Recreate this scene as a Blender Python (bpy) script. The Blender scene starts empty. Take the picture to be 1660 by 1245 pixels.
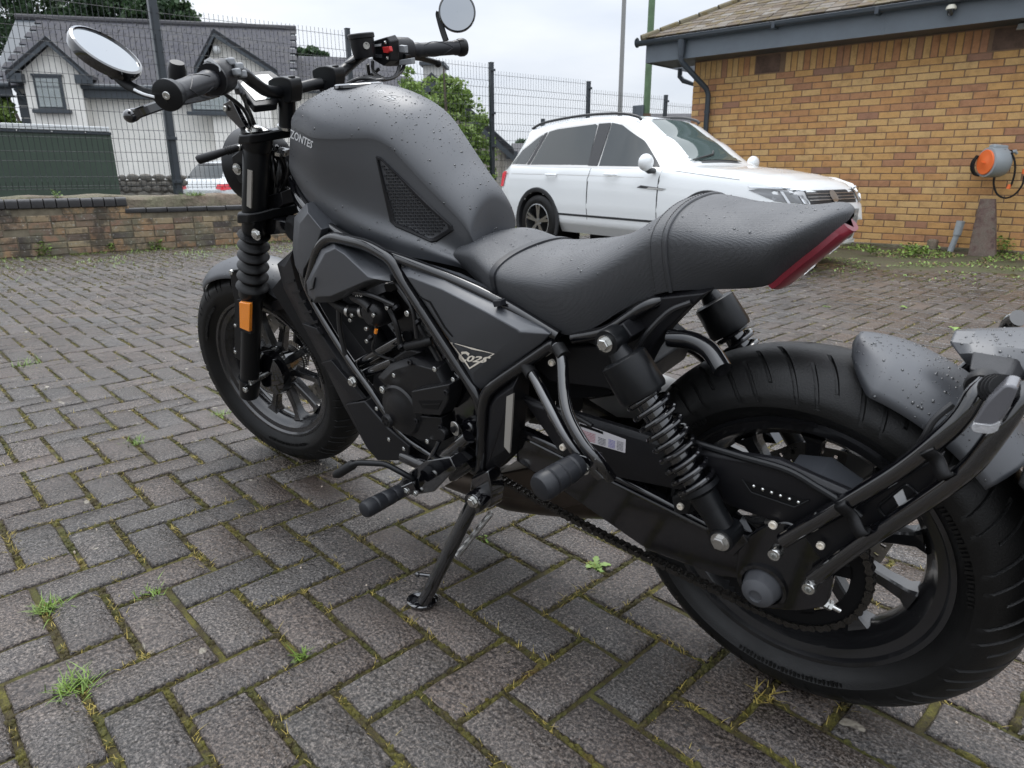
import bpy, bmesh, math, random
from mathutils import Vector, Matrix, noise
from mathutils.bvhtree import BVHTree
random.seed(7)
R_ = random.Random
PI = math.pi
scn = bpy.context.scene
COL = scn.collection

# ------------------------------------------------------------------ camera
CAM = Vector((0.91952, -0.75590, 0.83894))
RX = Vector((0.689453, 0.724318, -0.004265))      # image right
RD = Vector((0.208702, -0.204288, -0.956405))     # image down
RF = Vector((-0.693612, 0.658506, -0.292014))     # view direction
FPX = 1115.0
cd = bpy.data.cameras.new('camera'); cam = bpy.data.objects.new('camera', cd); COL.objects.link(cam)
m = Matrix.Identity(4)
for i in range(3):
    m[i][0] = RX[i]; m[i][1] = -RD[i]; m[i][2] = -RF[i]; m[i][3] = CAM[i]
cam.matrix_world = m
cd.sensor_width = 36.0; cd.lens = 36.0*FPX/1660.0; cd.clip_start = 0.05; cd.clip_end = 900
cd.dof.use_dof = True; cd.dof.focus_distance = 1.5; cd.dof.aperture_fstop = 11.0
scn.camera = cam

# ------------------------------------------------------------------ world, sun, exposure
SUN_EL, SUN_AZ = math.radians(62), math.radians(150)
w = bpy.data.worlds.new('World'); scn.world = w; w.use_nodes = True
nt = w.node_tree; nt.nodes.clear()
def wn(t, **k):
    n = nt.nodes.new(t)
    for a, b in k.items(): setattr(n, a, b)
    return n
out = wn('ShaderNodeOutputWorld'); bg = wn('ShaderNodeBackground'); bg.inputs['Strength'].default_value = 0.1
sky = wn('ShaderNodeTexSky', sky_type='NISHITA', sun_disc=False, sun_elevation=SUN_EL, sun_rotation=math.radians(90)-SUN_AZ)
tc = wn('ShaderNodeTexCoord'); sep = wn('ShaderNodeSeparateXYZ')
nt.links.new(tc.outputs['Generated'], sep.inputs[0])
# overcast layer: brighter towards the zenith like a real cloud deck, with soft cloud structure
zc = wn('ShaderNodeMath', operation='MAXIMUM'); nt.links.new(sep.outputs['Z'], zc.inputs[0]); zc.inputs[1].default_value = 0.0
zp = wn('ShaderNodeMath', operation='POWER'); nt.links.new(zc.outputs[0], zp.inputs[0]); zp.inputs[1].default_value = 1.8
lum = wn('ShaderNodeMath', operation='MULTIPLY_ADD'); nt.links.new(zp.outputs[0], lum.inputs[0]); lum.inputs[1].default_value = 18.0; lum.inputs[2].default_value = 6.0
mp = wn('ShaderNodeMapping'); mp.inputs['Scale'].default_value = (1.0, 1.0, 3.6); nt.links.new(tc.outputs['Generated'], mp.inputs['Vector'])
no = wn('ShaderNodeTexNoise'); no.inputs['Scale'].default_value = 2.1; no.inputs['Detail'].default_value = 5; no.inputs['Roughness'].default_value = 0.5
nt.links.new(mp.outputs[0], no.inputs['Vector'])
cr = wn('ShaderNodeValToRGB'); cr.color_ramp.elements[0].position = 0.34; cr.color_ramp.elements[0].color = (.74, .80, .90, 1)
cr.color_ramp.elements[1].position = 0.66; cr.color_ramp.elements[1].color = (1.00, 1.03, 1.08, 1)
nt.links.new(no.outputs['Fac'], cr.inputs[0])
mu = wn('ShaderNodeVectorMath', operation='SCALE'); nt.links.new(cr.outputs[0], mu.inputs[0]); nt.links.new(lum.outputs[0], mu.inputs['Scale'])
mx = wn('ShaderNodeMix', data_type='RGBA'); mx.inputs[0].default_value = 0.94
nt.links.new(sky.outputs[0], mx.inputs[6]); nt.links.new(mu.outputs[0], mx.inputs[7])
nt.links.new(mx.outputs[2], bg.inputs['Color']); nt.links.new(bg.outputs[0], out.inputs['Surface'])
sd = bpy.data.lights.new('sun', 'SUN'); sd.energy = 0.9; sd.angle = math.radians(25); sd.color = (1.0, 0.97, 0.93)
sun = bpy.data.objects.new('sun', sd); COL.objects.link(sun)
sv = Vector((math.cos(SUN_EL)*math.cos(SUN_AZ), math.cos(SUN_EL)*math.sin(SUN_AZ), math.sin(SUN_EL)))
sun.rotation_euler = sv.to_track_quat('Z', 'Y').to_euler()
vs = scn.view_settings; vs.view_transform = 'Standard'; vs.look = 'None'; vs.exposure = 0.62; vs.gamma = 1.0; vs.use_curve_mapping = False
scn.render.engine = 'CYCLES'

# ------------------------------------------------------------------ measuring: where a sight line meets a plane of the place
def ray(px, py):
    return RX*((px-830.0)/FPX) + RD*((py-622.5)/FPX) + RF
def pix(X):
    d = X-CAM; z = d.dot(RF)
    return 830+FPX*d.dot(RX)/z, 622.5+FPX*d.dot(RD)/z, z
def G(px, py, z=0.0):
    d = ray(px, py); return CAM + d*((z-CAM.z)/d.z)
class Plane:                       # vertical plane through a ground point with a heading
    def __init__(s, A, deg):
        s.A = Vector((A[0], A[1], 0)); t = math.radians(deg); s.u = Vector((math.cos(t), math.sin(t), 0)); s.n = Vector((-math.sin(t), math.cos(t), 0))
    def at(s, px, py, off=0.0):    # 3D point; off shifts the plane along its normal
        d = ray(px, py); k = ((s.A+s.n*off-CAM).dot(s.n))/d.dot(s.n); return CAM+d*k
    def uv(s, px, py, off=0.0):
        X = s.at(px, py, off); return (X-s.A).dot(s.u), X.z
    def xyz(s, a, z, off=0.0): return s.A+s.u*a+s.n*off+Vector((0, 0, z))
class Frame:                       # moving frame: x forward, y left, z up
    def __init__(s, O, f, l, u):
        s.O, s.f, s.l, s.u = O, f, l, u
        s.M = Matrix(((f.x, l.x, u.x, O.x), (f.y, l.y, u.y, O.y), (f.z, l.z, u.z, O.z), (0, 0, 0, 1)))
    def P(s, px, py, y):
        d = ray(px, py); k = (y-(CAM-s.O).dot(s.l))/d.dot(s.l); X = CAM+d*k-s.O
        return Vector((X.dot(s.f), y, X.dot(s.u)))
def lean_frame(O, hd, ln):
    hd, ln = math.radians(hd), math.radians(ln)
    f = Vector((math.cos(hd), math.sin(hd), 0)); l0 = Vector((-math.sin(hd), math.cos(hd), 0)); z = Vector((0, 0, 1))
    return Frame(Vector(O), f, l0*math.cos(ln)-z*math.sin(ln), z*math.cos(ln)+l0*math.sin(ln))
BF = lean_frame((0.52717, 0.29349, 0), -174.05, 8.35)          # the bike
FF = lean_frame((-0.97828, 0.15172, 0), -164.10, 11.2)         # its steered front end
F2B = BF.M.inverted() @ FF.M

# ------------------------------------------------------------------ mesh helpers
def V(*a): return Vector(a)
def cr1(p, t, closed=False):       # Catmull-Rom through a list of vectors, t in [0, n-1] (or n when closed)
    n = len(p); i = int(math.floor(t)); f = t-i
    def g(k):
        if closed: return p[k % n]
        if k < 0: return p[0]*2-p[1]
        if k >= n: return p[n-1]*2-p[n-2]
        return p[k]
    if not closed and i >= n-1: i, f = n-2, 1.0
    a, b, c, d = g(i-1), g(i), g(i+1), g(i+2)
    return (b*2 + (c-a)*f + (a*2-b*5+c*4-d)*(f*f) + (b*3-a-c*3+d)*(f*f*f))*0.5
def smooth_path(p, n, closed=False):
    p = [Vector(q) for q in p]; L = len(p) if closed else len(p)-1
    return [cr1(p, L*i/(n-(0 if closed else 1)), closed) for i in range(n)]
def rdp(poly, r, n=4):             # round the corners of a closed polygon of vectors
    out = []; N = len(poly)
    for i in range(N):
        a, b, c = poly[i-1], poly[i], poly[(i+1) % N]
        d1 = (a-b); d2 = (c-b); q = min(r, d1.length*.45, d2.length*.45)
        s, e = b+d1.normalized()*q, b+d2.normalized()*q
        for k in range(n+1):
            t = k/n; out.append(s*(1-t)**2+b*2*t*(1-t)+e*t*t)
    return out
class MB:
    def __init__(s): s.v = []; s.f = []; s.c = None
    def add(s, v, f):
        o = len(s.v); s.v += [Vector(x) for x in v]; s.f += [tuple(i+o for i in q) for q in f]; return s
    def box(s, c, d, M=None):
        c = Vector(c); x, y, z = d[0]/2, d[1]/2, d[2]/2
        v = [Vector((a*x, b*y, e*z)) for a in (-1, 1) for b in (-1, 1) for e in (-1, 1)]
        if M: v = [M @ q for q in v]
        return s.add([q+c for q in v], [(0, 1, 3, 2), (4, 6, 7, 5), (0, 4, 5, 1), (2, 3, 7, 6), (0, 2, 6, 4), (1, 5, 7, 3)])
    def obox(s, a, b, w, h, up=Vector((0, 0, 1))):   # box from a to b, width w, height h
        a, b = Vector(a), Vector(b); d = (b-a); z = d.normalized(); x = z.cross(up).normalized(); y = x.cross(z)
        v = [p+x*i*w/2+y*j*h/2 for p in (a, b) for i, j in ((-1, -1), (1, -1), (1, 1), (-1, 1))]
        return s.add(v, [(3, 2, 1, 0), (4, 5, 6, 7), (0, 1, 5, 4), (1, 2, 6, 5), (2, 3, 7, 6), (3, 0, 4, 7)])
    def tube(s, path, r, n=12, closed=False, cap=True, sq=None):
        path = [Vector(p) for p in path]; N = len(path)
        rr = r if hasattr(r, '__len__') else [r]*N
        up = None; rings = []
        for i, p in enumerate(path):
            a = path[i-1] if (i > 0 or closed) else path[0]; b = path[(i+1) % N] if (i < N-1 or closed) else path[-1]
            t = (b-a).normalized() if (b-a).length > 1e-9 else Vector((0, 0, 1))
            if up is None:
                up = Vector((0, 0, 1)) if abs(t.z) < .9 else Vector((1, 0, 0))
            x = up.cross(t); x.normalize(); y = t.cross(x); up = y
            q = []
            for k in range(n):
                an = 2*PI*k/n; cx, sy = math.cos(an), math.sin(an)
                if sq: cx *= sq[0]; sy *= sq[1]
                q.append(p+(x*cx+y*sy)*rr[i])
            rings.append(q)
        v = [p for q in rings for p in q]; f = []
        M_ = N if closed else N-1
        for i in range(M_):
            j = (i+1) % N
            for k in range(n):
                k2 = (k+1) % n; f.append((i*n+k, i*n+k2, j*n+k2, j*n+k))
        if cap and not closed:
            f.append(tuple(range(n-1, -1, -1))); f.append(tuple((N-1)*n+k for k in range(n)))
        return s.add(v, f)
    def cyl(s, a, b, r, n=20, r2=None): return s.tube([a, b], [r, r if r2 is None else r2], n)
    def lathe(s, prof, O, ax, n=48, a0=0, a1=2*PI):      # prof (r, h) along axis
        O = Vector(O); ax = Vector(ax).normalized(); t = Vector((1, 0, 0)) if abs(ax.x) < .9 else Vector((0, 0, 1))
        x = (t-ax*t.dot(ax)).normalized(); y = ax.cross(x); full = abs(a1-a0-2*PI) < 1e-6; m_ = n if full else n+1
        v = []
        for i in range(m_):
            an = a0+(a1-a0)*i/n; d = x*math.cos(an)+y*math.sin(an)
            v += [O+d*r+ax*h for r, h in prof]
        k = len(prof); f = []
        for i in range(n):
            j = (i+1) % m_
            for q in range(k-1): f.append((i*k+q, j*k+q, j*k+q+1, i*k+q+1))
        return s.add(v, f)
    def prism(s, poly, off):        # poly closed list of vectors, extruded by off
        poly = [Vector(p) for p in poly]; n = len(poly); off = Vector(off)
        v = poly+[p+off for p in poly]
        f = [tuple(range(n)), tuple(range(2*n-1, n-1, -1))]+[(i, i+n, (i+1) % n+n, (i+1) % n) for i in range(n)]
        return s.add(v, f)
    def frustum(s, poly, off, inset):   # prism whose front (poly) is inset: bevelled cover
        poly = [Vector(p) for p in poly]; n = len(poly); c = sum(poly, Vector())/n; off = Vector(off)
        v = [p+(c-p).normalized()*min(inset, (c-p).length*.5) for p in poly]+[p+off for p in poly]
        f = [tuple(range(n)), tuple(range(2*n-1, n-1, -1))]+[(i, i+n, (i+1) % n+n, (i+1) % n) for i in range(n)]
        return s.add(v, f)
    def grid(s, rows, flip=False, closed_u=False):
        a, b = len(rows), len(rows[0]); f = []
        for i in range(a-1):
            for j in range(b-1):
                q = (i*b+j, i*b+j+1, (i+1)*b+j+1, (i+1)*b+j); f.append(q[::-1] if flip else q)
        return s.add([p for r in rows for p in r], f)
    def sphere(s, c, r, n=12, m_=8, sc=(1, 1, 1)):
        c = Vector(c); v = []; f = []
        for i in range(m_+1):
            th = PI*i/m_
            for j in range(n):
                ph = 2*PI*j/n; v.append(c+Vector((r*sc[0]*math.sin(th)*math.cos(ph), r*sc[1]*math.sin(th)*math.sin(ph), r*sc[2]*math.cos(th))))
        for i in range(m_):
            for j in range(n):
                f.append((i*n+j, (i+1)*n+j, (i+1)*n+(j+1) % n, i*n+(j+1) % n))
        return s.add(v, f)
    def hexbolt(s, c, ax, r=.008, h=.006, flange=True):
        c = Vector(c); ax = Vector(ax).normalized()
        if flange: s.tube([c, c+ax*h*.3], r*1.35, 16)
        s.tube([c+ax*h*.3, c+ax*h*.9, c+ax*h], [r, r, r*.85], 6); return s
    def capbolt(s, c, ax, r=.007, h=.006):
        c = Vector(c); ax = Vector(ax).normalized()
        s.lathe([(0.0, 0), (r, 0), (r, h*.85), (r*.88, h), (r*.5, h), (r*.45, h*.5), (0.0001, h*.5)], c, ax, 14); return s
    def xf(s, M): s.v = [M @ p for p in s.v]; return s
    def mirror(s):
        o = MB(); o.v = [Vector((p.x, -p.y, p.z)) for p in s.v]; o.f = [q[::-1] for q in s.f]; return o
    def join(s, o): return s.add(o.v, o.f)
    def bvh(s): return BVHTree.FromPolygons(s.v, s.f)
def mesh(name, mb, weld=True, smooth=35):
    me = bpy.data.meshes.new(name); me.from_pydata([tuple(p) for p in mb.v], [], mb.f)
    if weld:
        bm = bmesh.new(); bm.from_mesh(me); bmesh.ops.remove_doubles(bm, verts=bm.verts, dist=1e-5)
        bmesh.ops.recalc_face_normals(bm, faces=bm.faces); bm.to_mesh(me); bm.free()
    me.validate()
    if smooth:
        me.polygons.foreach_set('use_smooth', [True]*len(me.polygons)); me.set_sharp_from_angle(angle=math.radians(smooth))
    return me
def link(name, me, mat=None, parent=None, label=None, cat=None, group=None, kind=None, bevel=0, seg=2, weld=0):
    o = bpy.data.objects.new(name, me); COL.objects.link(o)
    if mat is not None and me is not None and not me.materials: me.materials.append(mat)
    if parent is not None: o.parent = parent
    if label: o['label'] = label
    if cat: o['category'] = cat
    if group: o['group'] = group
    if kind: o['kind'] = kind
    if bevel:
        b = o.modifiers.new('bevel', 'BEVEL'); b.width = bevel; b.segments = seg; b.limit_method = 'ANGLE'; b.angle_limit = math.radians(35); b.harden_normals = False
    return o
def obj(name, mb, mat, parent=None, smooth=35, keep=False, **k):
    if not keep: ME = mesh(name, mb, True, smooth)
    else: ME = mesh(name, mb, False, smooth)
    return link(name, ME, mat, parent, **k)
def empty(name, M=None, label=None, cat=None, group=None, loc=None):
    o = bpy.data.objects.new(name, None); COL.objects.link(o); o.empty_display_size = .1
    if M is not None: o.matrix_world = M
    if loc is not None: o.location = loc
    if label: o['label'] = label
    if cat: o['category'] = cat
    if group: o['group'] = group
    return o

# ------------------------------------------------------------------ materials
def newmat(name):
    m_ = bpy.data.materials.new(name); m_.use_nodes = True; n = m_.node_tree.nodes; return m_, m_.node_tree, n['Principled BSDF']
def N(t, typ, **k):
    n = t.nodes.new(typ)
    for a, b in k.items():
        if a in ('loc',): continue
        setattr(n, a, b)
    return n
def simple(name, col, rough=.5, metal=0.0, bump=0.0, bscale=200., var=0.0, vscale=8., coat=0.0, rvar=0.0, spec=None, trans=0.0, alpha=None, ior=None):
    m_, t, p = newmat(name); L = t.links.new
    p.inputs['Base Color'].default_value = (*col, 1); p.inputs['Roughness'].default_value = rough; p.inputs['Metallic'].default_value = metal
    p.inputs['Coat Weight'].default_value = coat; p.inputs['Coat Roughness'].default_value = .06
    if spec is not None: p.inputs['Specular IOR Level'].default_value = spec
    if trans: p.inputs['Transmission Weight'].default_value = trans
    if ior: p.inputs['IOR'].default_value = ior
    if bump or var or rvar: tcn = N(t, 'ShaderNodeTexCoord')
    if bump:
        nz = N(t, 'ShaderNodeTexNoise'); nz.inputs['Scale'].default_value = bscale; nz.inputs['Detail'].default_value = 3; L(tcn.outputs['Object'], nz.inputs['Vector'])
        bp = N(t, 'ShaderNodeBump'); bp.inputs['Strength'].default_value = bump; bp.inputs['Distance'].default_value = .002; L(nz.outputs['Fac'], bp.inputs['Height']); L(bp.outputs[0], p.inputs['Normal'])
    if var or rvar:
        nv = N(t, 'ShaderNodeTexNoise'); nv.inputs['Scale'].default_value = vscale; nv.inputs['Detail'].default_value = 6; nv.inputs['Roughness'].default_value = .65; L(tcn.outputs['Object'], nv.inputs['Vector'])
        if var:
            r = N(t, 'ShaderNodeValToRGB'); r.color_ramp.elements[0].position = .3; r.color_ramp.elements[1].position = .7
            r.color_ramp.elements[0].color = (*[c*(1-var) for c in col], 1); r.color_ramp.elements[1].color = (*[min(1, c*(1+var)) for c in col], 1)
            L(nv.outputs['Fac'], r.inputs[0]); L(r.outputs[0], p.inputs['Base Color'])
        if rvar:
            mr = N(t, 'ShaderNodeMapRange'); mr.inputs[1].default_value = .3; mr.inputs[2].default_value = .7; mr.inputs[3].default_value = max(.02, rough-rvar); mr.inputs[4].default_value = min(1, rough+rvar)
            L(nv.outputs['Fac'], mr.inputs[0]); L(mr.outputs[0], p.inputs['Roughness'])
    return m_
M = {}
M['satin'] = simple('satin_black_paint', (.0055, .006, .007), .34, spec=.32, bump=.05, bscale=900, rvar=.06, vscale=14)
M['tank'] = simple('matt_black_paint', (.034, .037, .043), .46, bump=.04, spec=1.0, bscale=1200, rvar=.05, vscale=10)
M['plastic'] = simple('textured_black_plastic', (.0075, .0075, .009), .40, spec=.32, bump=.14, bscale=1400, rvar=.07, vscale=20)
M['gloss'] = simple('gloss_black_enamel', (.003, .003, .004), .07, coat=1.0, spec=.8, rvar=.03, vscale=30)
M['frame'] = simple('semi_gloss_black_frame', (.004, .004, .005), .12, coat=.55, spec=.5, rvar=.04, vscale=25, bump=.03, bscale=300)
M['rubber'] = simple('black_rubber', (.007, .007, .0075), .48, spec=.3, bump=.15, bscale=700, rvar=.08)
M['tyre'] = simple('tyre_rubber', (.0052, .0052, .0052), .46, spec=.30, bump=.25, bscale=500, rvar=.14, vscale=9, var=.25)
M['grip'] = simple('grip_rubber', (.016, .017, .020), .40, spec=.35, bump=.08, bscale=500)
M['engine'] = simple('cast_engine_black', (.0065, .0065, .0075), .36, spec=.38, bump=.2, bscale=900, rvar=.08)
M['deep'] = simple('dark_mechanical', (.004, .004, .0045), .6, spec=.2, rvar=.1)
M['chrome'] = simple('zinc_plated_steel', (.62, .62, .60), .24, 1.0, bump=.05, bscale=300, rvar=.08, vscale=80)
M['alu'] = simple('brushed_aluminium', (.55, .54, .52), .35, 1.0, rvar=.08)
M['chainm'] = simple('oiled_chain_steel', (.085, .08, .075), .28, .9, rvar=.1, vscale=90)
M['disc'] = simple('brake_disc_steel', (.42, .40, .37), .32, 1.0, rvar=.1, vscale=40)
M['rim'] = simple('satin_black_rim', (.010, .010, .011), .24, coat=.5, spec=.6, rvar=.06)
M['mach'] = simple('machined_rim_face', (.30, .30, .31), .33, 1.0)
M['amber'] = simple('amber_reflector', (.85, .26, .02), .12, coat=.6, bump=.5, bscale=420)
M['redlens'] = simple('red_tail_lens', (.17, .006, .018), .30)
M['redin'] = simple('bright_red_lens', (.75, .02, .04), .12, coat=.8)
M['clear'] = simple('clear_lens', (.75, .75, .76), .08, trans=.6, bump=.6, bscale=300)
M['mirror'] = simple('mirror_glass', (.42, .44, .46), .02, 1.0)
M['screen'] = simple('display_glass', (.16, .19, .19), .12, coat=.3)
M['silver'] = simple('silver_print', (.68, .69, .70), .4, .2)
M['reflect'] = simple('silver_reflector', (.34, .32, .29), .38, .3)
M['beige'] = simple('champagne_print', (.78, .72, .62), .4, .3)
M['white_p'] = simple('white_label', (.62, .60, .62), .4)
M['red_btn'] = simple('red_switch', (.55, .03, .03), .4)
M['grey_btn'] = simple('grey_switch', (.24, .25, .26), .42)
M['muffler'] = simple('heat_stained_steel', (.085, .068, .055), .40, .85, var=.35, vscale=9, rvar=.1)
M['cable'] = simple('black_cable_sheath', (.012, .012, .013), .35)
M['capgrey'] = simple('dark_grey_cap', (.060, .062, .068), .45)
M['drop'] = simple('rain_water', (.012, .013, .015), .02, spec=1.0)
def seatmat():
    m_, t, p = newmat('ribbed_black_vinyl'); L = t.links.new
    p.inputs['Base Color'].default_value = (.024, .026, .030, 1); p.inputs['Specular IOR Level'].default_value = .95; p.inputs['Roughness'].default_value = .46
    c = N(t, 'ShaderNodeTexCoord'); a = N(t, 'ShaderNodeTexVoronoi'); a.inputs['Scale'].default_value = 620; a.inputs['Randomness'].default_value = .35; L(c.outputs['Object'], a.inputs['Vector'])
    nz = N(t, 'ShaderNodeTexNoise'); nz.inputs['Scale'].default_value = 14; L(c.outputs['Object'], nz.inputs['Vector'])
    mr = N(t, 'ShaderNodeMapRange'); mr.inputs[1].default_value = .3; mr.inputs[2].default_value = .7; mr.inputs[3].default_value = .46; mr.inputs[4].default_value = .60; L(nz.outputs[0], mr.inputs[0]); L(mr.outputs[0], p.inputs['Roughness'])
    b = N(t, 'ShaderNodeBump'); b.inputs['Strength'].default_value = .6; b.inputs['Distance'].default_value = .0012; L(a.outputs[0], b.inputs['Height']); L(b.outputs[0], p.inputs['Normal'])
    return m_
M['seat'] = seatmat()
# ================================================================== SETTING: ground and block paving
def ramp(t, fac, stops, interp='LINEAR'):
    r = N(t, 'ShaderNodeValToRGB'); r.color_ramp.interpolation = interp; e = r.color_ramp.elements
    while len(e) < len(stops): e.new(.5)
    for k, (p, c) in enumerate(stops): e[k].position = p; e[k].color = (*c, 1) if len(c) == 3 else c
    t.links.new(fac, r.inputs[0]); return r.outputs[0]
def noise_n(t, vec, scale, detail=4, rough=.6):
    n = N(t, 'ShaderNodeTexNoise'); n.inputs['Scale'].default_value = scale; n.inputs['Detail'].default_value = detail; n.inputs['Roughness'].default_value = rough; t.links.new(vec, n.inputs['Vector']); return n.outputs['Fac']
def mixc(t, fac, a, b, mode='MIX'):
    m_ = N(t, 'ShaderNodeMix', data_type='RGBA', blend_type=mode)
    for sock, val in ((0, fac), (6, a), (7, b)):
        if isinstance(val, (int, float)): m_.inputs[sock].default_value = val
        elif isinstance(val, tuple): m_.inputs[sock].default_value = (*val, 1)
        else: t.links.new(val, m_.inputs[sock])
    return m_.outputs[2]
def tone_source(t, mode):
    if mode == 'object':
        o = N(t, 'ShaderNodeObjectInfo'); s_ = N(t, 'ShaderNodeSeparateColor'); t.links.new(o.outputs['Color'], s_.inputs[0]); return s_.outputs[0], s_.outputs[1]
    a = N(t, 'ShaderNodeAttribute'); a.attribute_name = 'tone'; s_ = N(t, 'ShaderNodeSeparateColor'); t.links.new(a.outputs['Color'], s_.inputs[0]); return s_.outputs[0], s_.outputs[1]
def world_pos(t):
    g = N(t, 'ShaderNodeNewGeometry'); return g.outputs['Position']
def paver_mat(mode):
    m_, t, p = newmat('block_paver_'+mode); L = t.links.new; pos = world_pos(t); a, b = tone_source(t, mode)
    fine = noise_n(t, pos, 185, 4, .75); mid = noise_n(t, pos, 70, 4, .6); big = noise_n(t, pos, 3.2, 4, .6)
    base = ramp(t, fine, [(.36, (.0105, .0095, .0088)), (.46, (.054, .049, .0455)), (.55, (.112, .102, .094)), (.66, (.27, .24, .215))])
    brown = ramp(t, fine, [(.36, (.016, .011, .009)), (.48, (.080, .058, .048)), (.66, (.27, .20, .155))])
    bf = N(t, 'ShaderNodeMath', operation='MULTIPLY_ADD'); L(big, bf.inputs[0]); bf.inputs[1].default_value = 1.6; bf.inputs[2].default_value = -.78
    bb = N(t, 'ShaderNodeMath', operation='MULTIPLY_ADD', use_clamp=True); L(b, bb.inputs[0]); bb.inputs[1].default_value = .55; L(bf.outputs[0], bb.inputs[2])
    c = mixc(t, bb.outputs[0], base, brown)
    vor = N(t, 'ShaderNodeTexVoronoi'); vor.inputs['Scale'].default_value = 150; L(pos, vor.inputs['Vector'])
    sp = ramp(t, vor.outputs['Distance'], [(.10, (1, 1, 1)), (.20, (0, 0, 0))])
    rsel = N(t, 'ShaderNodeSeparateColor'); L(vor.outputs['Color'], rsel.inputs[0])
    sel = N(t, 'ShaderNodeMath', operation='GREATER_THAN'); L(rsel.outputs[0], sel.inputs[0]); sel.inputs[1].default_value = .90
    k = N(t, 'ShaderNodeMath', operation='MULTIPLY'); L(sp, k.inputs[0]); L(sel.outputs[0], k.inputs[1])
    fleck = ramp(t, rsel.outputs[1], [(0, (.34, .30, .27)), (.5, (.30, .20, .16)), (1, (.42, .42, .42))])
    c = mixc(t, k.outputs[0], c, fleck)
    tone = N(t, 'ShaderNodeMath', operation='MULTIPLY_ADD'); L(a, tone.inputs[0]); tone.inputs[1].default_value = .26; tone.inputs[2].default_value = .68
    damp = noise_n(t, pos, 1.15, 5, .7); c = mixc(t, 1.0, c, ramp(t, damp, [(.36, (.70, .68, .66)), (.52, (1.0, 1.0, 1.0)), (.66, (1.12, 1.10, 1.06))]), 'MULTIPLY')
    tv = N(t, 'ShaderNodeVectorMath', operation='SCALE'); L(c, tv.inputs[0]); L(tone.outputs[0], tv.inputs['Scale'])
    # pale lichen and cement blots on a few blocks
    lich = noise_n(t, pos, 13, 3, .55); lm_ = ramp(t, lich, [(.70, (0, 0, 0)), (.725, (1, 1, 1))]); c2 = mixc(t, lm_, tv.outputs[0], (.26, .235, .19))
    L(c2, p.inputs['Base Color'])
    wet = noise_n(t, pos, 1.6, 3, .5)
    r0 = N(t, 'ShaderNodeMapRange'); r0.inputs[1].default_value = .36; r0.inputs[2].default_value = .62; r0.inputs[3].default_value = .13; r0.inputs[4].default_value = .34; L(wet, r0.inputs[0])
    L(r0.outputs[0], p.inputs['Roughness'])
    h1 = N(t, 'ShaderNodeMath', operation='MULTIPLY_ADD'); L(fine, h1.inputs[0]); h1.inputs[1].default_value = .50; mm = N(t, 'ShaderNodeMath', operation='MULTIPLY'); mm.inputs[1].default_value = 1.5; L(mid, mm.inputs[0]); L(mm.outputs[0], h1.inputs[2])
    bp = N(t, 'ShaderNodeBump'); bp.inputs['Strength'].default_value = .9; bp.inputs['Distance'].default_value = .0055; L(h1.outputs[0], bp.inputs['Height']); L(bp.outputs[0], p.inputs['Normal'])
    return m_
PM = {'object': paver_mat('object'), 'mesh': paver_mat('mesh')}
def moss_mat():
    m_, t, p = newmat('mossy_joint'); L = t.links.new; pos = world_pos(t)
    n1 = noise_n(t, pos, 7, 5, .65); n2 = noise_n(t, pos, 300, 3, .7)
    c = ramp(t, n1, [(.28, (.032, .036, .008)), (.42, (.066, .066, .012)), (.50, (.042, .032, .010)), (.58, (.095, .090, .014)), (.72, (.085, .050, .014))])
    c = mixc(t, .75, c, ramp(t, n2, [(.3, (.25, .25, .25)), (.7, (1.7, 1.6, 1.3))]), 'MULTIPLY'); L(c, p.inputs['Base Color']); p.inputs['Roughness'].default_value = .85
    bp = N(t, 'ShaderNodeBump'); bp.inputs['Strength'].default_value = 1.0; bp.inputs['Distance'].default_value = .004; L(n2, bp.inputs['Height']); L(bp.outputs[0], p.inputs['Normal']); return m_
M['moss'] = moss_mat()
def ground_mat(name, cols, s1=3, s2=60, rough=.8, bump=.006):
    m_, t, p = newmat(name); L = t.links.new; pos = world_pos(t); n1 = noise_n(t, pos, s1, 6, .65); n2 = noise_n(t, pos, s2, 5, .7)
    c = ramp(t, n1, [(.25+.5*i/(len(cols)-1), q) for i, q in enumerate(cols)]); c = mixc(t, .6, c, ramp(t, n2, [(.3, (.45, .45, .45)), (.7, (1.5, 1.5, 1.5))]), 'MULTIPLY'); L(c, p.inputs['Base Color']); p.inputs['Roughness'].default_value = rough
    bp = N(t, 'ShaderNodeBump'); bp.inputs['Strength'].default_value = 1.0; bp.inputs['Distance'].default_value = bump; L(n2, bp.inputs['Height']); L(bp.outputs[0], p.inputs['Normal']); return m_
M['soil'] = ground_mat('mossy_soil', [(.045, .034, .022), (.07, .055, .035), (.06, .065, .022), (.05, .04, .03)])
M['asphalt'] = ground_mat('damp_asphalt', [(.045, .045, .047), (.06, .06, .06)], rough=.55)

FP_ = Plane((-8.1158, 1.2464), 84.0)        # boundary wall and fence line (normal points away from the yard)
BP_ = Plane((-1.4196, 8.1906), 185.0)       # brick building front (normal points into the yard)
obj('ground', MB().add([(-400, -400, -.25), (400, -400, -.25), (400, 400, -.25), (-400, 400, -.25)], [(0, 1, 2, 3)]), M['asphalt'], kind='structure')
c1, c2 = FP_.xyz(-12, 0, .05), FP_.xyz(11, 0, .05)
yard = [Vector((c1.x, c1.y, -.0085)), Vector((c2.x, c2.y, -.0085)), Vector((9, 12, -.0085)), Vector((9, c1.y, -.0085))]
yard_o = obj('block_paving', MB().prism(yard, (0, 0, -.24)), M['moss'], kind='structure')
MOD = .1033; GAP = .0064
def soil_edge(x):
    t = max(0.0, min(1.0, (x+3.2)/1.6)); return .75+1.45*t+.22*math.sin(x*2.1)+.12*math.sin(x*5.3+1)+.25*max(0, x+.5)
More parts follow.
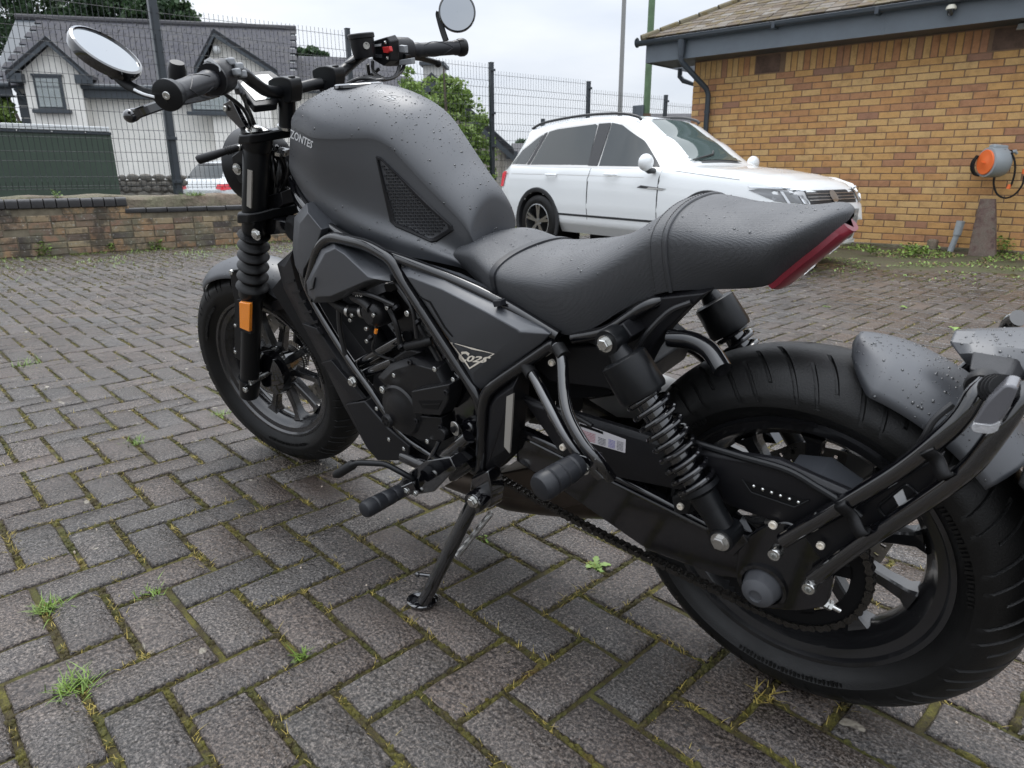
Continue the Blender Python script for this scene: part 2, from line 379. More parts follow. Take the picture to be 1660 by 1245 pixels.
def in_yard(x, y):
    if (Vector((x, y, 0))-FP_.A).dot(FP_.n) > -.03: return False
    return (Vector((x, y, 0))-BP_.A).dot(BP_.n) > soil_edge(x)
RP = random.Random(21)
def paver_mesh(long_u, seed, fine=True):
    r = random.Random(seed); lx, ly = (2*MOD-2*GAP, MOD-2*GAP) if long_u else (MOD-2*GAP, 2*MOD-2*GAP)
    ch = .0045; mb = MB(); nx, ny = (5, 3) if long_u else (3, 5)
    def jit(s_=.0012): return r.uniform(-s_, s_)
    top = []
    for i in range(nx):
        row = []
        for j in range(ny):
            x = (i/(nx-1)-.5)*(lx-2*ch); y = (j/(ny-1)-.5)*(ly-2*ch); ed = i in (0, nx-1) or j in (0, ny-1)
            row.append(Vector((x+jit(), y+jit(), jit(.0009)-(.0008 if ed else 0))))
        top.append(row)
    mb.grid(top)
    ring = [(0, j) for j in range(ny)]+[(i, ny-1) for i in range(1, nx)]+[(nx-1, j) for j in range(ny-2, -1, -1)]+[(i, 0) for i in range(nx-2, 0, -1)]
    rv = []
    for i, j in ring:
        p = top[i][j]; x = (i/(nx-1)-.5)*lx; y = (j/(ny-1)-.5)*ly; rv.append((i*ny+j, Vector((x+jit(.0014), y+jit(.0014), -.0052+jit(.001)))))
    o = len(mb.v); mb.v += [q for _, q in rv]; n = len(rv)
    for k in range(n): mb.f.append((rv[k][0], rv[(k+1) % n][0], o+(k+1) % n, o+k))
    o2 = len(mb.v); mb.v += [Vector((q.x, q.y, -.016)) for _, q in rv]
    if fine:
        for k in range(n): mb.f.append((o+k, o+(k+1) % n, o2+(k+1) % n, o2+k))
    return mb
pmesh = {}
for lu in (True, False):
    for s_ in range(6):
        mb = paver_mesh(lu, s_*2+lu)
        me = mesh('paver', mb, True, 50); me.materials.append(PM['object']); pmesh[(lu, s_)] = me
cells = []
for u in range(-96, 46):
    for v in range(-52, 84):
        k = (u-v) % 4
        if k == 0: cx, cy, lu = (u+1)*MOD, (v+.5)*MOD, True
        elif k == 3: cx, cy, lu = (u+.5)*MOD, (v+1)*MOD, False
        else: continue
        if not in_yard(cx, cy): continue
        d = Vector((cx, cy, 0))-CAM; dep = d.dot(RF)
        px, py, _ = pix(Vector((cx, cy, 0))) if dep > .25 else (9e3, 9e3, 0)
        vis = -90 < px < 1750 and 300 < py < 1340
        cells.append((dep if vis else abs(dep)+50, cx, cy, lu, px, py))
cells.sort(key=lambda q: q[0])
far = MB(); ftone = []; farlo = {}
near = cells[:300]
def pose(cx, cy):
    return (RP.uniform(-.0012, .0012)+cx, RP.uniform(-.0012, .0012)+cy, RP.uniform(-.0022, .0012)), (RP.uniform(-.010, .010), RP.uniform(-.010, .010), RP.uniform(-.010, .010))
for dep, cx, cy, lu, px, py in near:
    o = bpy.data.objects.new('paver', pmesh[(lu, RP.randrange(6))]); COL.objects.link(o); o.parent = yard_o
    o.location, o.rotation_euler = pose(cx, cy); o.color = (RP.random(), RP.random(), 0, 1)
for s_ in range(6):
    for lu in (True, False): farlo[(lu, s_)] = paver_mesh(lu, 40+s_, False)
from mathutils import Euler
for dep, cx, cy, lu, px, py in cells[300:]:
    src = farlo[(lu, RP.randrange(6))]; l_, r_ = pose(cx, cy); T = Matrix.Translation(l_) @ Euler(r_).to_matrix().to_4x4()
    far.add([T @ p for p in src.v], src.f); ftone += [(RP.random(), RP.random(), 0, 1)]*1*len(src.f)
def add_tone(me, tones):
    at = me.attributes.new('tone', 'FLOAT_COLOR', 'FACE'); at.data.foreach_set('color', [x for t in tones for x in t])
def joined(name, mb, tones, mat, parent=None, kind='stuff', **k):
    if parent is not None and name not in ('crown',): bpy.context.view_layer.update(); Mi = parent.matrix_world.inverted(); mb.v = [Mi @ p for p in mb.v]
    me = bpy.data.meshes.new(name); me.from_pydata([tuple(p) for p in mb.v], [], mb.f); add_tone(me, tones); me.polygons.foreach_set('use_smooth', [True]*len(me.polygons)); me.set_sharp_from_angle(angle=math.radians(40))
    return link(name, me, mat, parent, kind=kind, **k)
joined('paver', far, ftone, PM['mesh'], yard_o)
print('pavers', len(cells))
# moss cushions, seedlings and grit in the joints close to the camera
mossm = MB(); RM = random.Random(5)
def dome(mb, c, rx, ry, h, ang, n=7):
    v = []; ca, sa = math.cos(ang), math.sin(ang)
    for rr, hh in ((1, -.004/h if h else 0), (.75, .6), (.35, .95)):
        for k in range(n):
            a = 2*PI*k/n; x, y = math.cos(a)*rx*rr*RM.uniform(.8, 1.15), math.sin(a)*ry*rr*RM.uniform(.8, 1.15); v.append(Vector((c[0]+x*ca-y*sa, c[1]+x*sa+y*ca, c[2]+h*hh)))
    f = [(q*n+k, q*n+(k+1) % n, (q+1)*n+(k+1) % n, (q+1)*n+k) for q in range(2) for k in range(n)]+[tuple(2*n+k for k in range(n))]
    mb.add(v, f)
def blade(mb, p, d, L_, w_, bend):
    d = Vector(d); s_ = d.cross(Vector((0, 0, 1))); s_ = s_.normalized() if s_.length > 1e-4 else Vector((1, 0, 0)); out_ = Vector((d.x, d.y, 0)); q = []
    for k, t in enumerate((0, .4, .75, 1)):
        c = p+d*L_*t+out_*bend*L_*t*t-Vector((0, 0, bend*L_*t*t*.5)); ww = w_*(1-t)**.6 if t < 1 else 0
        q.append((c-s_*ww, c+s_*ww))
    v = [x for pr in q for x in pr][:-1]; mb.add(v, [(0, 1, 3, 2), (2, 3, 5, 4), (4, 5, 6)])
sprig = MB(); grit = MB()
for dep, cx, cy, lu, px, py in cells:
    if dep > 5.2: break
    if not (-80 < px < 1740 and py < 1330): continue
    lx, ly = (2*MOD, MOD) if lu else (MOD, 2*MOD)
    dens = 1.15 if dep < 2.6 else .55
    for side in range(2):
        L_ = lx if side == 0 else ly
        n = int(L_*(170 if dep < 2 else 110)*dens)
        for k in range(n):
            t = RM.uniform(-.5, .5)*L_; j = RM.gauss(0, .0034)
            x, y = (cx+t, cy-ly/2+j) if side == 0 else (cx-lx/2+j, cy+t)
            nz = noise.noise(Vector((x*7, y*7, 1.3))); nz2 = noise.noise(Vector((x*19, y*19, 4.3)))
            if nz < -.32: continue
            r = RM.uniform(.002, .0062)*(1+.5*max(0, nz2)); dome(mossm, (x, y, -.0105+RM.uniform(0, .002)), r*1.6, r*1.05, RM.uniform(.003, .0075)*(1+.5*max(0, nz)), (0 if side == 0 else PI/2)+RM.gauss(0, .4), 6 if dep < 2 else 5)
            if RM.random() < .22*(1 if nz2 > .05 else .15):
                for _ in range(RM.randint(3, 8)):
                    a = RM.uniform(0, 2*PI); e = RM.uniform(.2, .9); blade(sprig, Vector((x+RM.gauss(0, .006), y+RM.gauss(0, .006), -.008)), (math.cos(a)*e, math.sin(a)*e, RM.uniform(.4, 1)), RM.uniform(.008, .022), .0008, .5)
    if RM.random() < .22:
        x, y = cx+RM.uniform(-.5, .5)*lx, cy+RM.uniform(-.5, .5)*ly; r = RM.uniform(.0012, .0030); dome(grit, (x, y, 0), r, r*.8, r*.9, RM.uniform(0, 3), 5)
for dep, cx, cy, lu, px, py in cells:      # thin weeds and moss in the joints farther off
    if dep < 5.2 or not (-80 < px < 1740 or dep > 50): continue
    w_ = noise.noise(Vector((cx*1.1, cy*1.1, 2)))
    wd = (Vector((cx, cy, 0))-FP_.A).dot(FP_.n); 
    pr = .35+.5*w_+(.5 if wd > -1.6 else 0)
    for _ in range(4):
        if RM.random() < pr: dome(mossm, (cx-(MOD if lu else MOD/2)*RM.choice((1, -1))*1.0, cy+RM.uniform(-.1, .1), -.006), RM.uniform(.008, .02), RM.uniform(.006, .02), RM.uniform(.006, .014), 0, 5)
        if RM.random() < pr*.6: dome(mossm, (cx+RM.uniform(-.1, .1), cy-(MOD/2 if lu else MOD)*RM.choice((1, -1)), -.006), RM.uniform(.010, .035), RM.uniform(.006, .012), RM.uniform(.006, .012), 0, 5)
M['grass'] = simple('fresh_grass', (.13, .21, .03), .55, var=.35, vscale=40); M['dry'] = simple('yellowing_moss_shoots', (.30, .23, .05), .7, var=.4, vscale=60); M['leafg'] = simple('weed_leaf', (.17, .27, .05), .5, var=.3, vscale=30)
obj('joint_moss', mossm, M['moss'], keep=True, kind='stuff', label='yellow green moss cushions filling the joints between the pavers', cat='moss', smooth=60)
obj('moss_shoots', sprig, M['dry'], keep=True, kind='stuff', label='straw coloured dried moss shoots sprouting from the paving joints', cat='moss')
obj('grit', grit, simple('pale_grit', (.50, .42, .34), .7, var=.3, vscale=200), keep=True, kind='stuff', label='pale grit scattered over the wet block pavers', cat='grit', smooth=60)
def tuft(px, py, n, L_, sp_, label, mat='grass', name='grass_tuft', cat='grass', group=None, z=-.006):
    c = G(px, py, 0); mb = MB(); r = random.Random(int(px*7+py))
    for _ in range(n):
        a = r.uniform(0, 2*PI); e = r.uniform(.1, 1.0); blade(mb, Vector((c.x+r.gauss(0, sp_), c.y+r.gauss(0, sp_), z)), (math.cos(a)*e, math.sin(a)*e, r.uniform(.5, 1)), L_*r.uniform(.5, 1.15), .0014, r.uniform(.1, .7))
    return obj(name, mb, M[mat], None, label=label, cat=cat, group=group, keep=True)
def leafy(px, py, n, L_, label, name='weed', group=None, cat='weed', X=None):
    c = X or G(px, py, 0); mb = MB(); r = random.Random(int(px*3+py))
    for k in range(n):
        a = 2*PI*k/n+r.uniform(-.3, .3); e = r.uniform(.6, 1.0); d = Vector((math.cos(a)*e, math.sin(a)*e, r.uniform(.25, .8))); s_ = d.cross(Vector((0, 0, 1))).normalized(); L2 = L_*r.uniform(.6, 1.2); pts = []
        for i, (t, wv) in enumerate(((0, 0), (.25, .16), (.4, .10), (.6, .22), (.75, .13), (.9, .12), (1, 0))):
            q = Vector((c.x, c.y, c.z-.004 if X else -.006))+d*L2*t-Vector((0, 0, L2*.55*t*t)); pts.append((q-s_*wv*L2, q+Vector((0, 0, -.002 if wv else 0)), q+s_*wv*L2))
        mb.grid(pts)
    return obj(name, mb, M['leafg'], None, label=label, cat=cat, group=group)
leafy(965, 917, 16, .040, 'ragged bright green dandelion rosette between the side stand and the rear tyre')
leafy(784, 870, 8, .028, 'small pale green weed right behind the stand spring')
tuft(78, 985, 80, .034, .012, 'longer grass tuft at the left edge, above the largest tuft')
tuft(122, 1112, 120, .038, .016, 'largest bright green grass tuft, near the bottom left corner')
tuft(220, 716, 60, .03, .016, 'short mossy grass tuft in the paving left of the front tyre')
tuft(1240, 1125, 34, .026, .012, 'yellowish grass tuft under the bottom of the rear tyre', 'dry')
tuft(42, 590, 60, .05, .03, 'low green clump far left in the paving in front of the boundary wall')
tuft(360, 672, 60, .028, .02, 'long yellow green mossy clump beside the front tyre sidewall', 'grass')
tuft(490, 1060, 40, .022, .006, 'tiny green sprout at a paving joint left of the side stand')
tuft(245, 960, 40, .022, .014, 'flat green sprout on the joint between the two left grass tufts')
leafy(1463, 497, 8, .05, 'small lime green weed in the far paving behind the rear fender')
leafy(1343, 497, 8, .045, 'small lime green weed in the far paving below the tail light', group=None)
leafy(1548, 533, 9, .05, 'lime green weed in the paving just above the plate holder')
# ================================================================== THE MOTORCYCLE
bike = empty('motorcycle', BF.M, 'matt black motorcycle leaning on its side stand in the middle of the block paving', 'motorcycle')
P = BF.P
F2B3 = F2B.to_3x3()
def FP(px, py, y): return F2B @ FF.P(px, py, y)
def FQ(x, y, z): return F2B @ Vector((x, y, z))
YL = Vector((0, 1, 0)); FYL = (F2B3 @ YL).normalized(); FUP = (F2B3 @ Vector((0, 0, 1))).normalized()
CB = BF.M.inverted() @ CAM
def part(name, mb, mat, parent=None, **k): return obj(name, mb, M[mat] if isinstance(mat, str) else mat, bike if parent is None else parent, **k)
def picks(l, y=None, f=None): # list of (px,py[,y])
    f = f or P
    return [f(q[0], q[1], q[2] if len(q) > 2 else y) for q in l]
def patch(rows, nu, nv):
    A = [smooth_path(r, nv) for r in rows]
    return [[cr1([a[j] for a in A], (len(rows)-1)*i/(nu-1)) for j in range(nv)] for i in range(nu)]
def symm(g):            # grid from the left edge row to the centre row -> whole, mirrored
    return g+[[Vector((p.x, -p.y, p.z)) for p in r] for r in g[::-1][1:]]
def plate(pl, y, th, inset=0.0, f=None, n=None, rnd=0, mb=None):
    mb = mb or MB(); n = n or (YL if f is None else FYL); q = picks(pl, y, f)
    if rnd: q = rdp(q, rnd)
    if inset: mb.frustum(q, n*-th, inset)
    else: mb.prism(q, n*-th)
    return mb
def bolts(name, lst, kind='hex', r=.007, h=.006, mat='chrome', f=None, ax=None, parent=None):
    ax = ax or (YL if f is None else FYL)
    for q in lst:
        mb = MB(); c = (f or P)(q[0], q[1], q[2]); rr = q[3] if len(q) > 3 else r
        (mb.hexbolt if kind == 'hex' else mb.capbolt)(c, ax, rr, h if len(q) < 5 else q[4]); part(name, mb, mat, parent)
WET = []                # surfaces that carry rain drops

# ---------------------------------------------------------------- wheels
def tyre_mb(Rt, w, Rb, wb, nseg, style):
    # profile from left bead to right bead; tread grooves are cut in
    prof = []
    for i in range(53):
        t = -1+2*i/52
        a = abs(t)
        if a < .62:                         # crown
            y = t/.62*w*.485; r = Rt-.050*(a/.62)**2.3*(w/.15)
        else:
            k = (a-.62)/.38; sgn = 1 if t > 0 else -1
            y = sgn*(w*.485+(w*.5-w*.485)*math.sin(min(1, k*2.2)*PI/2)-(w*.5-wb)*max(0, (k-.35)/.65)**1.5)
            r = (Rt-.050*(w/.15)-.0015)*(1-k)+Rb*k
        prof.append((r, y, t))
    # the columns of the mesh follow the slant of the grooves, so their edges stay crisp
    mb = MB(); v = []; npd = 19 if style else 24; U = [0, .035, .062, .067, .137, .142, .21, .29, .365, .389, .394, .456, .461, .53, .60, .67, .692, .697, .753, .758, .84, .92]
    nseg = npd*len(U)
    def groove(u, w_, c): return abs(u-c) < w_
    for i in range(nseg):
        u = U[i % len(U)]
        for r, y, t in prof:
            a = abs(t); ap = a/.64; d = 0; sl = .62*min(1.05, ap)**.8 if style else .45*min(1.05, ap)**.9
            an = 2*PI*((i//len(U))+u+sl)/npd
            if a < .67:
                L1, L2, L3 = (.102, .425, .725) if t > 0 else (.425, .102, .725)
                if .18 < ap and groove(u, .0355, L1): d = .0060
                elif .52 < ap and groove(u, .0315 if L2 > .2 else .0355, L2): d = .0050
                elif (.30 < ap < .80 if style else .05 < ap < .62) and groove(u, .0285, L3): d = .0050
                d -= .0014
            elif .80 < a < .815 or .93 < a < .945: d = -.0012
            v.append(Vector(((r-d)*math.cos(an), y, (r-d)*math.sin(an))))
    k = len(prof); f = []
    for i in range(nseg):
        j = (i+1) % nseg
        for q in range(k-1): f.append((i*k+q, i*k+q+1, j*k+q+1, j*k+q))
    mb.v = v; mb.f = f
    return mb
def wheel(name, O, T3, Rt, w, rw, tyreseg, style, a0, nsp, ysp):
    T = Matrix.Translation(O) @ T3.to_4x4()
    Rb = .2165
    h = rw
    prof = [(Rb, h), (Rb-.002, h+.003), (Rb-.009, h+.002), (Rb-.013, h-.004), (Rb-.026, h-.008), (Rb-.034, h*.55), (Rb-.044, h*.35), (Rb-.048, 0)]
    prof = prof+[(r, -y) for r, y in prof[::-1][1:]]
    rim = MB().lathe(prof, (0, 0, 0), YL, 110); rim.lathe([(Rb-.003, h), (Rb-.02, h*.6), (Rb-.02, -h*.6), (Rb-.003, -h)], (0, 0, 0), YL, 90)
    ro = part(name, rim.xf(T), 'rim')
    part('tyre', tyre_mb(Rt, w, Rb-.002, h+.002, tyreseg, style).xf(T), 'tyre', ro, smooth=28)
    rb = MB()
    for c0, c1 in ((.35, .95), (2.4, 3.1), (4.3, 5.0)):
        for i in range(26):
            an = c0+(c1-c0)*i/25; L_ = .006+.006*((i*7) % 5)/5; rad = Rb+.017; yb = w*.5-.0022
            for s_ in (1, -1): rb.obox(Vector((math.cos(an)*(rad-L_/2), s_*yb, math.sin(an)*(rad-L_/2))), Vector((math.cos(an)*(rad+L_/2), s_*(yb+.0003), math.sin(an)*(rad+L_/2))), .0022+.0012*(i % 3), .0022, up=YL)
    part('sidewall_rib', rb.xf(T), 'tyre', ro, kind='stuff')
    for k in range(nsp):
        an = a0+2*PI*k/nsp; d = Vector((math.cos(an), 0, math.sin(an))); t = Vector((-math.sin(an), 0, math.cos(an)))
        sp = MB(); c = []
        for r, wt, hy, yy in ((.035, .015, .017, ysp), (.07, .011, .014, ysp*.8), (.13, .010, .012, ysp*.35), (.158, .012, .014, 0), (.172, .021, .020, 0)):
            c.append([d*r+t*wt*a+YL*(yy+hy*b) for a, b in ((-1, -.75), (-.75, -1), (.75, -1), (1, -.75), (1, .75), (.75, 1), (-.75, 1), (-1, .75), (-1, -.75))])
        sp.grid(c); part('spoke', sp.xf(T), 'rim', ro)
    return ro, T
aR = [P(*q, 0) for q in ((1522, 865), (1500, 985), (1394, 1045), (1190, 690), (1325, 690))]
print('rear spoke angles', [round(math.degrees(math.atan2(p.z-.305, p.x)), 1) for p in aR])
rw, TR = wheel('rear_wheel', (0, 0, .305), Matrix.Identity(3), .305, .150, .050, 1250, 1, math.radians(20), 10, .0)
part('hub', MB().lathe([(0, .07), (.035, .07), (.042, .05), (.05, .03), (.05, -.03), (.042, -.05), (.03, -.07), (0, -.07)], (0, 0, .305), YL, 32), 'rim', rw)
HF = F2B @ Vector((0, 0, .310))
fw, TF = wheel('front_wheel', HF, F2B3, .310, .128, .042, 1150, 0, math.radians(8), 10, .0)
part('hub', MB().lathe([(0, .066), (.045, .066), (.068, .056), (.076, .035), (.070, .012), (.05, -.03), (.045, -.055), (0, -.06)], HF, FYL, 36), 'gloss', fw)
for k in range(5):
    an = 2*PI*k/5+.3; c = HF+F2B3 @ Vector((math.cos(an)*.04, .056, math.sin(an)*.04)); part('hub_web', MB().obox(HF+FYL*.058, c, .012, .014, up=FYL), 'gloss', fw)
def brake_disc(C0, ax, y, ro, ri, par, nh=30):
    mb = MB(); ax = Vector(ax).normalized(); t = Vector((1, 0, 0)); x = (t-ax*t.dot(ax)).normalized(); z = ax.cross(x)
    n = 120; v = []; f = []
    radii = [ri+(ro-ri)*q for q in (0, .2, .4, .6, .8, 1)]
    for s in (0, 1):
        for i in range(n):
            an = 2*PI*i/n
            for r in radii:
                wv = .0022*math.cos(an*10) if r in (radii[0], radii[-1]) else 0
                v.append(C0+ax*(y+s*.004)+x*(r+wv)*math.cos(an)+z*(r+wv)*math.sin(an))
    K = len(radii)
    for s in (0, 1):
        for i in range(n):
            for q in range(K-1):
                if q in (1, 3) and i % 4 == (0 if q == 1 else 2): continue
                j = (i+1) % n; f.append(tuple(s*n*K+e for e in (i*K+q, j*K+q, j*K+q+1, i*K+q+1)))
    mb.add(v, f); return part('brake_disc', mb, 'disc', par, keep=True)
brake_disc(Vector((0, 0, .305)), YL, -.062, .118, .078, rw)
brake_disc(HF, FYL, -.058, .145, .098, fw)
# toothed speed rings
def tooth_ring(C0, ax, y, r, par):
    mb = MB(); ax = Vector(ax); x = Vector((1, 0, 0)); x = (x-ax*x.dot(ax)).normalized(); z = ax.cross(x)
    for i in range(48):
        an = 2*PI*i/48; d = x*math.cos(an)+z*math.sin(an); mb.obox(C0+ax*y+d*(r-.012), C0+ax*y+d*r, .003, .0045, up=ax)
    mb.lathe([(r-.02, y), (r-.011, y), (r-.011, y+.003), (r-.02, y+.003)], C0, ax, 60); return part('speed_sensor_ring', mb, 'disc', par)
tooth_ring(Vector((0, 0, .305)), YL, -.055, .062, rw); tooth_ring(HF, FYL, -.05, .06, fw)
M['indbody'] = simple('sheen_grey_indicator', (.10, .10, .11), .25, coat=.5)  # grey base paints sky sheen onto a black body
M['flap'] = simple('shade_toned_flap', (.008, .008, .008), .8, spec=.2)  # darkened to paint in the shade below the tail
# rear caliper and its bracket
part('rear_brake_caliper', plate([(1250, 655), (1290, 640), (1345, 650), (1350, 690), (1300, 700), (1262, 690)], -.075, .05, .008), 'engine', bevel=.002)
part('caliper_bracket', plate([(1120, 690), (1180, 675), (1250, 700), (1262, 720), (1190, 715), (1125, 722)], -.09, .02, .003), 'gloss')
bolts('caliper_bolt', [(1172, 711, -.085, .010, .012)], mat='chrome')
part('rear_disc_guard', plate([(1378, 725), (1440, 765), (1415, 790), (1368, 760)], -.045, .004), 'alu')

# ---------------------------------------------------------------- front fork (steered)
FY = .100
ftop, fbot = FF.P(417, 213, FY), FF.P(404, 640, FY)
fdir = (fbot-ftop).normalized()
def fpt(py, side=1, dx=0.0):       # point on the fork axis at the image height py
    lo, hi = 0.0, (fbot-ftop).length
    for _ in range(40):
        k = (lo+hi)/2; X = BF.M @ (F2B @ (ftop+fdir*k))
        if pix(X)[1] < py: lo = k
        else: hi = k
    q = ftop+fdir*lo; return F2B @ Vector((q.x+dx, q.y*side, q.z))
fax = (F2B3 @ fdir).normalized()
for s in (1, -1):
    def L(py): return fpt(py, s)
    leg = part('fork_leg', MB().tube([L(466), L(478), L(485), L(520), L(612), L(636), L(641)], [.034, .034, .027, .026, .026, .024, .018], 26), 'satin')
    g = []; rr = []
    for i in range(41):
        py = 381+(464-381)*i/40; g.append(L(py)); rr.append(.0325+.0065*math.cos(i/40*2*PI*5)*1.0+(.002 if i > 34 else 0))
    part('fork_gaiter', MB().tube(g, rr, 28), 'rubber', leg)
    part('fork_cover', MB().tube([L(238), L(240), L(330), L(374), L(378)], [.028, .0295, .0295, .0285, .026], 28), 'satin', leg)
    part('fork_clamp', MB().tube([L(205), L(207), L(232), L(240)], [.033, .0345, .0345, .032], 28), 'satin', leg)
    part('fork_cap_plate', MB().lathe([(.0001, .0035), (.024, .003), (.0255, .0), (.0255, -.002)], L(207), -fax, 30), 'chrome', leg); part('fork_cap_bolt', MB().hexbolt(L(207), -fax, .013, .011), 'chrome', leg)
    part('axle_clamp', MB().tube([L(612), L(640)], [.030, .026], 20), 'satin', leg)
# left-hand details
sl = MB(); a_, b_ = fpt(272), fpt(331)
off = F2B3 @ Vector((-.012, .0275, 0)); sl.obox(a_+off, b_+off, .013, .004, up=FYL); part('reflective_strip', sl, 'reflect')
bolts('fork_bolt', [(416, 380, .128, .0105, .008)], f=FP); bolts('fork_bolt', [(399, 631, .128, .0085, .006), (383, 527, .118, .005, .005), (383, 570, .118, .005, .005)], 'cap', f=FP)
rf = plate([(387, 489), (405, 492), (404, 539), (388, 532)], .140, .010, .0015, FP); part('amber_reflector', rf, 'amber', bevel=.0015)
part('reflector_base', plate([(384, 486), (408, 490), (407, 542), (385, 535)], .133, .012, 0, FP), 'satin')
part('fender_stay', plate([(371, 436), (392, 434), (400, 480), (397, 592), (380, 580), (379, 486)], .088, .014, .004, FP), 'satin', bevel=.0015)
part('fender_stay', plate([(440, 490), (478, 478), (468, 492), (500, 505), (470, 500), (440, 505)], .085, .010, .002, FP), 'satin')
bolts('fender_bolt', [(376, 441, .093, .007, .005), (455, 482, .093, .008, .006)], 'cap', f=FP)
# axle
part('front_axle', MB().cyl(HF-FYL*.12, HF+FYL*.12, .010), 'chrome')
# front fender, a shell around the tyre
fe = []
for i in range(25):
    an = math.radians(52+(138-52)*i/24); row = []
    for j in range(15):
        t = -1+2*j/14; r = .332-.040*abs(t)**2.6; e = min(1, (i+1.5)/6, (24-i+1.5)/6); y = .076*t*(.55+.45*e)
        row.append(F2B @ (Vector((math.cos(an)*r, y, .310+math.sin(an)*r))))
    fe.append(row)
fender = MB().grid(fe); fo = part('front_fender', fender, 'tank'); so = fo.modifiers.new('shell', 'SOLIDIFY'); so.thickness = .003
WET.append((fender, 120))
# yokes and riser
ty = MB()
tp = [(392, 208, .118), (404, 203, .11), (470, 209, .03), (540, 213, -.05), (600, 215, -.12), (600, 232, -.12), (480, 236, .04), (430, 238, .09), (398, 236, .118)]
c1, c2 = fpt(214), fpt(214, -1)
q = [c1+(F2B3 @ Vector((dx, dy, 0))) for dx, dy in ((.036, .02), (.02, .036), (-.02, .036), (-.036, .02), (-.045, -.02), (-.075, -.06), (-.075, -.14), (-.045, -.18), (-.036, -.22), (0, -.24), (.036, -.22), (.03, -.16), (.01, -.1), (.03, -.04))]
part('top_yoke', MB().prism(q, fax*.022), 'satin', bevel=.004)
q = [p+fax*.19 for p in q]
part('lower_yoke', MB().prism(q, fax*.026), 'satin', bevel=.004)
part('lower_yoke', plate([(404, 344), (470, 360), (474, 378), (424, 384), (412, 372)], .085, .05, .004, FP), 'frame', bevel=.003)
part('steering_stem', MB().cyl((c1+c2)/2+(F2B3 @ Vector((-.05, 0, 0)))-fax*.005, (c1+c2)/2+(F2B3 @ Vector((-.05, 0, 0)))+fax*.2, .026), 'deep')
part('headstock_nut', MB().lathe([(0, 0), (.018, 0), (.018, .008), (0, .008)], FP(452, 243, .06), fax, 20), 'chrome')
for y, px in ((.052, 466), (-.052, 536)):
    base, top = FP(px, 208 if y > 0 else 200, y), FP(px-1, 146 if y > 0 else 128, y)
    part('handlebar_riser', MB().tube([base, base+(top-base)*.1, top], [.021, .0185, .0185], 24), 'satin')
    part('riser_collar', MB().cyl(base-(top-base)*.0, base+(top-base)*.07, .0215), 'chrome')
    cl = MB(); ctr = FP(px-1, (148 if y > 0 else 130), y); dv = FP(px+8, 145 if y > 0 else 127, y-.0)-ctr
    fwd = F2B3 @ Vector((1, 0, 0))
    cl.prism(rdp([ctr+fwd*a+FUP*b-FYL*.017 for a, b in ((-.034, .006), (-.034, .024), (-.012, .030), (.012, .030), (.034, .024), (.034, .006), (.022, -.022), (-.022, -.022))], .006), FYL*.034)
    part('handlebar_clamp', cl, 'satin', bevel=.002)
    for a in (-.024, .024): part('clamp_bolt', MB().capbolt(ctr+fwd*a+FUP*.023, FUP, .0075, .006), 'plastic')
# handlebar
hb = [(283, 150, .435), (345, 129, .30), (388, 118, .215), (410, 132, .165), (432, 147, .11), (458, 149, .06), (500, 139, -.01), (536, 130, -.06), (556, 115, -.11), (583, 92, -.19), (605, 83, -.235), (665, 81, -.30), (742, 77, -.42)]
hbp = picks(hb, None, FP); hsm = smooth_path(hbp, 90)
part('handlebar', MB().tube(hsm, .0125, 18), 'satin')
def along(a, b, k): return a+(b-a)*k
# grips
def grip(a, b, name='grip'):
    d = b-a; L = d.length; path = [a+d*i/24 for i in range(25)]; r = [.0165+(.0016 if (i in (1, 2, 21, 22)) else .0) for i in range(25)]
    g = part(name, MB().tube(path, r, 22), 'grip')
    u = d.normalized(); x = u.cross(Vector((0, 0, 1))).normalized(); y = u.cross(x)
    ridge = MB()
    for s in (1, -1):
        for ph in (0, PI):
            ridge.tube([a+d*(.18+.6*i/16)+(x*math.cos(ph+s*i/16*2.6)+y*math.sin(ph+s*i/16*2.6))*.0166 for i in range(17)], .0010, 5)
    part('grip_rib', ridge, 'grip', g); return g
gLa, gLb = FP(281, 151, .435), FP(343, 129, .305); gRa, gRb = FP(744, 77, -.42), FP(668, 82, -.305)
grip(gLa, gLb); grip(gRa, gRb)
uL = (gLa-gLb).normalized(); uR = (gRa-gRb).normalized()
# throttle flange and left switch cluster
part('grip_flange', MB().tube([gLb-uL*.0, gLb-uL*.006], [.027, .027], 28), 'plastic'); part('grip_flange', MB().tube([gRb, gRb-uR*.006], [.022, .022], 24), 'plastic')
swl = MB(); a, b = gLb-uL*.004, gLb-uL*.062
swl.tube([a, along(a, b, .15), along(a, b, .5), along(a, b, .9), b], [.022, .026, .0265, .025, .018], 22, sq=(1.0, 1.15))
so_ = part('left_switchgear', swl, 'plastic')
for (px, py, y, r, h_) in ((373, 100, .23, .009, .014), (386, 108, .22, .008, .016), (392, 120, .21, .008, .014), (383, 117, .24, .008, .012), (378, 139, .23, .010, .014), (387, 147, .22, .008, .010)):
    c = FP(px, py, y)+(CB-FP(px, py, y)).normalized()*.026; mb = MB().box(c, (.018, h_, .013)); part('switch_button', mb, 'grey_btn' if h_ > .011 else 'capgrey', so_, bevel=.003)
swr = MB(); a, b = gRb+uR*.002, gRb-uR*.078
swr.tube([a, along(a, b, .12), along(a, b, .5), along(a, b, .9), b], [.020, .025, .027, .026, .019], 22, sq=(1.0, 1.2))
sro = part('right_switchgear', swr, 'plastic')
part('switch_face', plate([(599, 66), (628, 57), (634, 66), (634, 100), (622, 110), (602, 98)], -.205, .03, .004, FP), 'plastic', sro, bevel=.002)
part('start_switch', plate([(619, 76), (631, 75), (633, 83), (628, 87), (621, 86)], -.200, .01, .001, FP), 'red_btn', sro, bevel=.001)
